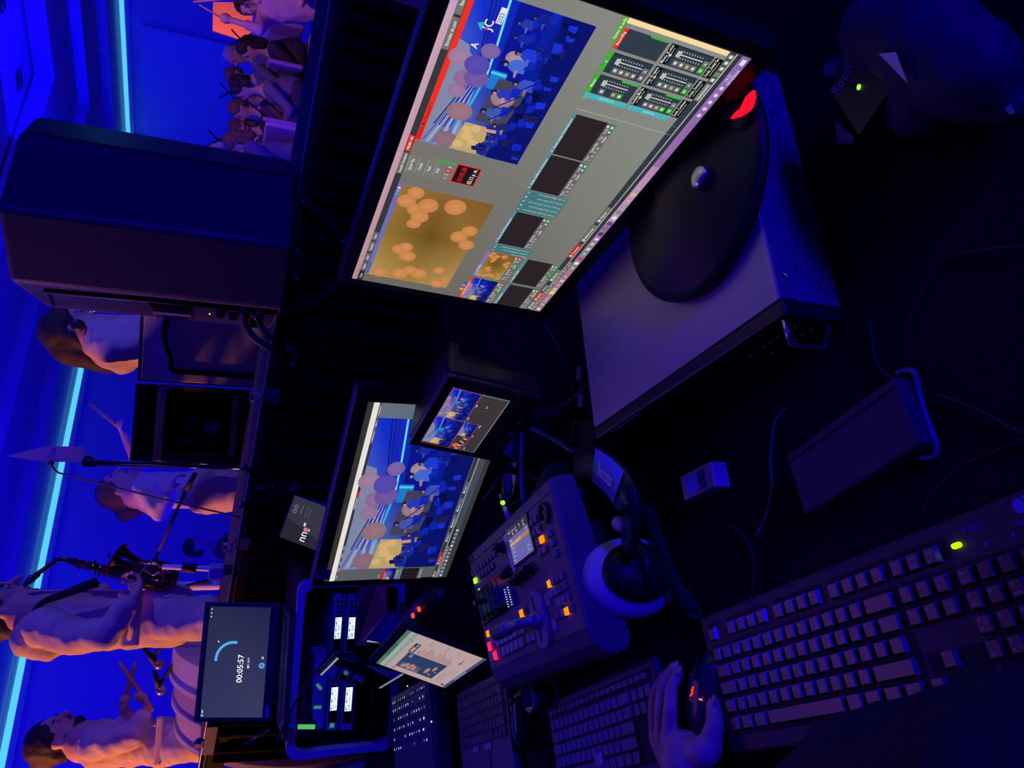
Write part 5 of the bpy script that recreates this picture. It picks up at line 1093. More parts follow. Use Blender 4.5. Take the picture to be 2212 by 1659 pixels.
P.rect(66, 82, 16, 1, (90, 120, 170)); P.disc(72, 82.5, 1.5, 2.4, (80, 140, 190), 12); P.rect(10, 80, 30, 1, (170, 150, 160)); P.rect(10, 84, 44, 1, (190, 170, 176)); P.text(4, 24, 4, 'Menu', (90, 80, 100)); P.disc(8, 92, 3, 1.6, (70, 70, 90), 12); P.text(80, 16, 3, 'G m', (80, 80, 100)); P.rect(85, 35, 10, .8, (150, 140, 150)); P.rect(84, 55, 12, .8, (150, 140, 150)); P.rect(86, 70, 8, .8, (150, 140, 150))
P.rect(0, 95.6, 100, 4.4, (84, 92, 132))
for k in range(10): P.rect(30+3*k, 96.5, 1.6, 2.4, (200, 206, 226))
o = P.build('screen', t); o.parent = None; o.matrix_world = T4 @ Matrix.Translation((0, 0, .002)); child(o, t)
z4 = .775; A4 = onz(984, 1499, z4); X4 = (onz(1086, 1446, z4)-A4); X4.z = 0; TB4 = frame(A4, X4, V((-X4.y, X4.x, 0))); bw = X4.length
b = B(); b.box((bw/2, -.115, -.010), (bw, .23, .018), mat('laptop_deck', (.085, .075, .10), .5, .2), .004, TB4); child(b.build('base'), t)
b = B(); b.box((bw/2, -.065, -.0005), (bw*.93, .112, .002), M_blackm, .0005, TB4); child(b.build('key_well'), t)
Mk = mat('laptop_key', (.05, .045, .07), .55); kp = bw*.91/15
e = thing('tmp', 'x', 'x', TB4); bpy.data.objects.remove(e)
TLc = t.matrix_world.inverted() @ TB4
keys(t, TLc @ Matrix.Translation((bw*.045, -.014, .0006)), LR, kp, .0014, 0, Mk, kx=.84, taper=.95)
b = B(); b.box((bw*.47, -.178, .0008), (bw*.30, .0, .0) if False else (bw*.30, .075, .001), Mk, .0004, TB4); b.box((bw*.36, -.131, .0012), (.035, .012, .001), M_grey, .0004, TB4); b.box((bw*.60, -.131, .0012), (.04, .012, .001), M_grey, .0004, TB4); child(b.build('touchpad'), t)
# backlit laptop with dark glossy display
W5, H5 = .31, .174375; O5 = V((-.849, 2.1, 1.036)); T5 = frame(O5, (.482, -.876, .01), (.242, .144, .96))
t = thing('laptop', 'laptop with white lit keys and a nearly black reflecting display by the receivers', 'laptop', Matrix.Translation((-.9, 1.95, .752)))
b = B(); b.box((W5/2, -H5/2, -.005), (W5+.012, H5+.02, .007), M_black, .004, T5); child(b.build('lid'), t)
b = B(); b.box((W5/2, -H5/2, 0), (W5, H5, .003), mat('dark_glass', (.004, .004, .006), .03, spec=.9, coat=1), .0005, T5); child(b.build('display_glass'), t)
P = Pan(W5, H5, ME_, .55); P.rect(0, 0, 100, 3.2, (196, 200, 206)); P.rect(3, 96.5, 94, 3.2, (176, 180, 190)); o = P.build('screen', t); o.parent = None; o.matrix_world = T5 @ Matrix.Translation((0, 0, .002)); child(o, t)
z5 = .82; A5 = onz(848, 1512, z5); X5 = onz(920, 1472, z5)-A5; X5.z = 0; TB5 = frame(A5, X5, V((-X5.y, X5.x, 0))); bw = X5.length
b = B(); b.box((bw/2, -.115, -.012), (bw+.03, .25, .022), mat('laptop_deck_dark', (.03, .028, .04), .5, .2), .004, TB5); b.box((bw/2, -.12, -.046), (bw*.8, .2, .045), M_blackm, .004, TB5); child(b.build('base'), t)
Mk5 = mat('backlit_key', (.04, .036, .10), .5)
keys(t, t.matrix_world.inverted() @ TB5 @ Matrix.Translation((0, -.012, .0)), LR, bw/15, .0014, 0, Mk5, kx=.80, taper=.95, limit=90)
PL = Pan(bw, .11, ME_, .9); rr = random.Random(4)
for (y, h_, ks) in LR:
    for (x, w_, _) in ks:
        if rr.random() < .22: continue
        PL.rect((x+w_*.35)/15*100, -(y+.18)*bw/15/.11*100, 1.6 if w_ < 2 else 3, 5, (226, 230, 255) if rr.random() < .5 else (120, 120, 226))
o = PL.build('key_backlight', t); o.parent = None; o.matrix_world = TB5 @ Matrix.Translation((0, -.012, .0018)); child(o, t)
for x, y in ((880, 1482), (932, 1559)): b = B(); b.ell(onz(x, y, z5+.003), .0022, LED_W, 8, 6); child(b.build('indicator_light'), t)
# timer laptop on the case
W6, H6 = .345, .194; T6 = frame((-1.143, 2.549, 1.338), (.986, .165, -.019), (-.024, .258, .966))
t = thing('laptop', 'open laptop on top of the road case showing the countdown 00:05:57', 'laptop', Matrix.Translation((-.97, 2.5, zt_)))
b = B(); b.box((W6/2, -H6/2-.004, -.005), (W6+.028, H6+.046, .008), mat('timer_lid', (.03, .03, .06), .4), .006, T6, 3); child(b.build('lid'), t)
P = Pan(W6, H6, ME_, 1.0); P.grad(0, 0, 100, 100, [(48, 52, 92), (38, 42, 78), (34, 34, 76), (56, 58, 96)])
pt = [(34+ (56-34)*0, 0)]
arc = [(50.5+ (W6 and 11.5)*math.cos(a)*1.35*.9, 45.5-11.5*H6**0*math.sin(a)*2.0) for a in [math.radians(v) for v in range(-8, 101, 6)]]
P.line([(52+15.5*math.cos(math.radians(v)), 44-27*math.sin(math.radians(v))) for v in range(-12, 100, 6)], 4.4, (86, 176, 240))
P.text(31, 62, 9.5, '00:05:57', (250, 252, 255), maxw=26); P.text(46, 72, 3.8, 'O 14:19', (225, 230, 245), maxw=7.5); P.disc(45, 70.5, 1.0, 1.8, (225, 230, 245), 12)
P.disc(46.5, 92.5, 2.8, 5.0, (80, 160, 235), 20); P.rect(45.9, 90.8, .5, 3.2, (20, 40, 80)); P.rect(46.8, 90.8, .5, 3.2, (20, 40, 80)); P.disc(53.5, 93, 1.2, 2.0, (235, 240, 250), 14); P.disc(53.5, 93, .7, 1.2, (50, 52, 92), 12)
P.disc(68, 19, .8, 1.3, (240, 240, 250), 10); P.disc(.8+1.2, 3, .8, 1.4, (240, 244, 250), 10); P.rect(4, 2.2, 2.6, 1.6, (240, 244, 250))
for k in range(3): P.rect(90+3.5*k, 2.5, 1.2, 1.8, (236, 240, 250))
o = P.build('screen', t); o.parent = None; o.matrix_world = T6; child(o, t)
b = B(); b.box((.02, -H6-.014, .001), (.036, .010, .002), mat('blue_sticker', (.10, .10, .75), .5), .0005, T6); child(b.build('sticker'), t)
hb = T6 @ V((W6/2, -H6-.028, -.004)); b = B(); TBb = frame(V((hb.x, hb.y, 0)), (.986, .165, 0), (-.165, .986, 0))
b.box((0, -.115, zt_+.012), (W6+.02, .23, .018), mat('timer_lid', (.03, .03, .06), .4), .004, TBb); b.box((0, -.01, (zt_+hb.z)/2), (W6*.7, .012, hb.z-zt_+.01), M_black, .003, TBb); child(b.build('base'), t)
b = B(); b.box((0, -.10, zt_+.0225), (W6*.86, .10, .002), Mk, .0005, TBb); child(b.build('keyboard_area'), t)
b = B(); b.tube(bez([ony(612, 1310, 2.42), ony(622, 1330, 2.40), ony(618, 1420, 2.38), ony(628, 1470, 2.38), ony(620, 1560, 2.36)]), .004, M_rubber, 6); tag(b.build('cable'), 'thin dark cable coiled in front of the countdown laptop', 'cable')
b = B(); b.tube(bez([ony(700, 1375, 2.2), ony(723, 1395, 2.2), ony(660, 1480, 2.2), ony(618, 1555, 2.25), ony(600, 1600, 2.27)]), .0035, M_rubber, 6); tag(b.build('cable'), 'thin black cable slanting across the front of the road case', 'cable')
b = B(); b.tube([ony(527, 1608, 2.55), ony(582, 1576, 2.5)], .002, M_steel, 6); tag(b.build('metal_rod'), 'thin shiny rod leaning left of the countdown laptop', 'rod')
# small dark tablet with keyboard behind middle monitor and the leaflet
q = [(663, 1073), (712, 1092), (695, 1178), (606, 1162)]
dl = 2.15; pl = [at(x, y, dl) for x, y in ((637, 1070), (720, 1092), (715, 1190), (604, 1160))]
b = B(); nn = V((0, .02, 0)); b.hull([pl[3]+nn*.0, pl[2], pl[2]+nn, pl[3]+nn, pl[0], pl[1], pl[1]+nn, pl[0]+nn], mat('leaflet_dark', (.10, .10, .13), .5))
t = thing('glowing_panel', 'dim grey glowing panel with a few pale letters behind the middle monitor', 'display', Matrix.Translation((pl[1]+pl[2])/2)); child(b.build('board'), t)
TPb = frame(pl[0]-V((0, .003, 0)), pl[3]-pl[0] if False else pl[1]-pl[0], pl[0]-pl[3])
Tp = frame(pl[3]-V((0, .002, 0)), pl[0]-pl[3], V((0, -.1, 1)).cross(V((0, 0, 0))) if False else (pl[0]-pl[1]))
PT = Pan((pl[0]-pl[3]).length, (pl[0]-pl[1]).length, ME_); PT.rect(0, 0, 100, 100, (38, 38, 52)); PT.poly([(48, 0), (100, 0), (100, 100), (20, 100)], (52, 52, 66)); PT.text(62, 18, 10, 'OO', (130, 130, 150)); PT.line([(66, 28), (86, 30)], 1, (130, 130, 150)); PT.line([(60, 42), (86, 42)], .8, (120, 120, 140)); PT.line([(60, 50), (84, 50)], .8, (120, 120, 140)); PT.text(8, 62, 20, 'nn', (225, 215, 225)); PT.rect(32, 50, 8, 10, (225, 120, 140)); PT.rect(34, 62, 6, 3, (225, 215, 225)); PT.rect(42, 46, 8, 5, (225, 215, 225))  # panel given a dim glow of its own to stay grey under blue lamps
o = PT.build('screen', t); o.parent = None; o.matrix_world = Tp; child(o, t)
# printer-like box with a pale letter between the case and middle monitor
t = thing('mini_computer', 'dark maroon box with a pale letter, between the receivers and middle monitor', 'computer', Matrix.Translation(at(800, 1330, 2.0)))
qs = [at(775, 1300, 2.05), at(770, 1395, 2.0), at(800, 1393, 1.97), at(836, 1320, 1.97), at(836, 1268, 2.0), at(812, 1266, 2.06)]
b = B(); nn = V((.02, .12, -.02)); k = len(qs); b.add(qs+[p+nn for p in qs], [tuple(range(k)), tuple(reversed(range(k, 2*k)))]+[(i, (i+1) % k, k+(i+1) % k, k+i) for i in range(k)], mat('maroon_plastic', (.10, .05, .09), .6, noise=.1)); child(b.build('case'), t)
b = B(); b.tube([at(823, 1310, 1.95), at(818, 1331, 1.95)], .0018, M_silver, 6); b.tube([at(822, 1316, 1.95), at(827, 1313, 1.95)], .0018, M_silver, 6); child(b.build('letter'), t)
t = thing('tablet', 'edge of a dark tablet leaning beside the maroon box, pale rounded rim', 'tablet', Matrix.Translation(at(812, 1370, 1.9)))
b = B(); b.tube([at(788, 1383, 1.9), at(806, 1362, 1.88), at(840, 1322, 1.86)], .005, M_silver, 8); child(b.build('rim'), t)
b = B(); b.hull([at(790, 1386, 1.92), at(845, 1400, 1.8), at(870, 1345, 1.8), at(842, 1324, 1.88), at(790, 1382, 1.90), at(843, 1392, 1.78), at(868, 1338, 1.78), at(842, 1318, 1.86)], M_gloss); child(b.build('panel'), t)
# keyboard strip glowing blue behind
PT = Pan(.11, .03, ME_, .7)
for k in range(26): PT.rect((k*7.7) % 96, (k*23) % 90, 3.2, 8, (150, 206, 240) if k % 3 else (70, 110, 220))
t = thing('lit_keypad', 'small keypad with pale blue lit keys under the middle monitor', 'keypad', frame(at(775, 1322, 2.12), at(790, 1262, 2.12)-at(775, 1322, 2.12), at(770, 1300, 2.12)-at(800, 1300, 2.12)))
b = B(); b.box((.055, -.015, -.008), (.12, .045, .012), M_blackm, .003); b.build('case', t); PT.build('lit_keys', t)
t = thing('power_strip', 'dark power strip with two orange lit switches behind the white page laptop', 'power strip', Matrix.Translation(at(905, 1325, 1.7)))
b = B(); b.tube([at(880, 1350, 1.75), at(960, 1275, 1.65)], .030, M_black, 8); child(b.build('housing'), t)
for x, y in ((905, 1316), (892, 1330)): b = B(); b.ell(at(x, y, 1.655), (.006, .010, .004), emit('switch_orange', (1.0, .07, .02), 1.2), 10, 6); child(b.build('lit_switch'), t)

# ================================================================== VIDEO SWITCHER
OM = V((-.343, 1.363, .880)); TM = frame(OM, (.4772, -.8779, .0401), (.8701, .4784, .1187)); WM = .437
sw = thing('video_switcher', 'video switcher with fader bar, lit orange and red buttons and small screen', 'video switcher', TM); TMi = TM.inverted()
M_sw = mat('switcher_shell', (.115, .105, .13), .5, .2, noise=.1, nscale=120, bump=.05)
prof = [(-.006, -.02), (-.002, 0), (.212, 0), (.232, -.006), (.246, -.018), (.251, -.034), (.248, -.054)]
b = B()
def flo(x, y):   # local point dropped to the table
    wv = TM @ V((x, -y, 0)); return TMi @ V((wv.x, wv.y, .757))
top = [(y, z) for y, z in prof]; vs = []; k = len(prof)
for X_ in (0, WM):
    for y, z in prof: vs.append((X_, -y, z))
fs = [(i, i+1, k+i+1, k+i) for i in range(k-1)]
for X_, s_ in ((0, 0), (WM, k)):
    e1 = V((X_, -.236, -.062)); e2 = V((X_, .006, -.040)); i1 = len(vs); vs += [tuple(e1), tuple(e2)]
    fs.append(tuple([s_+i for i in range(k)]+[i1, i1+1]))
a_, c_ = 2*k, 2*k+2; fs += [(k-1, a_, c_, 2*k-1), (0, k, c_+1, a_+1)]
b.add(vs, fs, M_sw); o = b.build('body', sw); mv = o.modifiers.new('b', 'BEVEL'); mv.width = .004; mv.segments = 2; mv.limit_method = 'ANGLE'; mv.angle_limit = .7
b = B(); q1 = [V((x, -y, -.04)) for x, y in ((.05, .20), (WM-.12, .20), (WM-.12, .03), (.05, .03))]; b.hull([TMi @ V(((TM @ p).x, (TM @ p).y, .752)) for p in q1]+q1, M_blackm); b.build('riser', sw)
for x, y in ((.03, .22), (WM-.03, .22), (.03, .02), (WM-.03, .02)):
    b = B(); b.cyl((x, -y, -.036), (x, -y, -.064), .011, mt=M_rubber, n=14); b.build('foot', sw)
b = B(); b.box((WM/2, -.016, .0004), (WM-.01, .0012, .0006), M_blackm); b.box((WM/2, -.211, .0004), (WM-.004, .0014, .0006), M_blackm); b.box((.022, -.007, .0004), (.018, .010, .001), M_gloss); b.build('groove_lines', sw)
b = B(); pf = [(.018, .072), (.190, .062), (.214, .133), (.026, .131)]; pf = [(.016, .070), (.206, .066), (.212, .133), (.018, .133)]
b.prism([(x, -y) for x, y in pf][::-1], .0002, .0012, M_gloss); b.build('fader_panel', sw)
for i, (x, y) in enumerate(((.023, .090), (.050, .126), (.078, .126), (.105, .126), (.130, .126))):
    b = B(); b.box((x, -.101, .0016), (.002, .058, .0008), M_blackm); b.build('fader_slot', sw)
    b = B(); b.box((x, -y, .008), (.013, .010, .012), M_gloss, .002); b.build('fader_cap', sw)
for x, y, r in ((.201, .035, .010), (.203, .081, .009), (.231, .099, .009), (.250, .099, .009), (.268, .099, .009), (.284, .098, .009), (.300, .097, .010)):
    b = B(); b.lathe([(0, .016), (r*.8, .016), (r*.85, .006), (r, .005), (r*1.1, 0)], M_gloss, 20, T=Matrix.Translation((x, -y, 0))); b.box((x, -y, .018), (r*1.5, .003, .006), M_black, .001); b.build('knob', sw)
b = B(); b.lathe([(.016, .001), (.017, .005), (.013, .006), (.011, .002), (0, .002)], M_gloss, 28, T=Matrix.Translation((.398, -.038, 0))); b.build('jog_ring', sw)
P = Pan(.092, .056, ME_, .8); P.rect(0, 0, 100, 100, (112, 112, 186)); P.rect(0, 0, 100, 24, (66, 52, 84))
for k, (tx, w_) in enumerate((('MAIN', 6), ('Source', 9), ('2D', 4), ('Bus', 6), ('SET', 8))): P.text(3+19*k, 11, 7, tx, (210, 200, 226)); P.rect(3+19*k, 14, 9, 7, (190, 150, 120) if k in (1, 2, 4) else (90, 80, 110))
P.text(4, 34, 7, 'Delay', (225, 225, 245)); P.text(88, 34, 7, '1/3', (225, 225, 245)); P.rect(0, 37, 100, 12, (196, 134, 92)); P.text(3, 47, 8, 'EXT IN 1 (RCA) IN', (240, 226, 206))
for k, tx in enumerate(('HDMI 1', 'HDMI 2', 'Output', 'Input')): P.text(4, 59+11*k, 7, tx, (180, 180, 225)); P.text(78, 59+11*k, 7, '0.0ms', (180, 180, 225)) if k > 1 else None
P.build('display', sw, Matrix.Translation((.236, -.019, .0026)))
b = B(); b.box((.282, -.047, .0012), (.100, .064, .002), M_gloss, .0005); b.prism([(.212, -.020), (.232, -.018), (.240, -.080), (.222, -.086)][::-1], 0, .002, M_edge); b.build('display_frame', sw)
M_btn = mat('button_grey', (.17, .14, .20), .45); M_btnl = mat('button_clear', (.34, .27, .46), .35); M_btnp = mat('button_pinkish', (.42, .16, .24), .4)
def btn(x, y, w_, h_, mt, z=.004):
    b = B(); b.box((x, -y, z/2), (w_, h_, z), mt, .0012); b.build('button', sw)
for i in range(8): btn(.015+.0195*i, .034, .012, .010, M_btn)
for i in range(5): btn(.056+.019*i, .050, .012, .009, M_btn)
btn(.023, .050, .013, .010, LED_G, .005)
for i in range(3): btn(.036+.019*i, .150, .013, .011, LED_O if i == 0 else M_btn, .005)
for i in range(8): btn(.036+.0235*i if i else .036, .172, .0195, .015, LED_P if i == 0 else (M_btnp if i == 1 else M_btnl), .006)
for i in range(8): btn(.034+.0232*i, .191, .0195, .015, LED_P if i == 1 else (M_btnp if i == 2 else M_btnl), .006)
btn(.219, .190, .019, .015, M_btnl, .006) if False else None
for i in range(2): btn(.232+.022*i, .190, .0185, .015, M_btnl, .006)
btn(.222, .150, .013, .012, LED_O, .005); btn(.223, .164, .013, .008, LED_O, .005); btn(.237, .150, .011, .012, M_btn)
for x, y, c in ((.363, .036, 0), (.346, .036, 0), (.364, .053, 2), (.346, .053, 0), (.367, .069, 1), (.350, .070, 0), (.369, .085, 3), (.350, .085, 0), (.399, .070, 0), (.401, .084, 0), (.402, .100, 0),
                (.405, .133, 0), (.389, .133, 0), (.371, .133, 4), (.357, .133, 1), (.406, .148, 0), (.389, .148, 0), (.373, .148, 4), (.356, .148, 4), (.408, .164, 0), (.391, .164, 4), (.375, .164, 4), (.378, .180, 4), (.360, .180, 0), (.394, .180, 1), (.410, .180, 0)):
    btn(x, y, .0125, .0105, {0: M_btn, 1: LED_O, 2: M_btnp, 3: M_btnp, 4: M_btnl}[c], .0045)
btn(.334, .152, .018, .017, M_btnl, .003); btn(.338, .189, .018, .017, M_btnl, .003)
b = B()
for j, (x0_, x1_) in enumerate(((.165, .167), (.182, .185))):
    for k in range(8): q = k/7; b.ell((x0_+(x1_-x0_)*q, -(.099+.029*q), .0022), .0011, LED_W, 6, 4)
b.build('level_lights', sw)
b = B(); b.ell((.030, -.069, .0022), .0013, LED_G, 6, 4); b.ell((.034, -.068, .0022), .0013, LED_G, 6, 4); b.build('level_lights', sw)
PT = Pan(.1, .1, MP_); PT.text(384, 8, 6, 'Roland', (80, 70, 110), maxw=26); PT.rect(93, 1, 15, 13, (120, 110, 220)); PT.disc(100.5, 6, 4, 3.6, (50, 40, 110)); PT.rect(96, 10, 9, 2.4, (50, 40, 110))
for k in range(8): PT.text(32+23.4*k, 181, 2.6, str(k+1), (110, 100, 140)); PT.text(30+23.2*k, 201, 2.6, 'IN', (110, 100, 140))
for k in range(10): PT.text(12+19*k, 26, 2.2, 'MEMORY'[:4], (100, 90, 130))
for x, y in ((340, 29), (360, 29), (352, 125), (372, 125), (390, 125), (330, 142), (330, 180), (358, 172), (376, 172), (216, 142)): PT.text(x, y, 2.2, 'KEY', (100, 90, 130))
PT.line([(226, 112), (312, 112), (318, 106), (318, 88)], .5, (60, 54, 80)); PT.build('panel_print', sw, Matrix.Translation((0, 0, .0004)))
# fader bar
b = B(); pl_ = rrect(.270, -.214, .318, -.130, .020, 8); b.prism(pl_, 0, .007, M_silver2 if False else mat('tbar_plate', (.22, .20, .26), .4, .3)); b.build('fader_bar_plate', sw)
b = B(); b.box((.290, -.170, .0075), (.004, .066, .001), M_blackm); b.build('fader_bar_slot', sw)
b = B(); b.tube(bez([(.290, -.172, .005), (.290, -.172, .022), (.275, -.171, .034), (.245, -.170, .036), (.225, -.169, .036)]), .008, mat('tbar_arm', (.24, .22, .32), .35, .3), 12); b.ell((.290, -.172, .008), (.018, .014, .012), mat('tbar_arm', (.2, .2, .2))); b.build('fader_bar_arm', sw)
b = B(); b.cyl((.233, -.169, .036), (.178, -.168, .036), .0115, mt=mat('tbar_grip', (.10, .09, .12), .4), n=24); b.ell((.233, -.169, .036), (.010, .0115, .0115), mat('tbar_cap', (.34, .16, .30), .4)); b.build('fader_bar_grip', sw)
# connectors and cables behind the switcher
b = B(); p = onz(1086, 1086, .82); b.ell(p, .005, LED_Y if False else LED_G, 10, 6); t = thing('network_plug', 'small plug with a bright green light behind the video switcher', 'plug', Matrix.Translation(p)); child(b.build('light'), t)
b = B(); b.tube([onz(1080, 1068, .82), onz(1083, 1082, .81)], .003, M_lav, 8); b.tube([onz(1089, 1094, .81), onz(1098, 1118, .82)], .005, M_lav, 8); child(b.build('boot'), t)

# ================================================================== HEADPHONES
t = thing('headphones', 'large black headphones with blue lit cushions lying beside the video switcher', 'headphones', Matrix.Translation(onz(1330, 1130, .752)))
c0_ = onz(1376, 1236, .800); axv = (onz(1395, 1200, .80)-onz(1300, 1262, .80)).normalized(); axv = (axv+V((0, -.05, .12))).normalized()
Tq = frame(c0_, axv.cross(V((0, 0, 1))), axv.cross(axv.cross(V((0, 0, 1)))))
if (Tq.to_3x3() @ V((0, 0, 1))).dot(axv) < 0: Tq = Tq @ Matrix.Rotation(PI, 4, 'X')
Tq = Tq @ Matrix.Diagonal((.86, 1.08, 1, 1))
M_cush = mat('ear_cushion', (.55, .52, .62), .6, noise=.08, nscale=30, bump=.2)
b = B(); b.lathe([(.030, -.046), (.050, -.052), (.062, -.044), (.066, -.028), (.062, -.012), (.044, -.001)], M_cush, 48, T=Tq); child(b.build('ear_cushion'), t)
b = B(); b.lathe([(.046, -.004), (.048, .004), (.043, .014), (.034, .022), (.018, .026), (0, .026)], M_satin, 48, T=Tq); b.lathe([(0, -.03), (.04, -.036)], M_blackm, 32, T=Tq); child(b.build('ear_cup'), t)
b = B(); b.tube([Tq @ V((-.05, .0, .012)), Tq @ V((-.02, .0, .034)), Tq @ V((.035, .0, .032))], .006, M_black, 8, rs=[.006, .008, .005]); child(b.build('yoke'), t)
band = bez([onz(1238, 1010, .80), onz(1262, 995, .83), onz(1300, 1015, .85), onz(1335, 1050, .86), onz(1352, 1090, .86), onz(1358, 1125, .855), onz(1352, 1160, .845), onz(1350, 1195, .835)], 8)
vs = []; fs = []; k = len(band)
for i, p in enumerate(band):
    dv = (band[min(i+1, k-1)]-band[max(i-1, 0)]).normalized(); sd = dv.cross(V((0, 0, 1))).normalized(); wd_ = .025 if i < k*.5 else .025-.013*(i/k-.5)/.5
    up_ = sd.cross(dv); vs += [p-sd*wd_, p+sd*wd_, p+sd*wd_-up_*.009, p-sd*wd_-up_*.009]
fs = [(4*i+j, 4*i+(j+1) % 4, 4*i+4+(j+1) % 4, 4*i+4+j) for i in range(k-1) for j in range(4)]
b = B(); b.add(vs, fs, M_black, True); child(b.build('headband'), t)
lab = [(i) for i in range(13, 26)]; vs = []; fs = []
for q, i in enumerate(lab):
    p = band[i]; dv = (band[i+1]-band[i-1]).normalized(); sd = dv.cross(V((0, 0, 1))).normalized(); up_ = sd.cross(dv)
    if up_.z < 0: up_ = -up_
    vs += [p-sd*.024+up_*.0022, p+sd*.024+up_*.0022, p-sd*.024+up_*.0002, p+sd*.024+up_*.0002]
for q in range(len(lab)-1): fs += [(4*q, 4*q+1, 4*q+5, 4*q+4), (4*q+2, 4*q, 4*q+4, 4*q+6), (4*q+1, 4*q+3, 4*q+7, 4*q+5)]
b = B(); b.add(vs, fs, mat('blue_label', (.12, .18, .70), .45), True); child(b.build('name_label'), t)
i0 = 19; p = band[i0]; dv = (band[24]-band[14]).normalized(); sd = dv.cross(V((0, 0, 1))).normalized(); up_ = sd.cross(dv)
if up_.z < 0: up_ = -up_
PT = Pan(.1, .1, MP_); PT.text(0, 8, 20, 'Rocoto', (235, 235, 255), 'c', maxw=58)
xax = dv if dv.dot(Dn) > 0 else dv
o = PT.build('label_text', t); o.parent = None; TX_ = frame(p+up_*.0055, dv, up_.cross(dv)); o.matrix_world = TX_; child(o, t)
b = B(); c1_ = onz(1205, 1085, .79); b.ell(c1_, (.075, .060, .038), M_blackm, 24, 14); child(b.build('far_ear_cup'), t)
b = B(); b.ell(onz(1338, 1132, .845), (.010, .016, .008), M_cush); child(b.build('size_slider'), t)
b = B(); n_ = 46; cp = bez([onz(1400, 1100, .765), onz(1420, 1160, .765), onz(1440, 1220, .765), onz(1470, 1280, .765), onz(1500, 1322, .765)], 14); pts = []
for i in range(len(cp)*6):
    q = i/6; a = cp[int(q)]; a2 = cp[min(int(q)+1, len(cp)-1)]; p = a.lerp(a2, q-int(q)); an = i*.85; pts.append(p+V((math.cos(an)*.0075, math.sin(an)*.004, math.sin(an)*.0075)))
b.tube(pts, .0013, M_rubber, 5); tag(b.build('coiled_cable'), 'coiled black headphone cable lying between headphones and the large keyboard', 'cable')

# ================================================================== LARGE KEYBOARD
TKB = frame((-.3074, .7017, .7738), (math.cos(-1.0457), math.sin(-1.0457), 0), (-math.sin(-1.0457), math.cos(-1.0457), 0))
kb = thing('keyboard', 'full size black keyboard with one yellow green light, nearest the viewer', 'keyboard', Matrix.Translation((TKB.translation.x, TKB.translation.y, .7505)) @ TKB.to_3x3().to_4x4())
LK = kb.matrix_world.inverted() @ TKB      # local: Q legend at 0,0 ; top at 0
U = .01905
M_kbd = mat('keyboard_shell', (.050, .034, .040), .55, noise=.1, nscale=200); M_key = mat('keycap_black', (.011, .007, .007), .30, spec=.7)
nm_ = MP_
kx0 = -1.5*U-.004; b = B()       # shell outline in units mm from Q legend
X0_, X1_, Y1_, Y0_ = -.048, .402, .064, -.092
b.box(((X0_+X1_)/2, (Y0_+Y1_)/2, -.0125), (X1_-X0_, Y1_-Y0_, .0185), M_kbd, .004, LK, 3); b.build('shell', kb)
b = B()
for (xa_, xb_, ya_, yb_) in ((-.033, .259, .0265, -.073), (.263, .322, .0265, -.013), (.263, .322, -.034, -.073), (.326, .400, .0265, -.073), (-.033, -.012, .052, .033), (.006, .082, .052, .033), (.094, .170, .052, .033), (.180, .258, .052, .033), (.263, .322, .052, .033)):
    b.box(((xa_+xb_)/2, (ya_+yb_)/2, -.0034), (xb_-xa_, ya_-yb_, .001), M_blackm, .0005, LK)
b.build('key_wells', kb)
KR = [row(0, 2.25, [('Esc', 1), 1, 'F1', 'F2', 'F3', 'F4', .5, 'F5', 'F6', 'F7', 'F8', .5, 'F9', 'F10', 'F11', 'F12', .25, ('Impr|Pet', 1), ('Bloq|Despl', 1), ('Pausa|Inter', 1)]),
      row(0, 1, ['|º|\\', '!|1||', '"|2|@', '·|3|#', '$|4', '%|5', '&|6', '/|7', '(|8', ')|9', '=|0', "?|'", '¿|¡', ('Retroceso', 2), .25, 'Insert', 'Inicio', 'Re Pág', .25, ('Bloq|Num', 1), '/', '*', '-']),
      row(0, 0, [('Tab', 1.5), 'Q', 'W', 'E||€', 'R', 'T', 'Y', 'U', 'I', 'O', 'P', '^|`|[', '*|+|]', .25+.0, .0]),
      row(0, -1, [('Bloq|Mayús', 1.75), 'A', 'S', 'D', 'F', 'G', 'H', 'J', 'K', 'L', 'Ñ', '¨|´|{', 'Ç||}', ('', 1.1)]),
      row(0, -2, [('Mayús', 1.25), '>|<', 'Z', 'X', 'C', 'V', 'B', 'N', 'M', ';|,', ':|.', '_|-', ('Mayús', 2.75), 1.25, '^']),
      row(0, -3, [('Ctrl', 1.25), ('#', 1.25), ('Alt', 1.25), ('', 6.25), ('Alt Gr', 1.25), ('#', 1.25), ('=', 1.25), ('Ctrl', 1.25), .25, '<', 'v', '>', .25, ('0|Insert', 2), ',|Supr'])]
KR[2][2].append((13.5, 1.5, 'Entrar')); KR[2][2].extend([(15.25, 1, 'Supr'), (16.25, 1, 'Fin'), (17.25, 1, 'Av Pág'), (18.5, 1, '7|Inicio'), (19.5, 1, '8'), (20.5, 1, '9|Re Pág')])
KR[3][2].extend([(18.5, 1, '4|<'), (19.5, 1, '5'), (20.5, 1, '6|>')]); KR[4][2].extend([(18.5, 1, '1|Fin'), (19.5, 1, '2|v'), (20.5, 1, '3')])
keys(kb, LK @ Matrix.Translation((-1.5*U-.004, -.004, 0)), KR, U, .0070, -.0055, M_key, (205, 190, 255), nm_, kx=.90, taper=.62, limit=100)
b = B(); P2 = LK @ V((.314, .0415, .0)); b.box((.3315, .0405, -.001), (.009, .005, .005), LED_Y if False else emit('led_lime', (.55, 1.0, .0), 1.1), .002, LK); b.build('caps_light', kb)
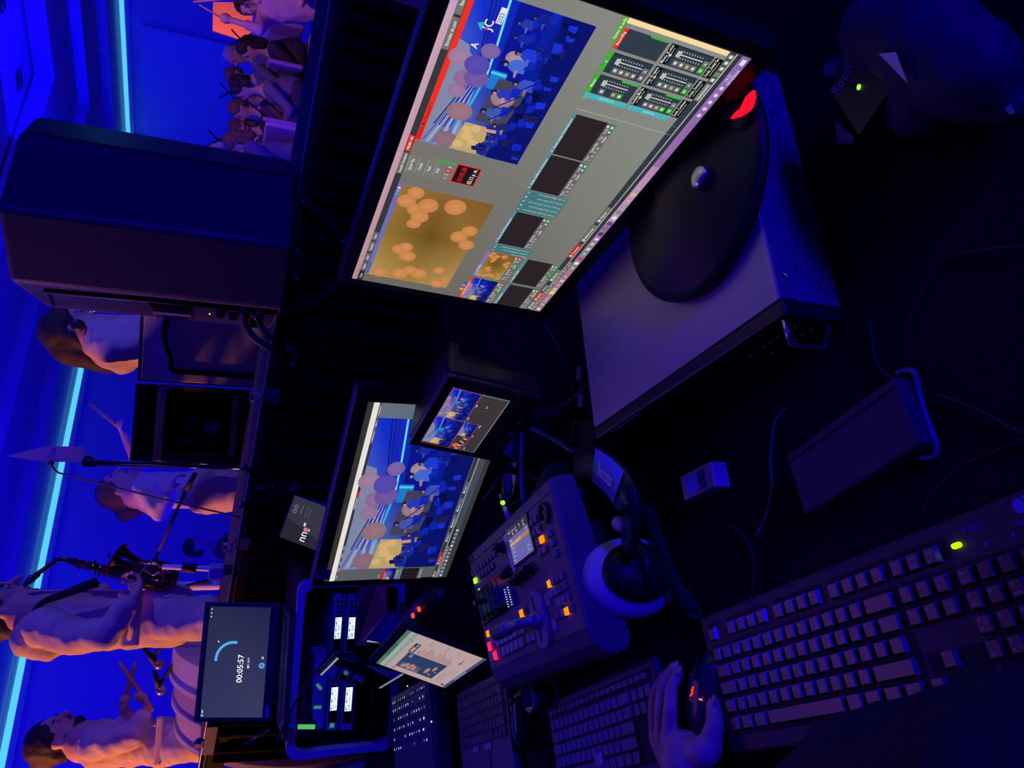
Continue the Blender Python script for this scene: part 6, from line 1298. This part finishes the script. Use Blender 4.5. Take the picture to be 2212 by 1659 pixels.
PT = Pan(.1, .1, MP_); PT.text(340, -47.5, 5.5, 'K120', (96, 72, 200)); PT.rect(354, -36, 3, 3, (96, 72, 200)); PT.rect(378, -36, 3, 3, (96, 72, 200)); PT.disc(393, -53, 5, 6, (110, 84, 220)); PT.disc(399, -58, 1.6, 1.6, (110, 84, 220)); PT.disc(400, -52, 1.6, 1.6, (110, 84, 220)); PT.text(384, -40, 3.4, 'Logitech', (96, 72, 200), maxw=18)
PT.build('printed_marks', kb, LK @ Matrix.Translation((0, 0, -.0028)))
# small keyboard
A7 = onz(1183, 1525, .765); X7 = onz(1412, 1425, .765)-A7; w7 = X7.length; T7 = frame(A7, X7, V((-X7.y, X7.x, 0)))
k2 = thing('keyboard', 'compact black keyboard with rounded corner beyond the hand', 'keyboard', Matrix.Translation((A7.x, A7.y, .7505)) @ T7.to_3x3().to_4x4()); L7 = k2.matrix_world.inverted() @ T7
b = B(); b.box((w7/2, -.068, -.006), (w7, .150, .016), mat('small_keyboard_shell', (.035, .03, .045), .45), .008, L7, 3); b.build('shell', k2)
b = B(); b.box((w7/2, -.066, .0022), (w7-.024, .118, .001), M_blackm, .0005, L7); b.build('key_well', k2)
u7 = (w7-.026)/18.25
S = ['']*1
LR7 = [row(0, 0, [('-', .95)]*19, .6), row(0, -1.0, ['1', '2', '3', '4', '5', '6', '7', '8', '9', '0', "'", '¡', '<', ('', 2), .25, '-', '-', '-']), row(0, -2.0, [('=', 1.5), 'Q', 'W', 'E', 'R', 'T', 'Y', 'U', 'I', 'O', 'P', '[', ']', ('', 1.5), .25, '-', '-', '-']),
       row(0, -3.0, [('=', 1.75), 'A', 'S', 'D', 'F', 'G', 'H', 'J', 'K', 'L', 'Ñ', '{', ('En', 2.25)]), row(0, -4.0, [('=', 1.25), '<', 'Z', 'X', 'C', 'V', 'B', 'N', 'M', ',', '.', '-', ('=', 2.75)]), row(0, -5.0, [('Ct', 1.25), ('=', 1.25), ('Al', 1.25), ('', 6.25), ('Al', 1.25), ('', 1.25), ('', 1.25), ('Ct', 1.25)])]
keys(k2, L7 @ Matrix.Translation((.013, -.016, .0)), LR7, u7, .004, .0026, mat('small_keycap', (.045, .038, .065), .4, spec=.9), (160, 140, 250), nm_, kx=.84, taper=.86, limit=100)
p = L7.inverted(); q = T7.inverted() @ onz(1295, 1640, .772); b = B(); b.box((q.x, q.y, .008), (.026, .016, .001), M_lav, .0003, L7); b.build('sticker', k2)

# ================================================================== MICE, BOX, DARK BOX, CABLES
def mouse(name, lb, T, mt, R_=(.031, .056, .020)):
    t = thing(name, lb, 'computer mouse', T); b = B(); r = R_
    N = 28; M2 = 12; vs = []; fs = []
    for i in range(M2+1):
        ph = PI/2*i/M2
        for j in range(N):
            a = 2*PI*j/N; wx = 1-.12*math.cos(2*a); vs.append((r[0]*math.cos(a)*math.cos(ph)**.55*wx, r[1]*math.sin(a)*math.cos(ph)**.55, r[2]*(2-.35*math.sin(a)*math.cos(ph))*math.sin(ph)))
    fs = [(i*N+j, i*N+(j+1) % N, (i+1)*N+(j+1) % N, (i+1)*N+j) for i in range(M2) for j in range(N)]+[tuple(reversed(range(N)))]
    b.add(vs, fs, mt, True); b.build('shell', t)
    b = B(); b.cyl((-.004, r[1]*.45, r[2]*1.72), (.004, r[1]*.45, r[2]*1.72), .008, mt=M_rubber, n=18); b.build('scroll_wheel', t)
    b = B(); b.box((0, r[1]*.62, r[2]*1.35), (.001, r[1]*.55, .02), M_gloss); b.build('button_split', t)
    return t
mc_ = onz(1500, 1503, .788); dirm = onz(1503, 1415, .78)-onz(1490, 1590, .78); dirm.z = 0
Tm = frame(V((mc_.x, mc_.y, .7508)), V((dirm.y, -dirm.x, 0)), dirm)
m1 = mouse('computer_mouse', 'dark mouse with red glowing marks held by the hand', Tm, mat('mouse_shell', (.04, .036, .05), .3), (.030, .058, .020))
P = Pan(.1, .1, ME_, 1.3); P.poly([(-5, 6), (-1, -1), (-3.4, -1), (0, -8), (3, -9), (1, -2), (3, -2), (-2, 6)], (255, 60, 40)); P.poly([(13, 1), (21, -1), (21, 1), (14, 3)], (255, 110, 110)); P.poly([(-5, 9), (0, 8.5), (-1, 10)], (200, 20, 20)); P.build('red_light', m1, Matrix.Translation((.000, .004, .0408)))
mouse('computer_mouse', 'glossy dark mouse between the white page laptop and compact keyboard', frame(onz(1148, 1545, .7508), onz(1190, 1545, .75)-onz(1130, 1560, .75), onz(1148, 1500, .75)-onz(1150, 1600, .75)), M_gloss, (.032, .06, .02))
mouse('computer_mouse', 'dark mouse beside the laptop with lit keys, mostly in shadow', frame(onz(950, 1590, .7508), onz(985, 1590, .75)-onz(930, 1595, .75), onz(950, 1550, .75)-onz(952, 1640, .75)), M_gloss, (.034, .062, .02))
# stack of cards box
q = [onz(1468, 1030, .776), onz(1534, 1001, .776), onz(1543, 1052, .776), onz(1477, 1083, .776)]
TQ = frame(q[3], q[2]-q[3], q[0]-q[3]); wq = (q[2]-q[3]).length; hq = (q[0]-q[3]).length
t = thing('storage_drive', 'small box shaped drive with pale violet label lying alone on the desk', 'drive', Matrix.Translation((q[3].x, q[3].y, .7505)) @ TQ.to_3x3().to_4x4())
b = B(); b.box((wq/2, hq/2, .0125), (wq, hq, .025), mat('pinkish_card', (.42, .26, .34), .7, noise=.08, nscale=90), .0015); b.build('case', t)
b = B()
for k in range(5): b.box((wq+.0008, hq/2, .004+.0045*k), (.0016, hq*.96, .0022), M_edge)
b.build('ribbed_end', t)
PT = Pan(wq, hq, MP_); PT.poly([(14, 34), (40, 14), (50, 18), (48, 84), (18, 86)], (110, 96, 255)); PT.rect(56, 14, 22, 72, (40, 30, 90))
for k in range(4): PT.text(59, 28+7*k, 4.5, 'SSD 2.5 inch', (120, 100, 180), maxw=16)
PT.text(60, 78, 11, 'X', (150, 140, 230)); PT.disc(70, 62, 3, 4, (120, 100, 200)); PT.line([(20, 50), (44, 48)], 1, (80, 70, 220)); PT.line([(22, 62), (44, 60)], 1, (80, 70, 220)); PT.build('label', t, Matrix.Translation((0, hq, .0252)))
# dark maroon drive with pouch
q = [onz(1697, 985, .775), onz(1930, 812, .775), onz(1990, 958, .775), onz(1738, 1115, .775)]
b = B(); b.hull([V((p.x, p.y, .7505)) for p in q]+q, mat('dark_maroon', (.075, .03, .065), .75, noise=.15, nscale=150)); o = b.build('case')
t = thing('dark_box', 'flat dark maroon box lying below the rack computer', 'box', Matrix.Translation(q[3])); child(o, t); mv = o.modifiers.new('b', 'BEVEL'); mv.width = .003; mv.segments = 2
b = B(); b.tube(bez([onz(1700, 1000, .776), onz(1850, 893, .7768), onz(1932, 835, .776)]), .0008, M_rubber, 5); child(b.build('lid_seam'), t)
def cable(lb, pts, r, mt=M_rubber, z=.753, name='cable'):
    b = B(); b.tube(bez([onz(p[0], p[1], p[2] if len(p) > 2 else z+r) for p in pts], 10), r, mt, 7); tag(b.build(name), lb, 'cable')
M_bc = mat('blue_lit_cable', (.10, .10, .22), .4)
cable('thick dark strap looped around the end of the maroon box', [(1938, 806), (1972, 802), (1985, 850), (2000, 900), (2022, 960), (2018, 985), (1990, 990)], .0028, M_bc)
cable('thin cable running from the rack computer past the maroon box', [(1880, 700), (1890, 770), (1918, 810), (1990, 840), (2090, 875), (2180, 920), (2260, 960)], .0012)
cable('thin dark cable curving left of the maroon box', [(1695, 880), (1672, 920), (1664, 1000), (1668, 1050), (1655, 1110), (1632, 1160)], .0013, M_bc)
cable('thin looped cable lying above the large keyboard', [(1540, 1338), (1500, 1325), (1490, 1260), (1515, 1190), (1570, 1137), (1610, 1165), (1628, 1210), (1624, 1290)], .0014)
cable('fine cable crossing the dark desk at the right', [(1990, 1110), (2020, 1060), (2090, 1000), (2212, 950)], .0009)
cable('long thin cable across the lower right of the desk', [(1950, 720), (1985, 640), (2040, 560), (2120, 540), (2212, 530)], .0009)
cable('blue lit cable running toward the rack computer, upper', [(1160, 900, .80), (1200, 885, .79), (1240, 860, .77), (1262, 838)], .005, M_bc)
cable('blue lit cable sagging under the rack computer edge, lower', [(1150, 925, .80), (1190, 945, .78), (1225, 965, .77), (1250, 985), (1262, 1010)], .006, M_bc)
cable('vertical blue taped cable beside the video switcher', [(1128, 935, .80), (1126, 985, .80), (1127, 1050, .80), (1132, 1085, .79)], .004, mat('blue_tape', (.12, .10, .55), .4))
cable('black cable loop behind the video switcher', [(1010, 1120, .80), (1060, 1060, .80), (1100, 1010, .79), (1150, 1030, .78), (1185, 1040, .77)], .004)
cable('second black cable behind the video switcher', [(1030, 1180, .80), (1070, 1120, .80), (1120, 1080, .79), (1165, 1060, .78)], .003)
cable('dark cable hanging between the monitors and the rack computer', [(1180, 700, .80), (1215, 760, .78), (1238, 830, .77), (1246, 900, .76), (1236, 960, .76)], .004)
for i, (x, y) in enumerate(((1250, 806), (1253, 865))):
    p = onz(x, y, .80); T_ = frame(p, onz(x, y-10, .80)-p, V((0, 0, 1)))
    b = B(); b.box((0, 0, 0), (.022, .007, .0015), mat('violet_tag', (.30, .26, .85), .5), .0004, frame(p, onz(x+1, y-14, .80)-p, (CAM-p).cross(onz(x+1, y-14, .80)-p))); tag(b.build('cable_tag'), ('small violet cable tag near the rack computer, nearer the big monitor' if i == 0 else 'small violet cable tag near the rack computer, nearer the headphones'), 'tag')
p = onz(1110, 1003, .80); b = B(); b.hull([onz(1102, 1002, .80), onz(1116, 997, .80), onz(1114, 1011, .80), onz(1108, 1007, .80), onz(1102, 1002, .81), onz(1116, 997, .81), onz(1114, 1011, .81), onz(1108, 1007, .81)], M_lav); tag(b.build('plug_tab'), 'small pale triangular tab among the cables behind the switcher', 'tab')
t = thing('glass_tumbler', 'dark glass with blue rims between the switcher and compact keyboard', 'glass', Matrix.Translation(onz(1195, 1500, .7508)))
b = B(); b.lathe([(.0, .0), (.022, 0), (.026, .05), (.0245, .05), (.0205, .004), (0, .004)], mat('smoked_glass', (.02, .02, .05), .05, spec=1, coat=1), 28); b.build('bowl', t)
b = B(); b.lathe([(.0262, .0475), (.027, .05), (.0245, .051)], M_edge, 28); b.lathe([(.0222, .0), (.0232, .003), (.0225, .006)], M_edge, 28); b.build('rims', t)
# bag and labelled box at the top right
t = thing('equipment_bag', 'dark blue lit soft bag slumped at the top right behind the labelled box', 'bag', Matrix.Translation(onz(2000, 180, .752)))
pa = [onz(1900, 60, .80), onz(1990, 80, .80), onz(2100, 160, .79), onz(2180, 235, .77), onz(1990, 220, .78), onz(1900, 150, .78)]
blob('body', [('c', pa[0], pa[1], .035, .045), ('c', pa[1], pa[2], .045, .04), ('c', pa[2], pa[3], .035, .014), ('c', pa[1], pa[4], .04, .03), ('c', pa[0], pa[5], .035, .03), ('c', pa[5], pa[4], .03, .03)], mat('bag_cloth', (.03, .03, .06), .7, noise=.2, nscale=80, bump=.2), .006, t, 3, .012, .04)
b = B(); b.hull([onz(1898, 116, .842), onz(1935, 112, .842), onz(1962, 182, .83), onz(1930, 150, .836)]+[onz(1898, 116, .846), onz(1935, 112, .846), onz(1962, 182, .834), onz(1930, 150, .84)], M_edge); child(b.build('flap'), t)
b = B(); b.hull([onz(2170, 236, .79), onz(2183, 223, .79), onz(2193, 245, .785), onz(2180, 246, .785)]+[onz(2170, 236, .794), onz(2183, 223, .794), onz(2193, 245, .789), onz(2180, 246, .789)], M_edge); child(b.build('strap_tip'), t)
za = .815; q = [onz(1793, 195, za), onz(1838, 110, za), onz(1925, 190, za), onz(1855, 292, za)]
b = B(); b.hull([V((p.x, p.y, .7505)) for p in q]+q, mat('amp_black', (.012, .012, .02), .5))
t = thing('labelled_box', 'small black box with handwritten word and a tiny green light, top right', 'box', Matrix.Translation((q[0].x, q[0].y, .7505))); child(b.build('case'), t)
b = B(); b.ell(onz(1855, 188, za+.001), (.003, .0022, .0015), LED_G, 8, 6); child(b.build('green_light'), t)
PT = Pan(.1, .1, MP_); PT.text(0, 4, 13, 'Rocoto', (90, 80, 220), 'c', maxw=34); o = PT.build('handwriting', t); o.parent = None; o.matrix_world = frame(onz(1826, 164, za+.0008), onz(1838, 142, za)-onz(1815, 186, za), onz(1800, 160, za)-onz(1850, 160, za)); child(o, t)
b = B(); b.hull([onz(1804, 256, .76), onz(1806, 308, .76), onz(1840, 312, .76), onz(1846, 298, .76)]+[onz(1804, 256, .78), onz(1806, 308, .78), onz(1840, 312, .78), onz(1846, 298, .78)], mat('blue_card', (.10, .10, .30), .5)); tag(b.build('small_card_box'), 'small blue lit block beside the labelled black box', 'block')
b = B(); p = onz(1803, 145, .80); b.ell(p, (.010, .013, .008), mat('blue_card', (.1, .1, .3))); tag(b.build('round_knob'), 'small blue round knob left of the handwritten word', 'knob')

# ================================================================== OPERATOR: hand on the mouse, dark sleeve
t = thing('person', 'operator in dark sleeves, only one hand on the mouse and forearm visible', 'person', Matrix.Translation(onz(1500, 1700, .76)))
def h(x, y, z): return onz(x, y, z)
R1 = .0085
hand = [('c', h(1483, 1720, .800), h(1482, 1655, .800), .034, .030), ('c', h(1482, 1655, .800), h(1480, 1625, .798), .030, .026),
        # palm edges from wrist to knuckles, and the thumb side
        ('c', h(1462, 1640, .798), h(1446, 1592, .806), .022, .012), ('c', h(1455, 1640, .790), h(1432, 1594, .800), .020, .012), ('c', h(1450, 1640, .784), h(1422, 1600, .790), .018, .0115), ('c', h(1480, 1632, .800), h(1470, 1612, .802), .022, .014),
        ('c', h(1500, 1640, .795), h(1532, 1612, .790), .022, .016), ('c', h(1480, 1625, .800), h(1520, 1625, .796), .018, .018),
        # thumb
        ('c', h(1532, 1612, .790), h(1544, 1568, .784), .0145, .0115), ('c', h(1544, 1568, .784), h(1543, 1540, .780), .0112, .0100), ('c', h(1543, 1540, .780), h(1541, 1516, .775), .0100, .0084),
        # index
        ('c', h(1446, 1592, .806), h(1448, 1530, .806), .0105, .0092), ('c', h(1448, 1530, .806), h(1450, 1490, .800), .0090, .0083), ('c', h(1450, 1490, .800), h(1464, 1452, .789), .0083, .0072),
        # middle
        ('c', h(1430, 1594, .800), h(1428, 1530, .802), .0105, .0092), ('c', h(1428, 1530, .802), h(1432, 1486, .797), .0090, .0083), ('c', h(1432, 1486, .797), h(1456, 1442, .784), .0083, .0072),
        # ring
        ('c', h(1419, 1600, .788), h(1413, 1536, .790), .0100, .0088), ('c', h(1413, 1536, .790), h(1416, 1494, .784), .0088, .0080), ('c', h(1416, 1494, .784), h(1440, 1456, .772), .0080, .0070),
        # little finger, tucked low
        ('c', h(1424, 1612, .776), h(1416, 1562, .774), .0090, .0078), ('c', h(1416, 1562, .774), h(1420, 1530, .768), .0078, .0070), ('c', h(1420, 1530, .768), h(1436, 1508, .762), .0070, .0062)]
blob('body', hand, mat('pale_skin', (.60, .34, .28), .5, noise=.05, nscale=30), .0022, t, 4)
for x, y, z, q in ((1541, 1510, .7815, (1541, 1500)), (1466, 1447, .794, (1470, 1436)), (1458, 1437, .789, (1464, 1428))):
    b = B(); c_ = h(x, y, z); dv = (h(q[0], q[1], z-.004)-c_).normalized(); up_ = (V((0, 0, 1))-dv*dv.z).normalized(); Qn = Matrix((dv.cross(up_), dv, up_)).transposed().to_quaternion()
    b.ell(c_, (.0052, .0065, .0016), mat('fingernail', (.70, .45, .38), .3), 12, 8, Q=Qn); child(b.build('fingernail'), t)
M_slv = mat('dark_sleeve', (.018, .016, .022), .9, noise=.3, nscale=60, bump=.3)
sl = [('c', onz(1700, 1790, .80), onz(1850, 1655, .80), .045, .045), ('c', onz(1850, 1655, .80), onz(2010, 1625, .80), .045, .045), ('c', onz(2010, 1625, .80), onz(2260, 1650, .82), .045, .06), ('c', onz(1800, 1820, .80), onz(2260, 1780, .84), .07, .08), ('c', onz(1690, 1790, .79), onz(1800, 1820, .80), .04, .06)]
blob('sleeve', sl, M_slv, .007, t, 4, .012, .05)

# ---- sub-parts: nest small pieces under the part they belong to
bpy.context.view_layer.update()
NEST = {'name_label': ('label_text',), 'display_window': ('display', 'buttons'), 'lid': ('bezel', 'screen', 'sticker', 'display_glass'), 'base': ('touchpad', 'key_well', 'keyboard_area'),
        'housing': ('bezel', 'screen', 'lettering', 'button', 'logo_bar', 'sticker', 'lit_switch', 'display_window'), 'front_panel': ('status_light', 'front_label', 'vent_slots', 'vent_row', 'power_button', 'panel_text', 'rack_handle'),
        'rear_panel': ('knob', 'indicator_light', 'handle_recess', 'groove', 'socket'), 'front_grille': ('grille_dots',), 'door': ('door_gasket',), 'header_strip': ('thermostat',),
        'fader_bar_plate': ('fader_bar_slot', 'fader_bar_arm', 'fader_bar_grip'), 'fader_panel': ('fader_slot', 'fader_cap', 'level_lights'), 'display_frame': ('display',), 'glass': ('bottle_label', 'capsule'),
        'board': ('screen', 'antenna_marks'), 'handle': ('green_tape',), 'neck_strap': (), 'bell': (), 'body_tube': ('keywork',), 'bow': ('key_guard',), 'edge_frame': ('catch',), 'accent_arm': ('red_accent_light',)}
for root in [o for o in scene.objects if o.parent is None and o.type == 'EMPTY']:
    kids = list(root.children)
    for sib in kids:
        nm = sib.name.split('.')[0]
        if nm not in NEST: continue
        for ch in kids:
            if ch is sib or ch.parent is not root or ch.children or ch.name.split('.')[0] not in NEST[nm]: continue
            if ch.name.split('.')[0] in ('display_window',): continue
            mpi = sib.matrix_world.inverted() @ root.matrix_world @ ch.matrix_parent_inverse
            ch.parent = sib; ch.matrix_parent_inverse = mpi
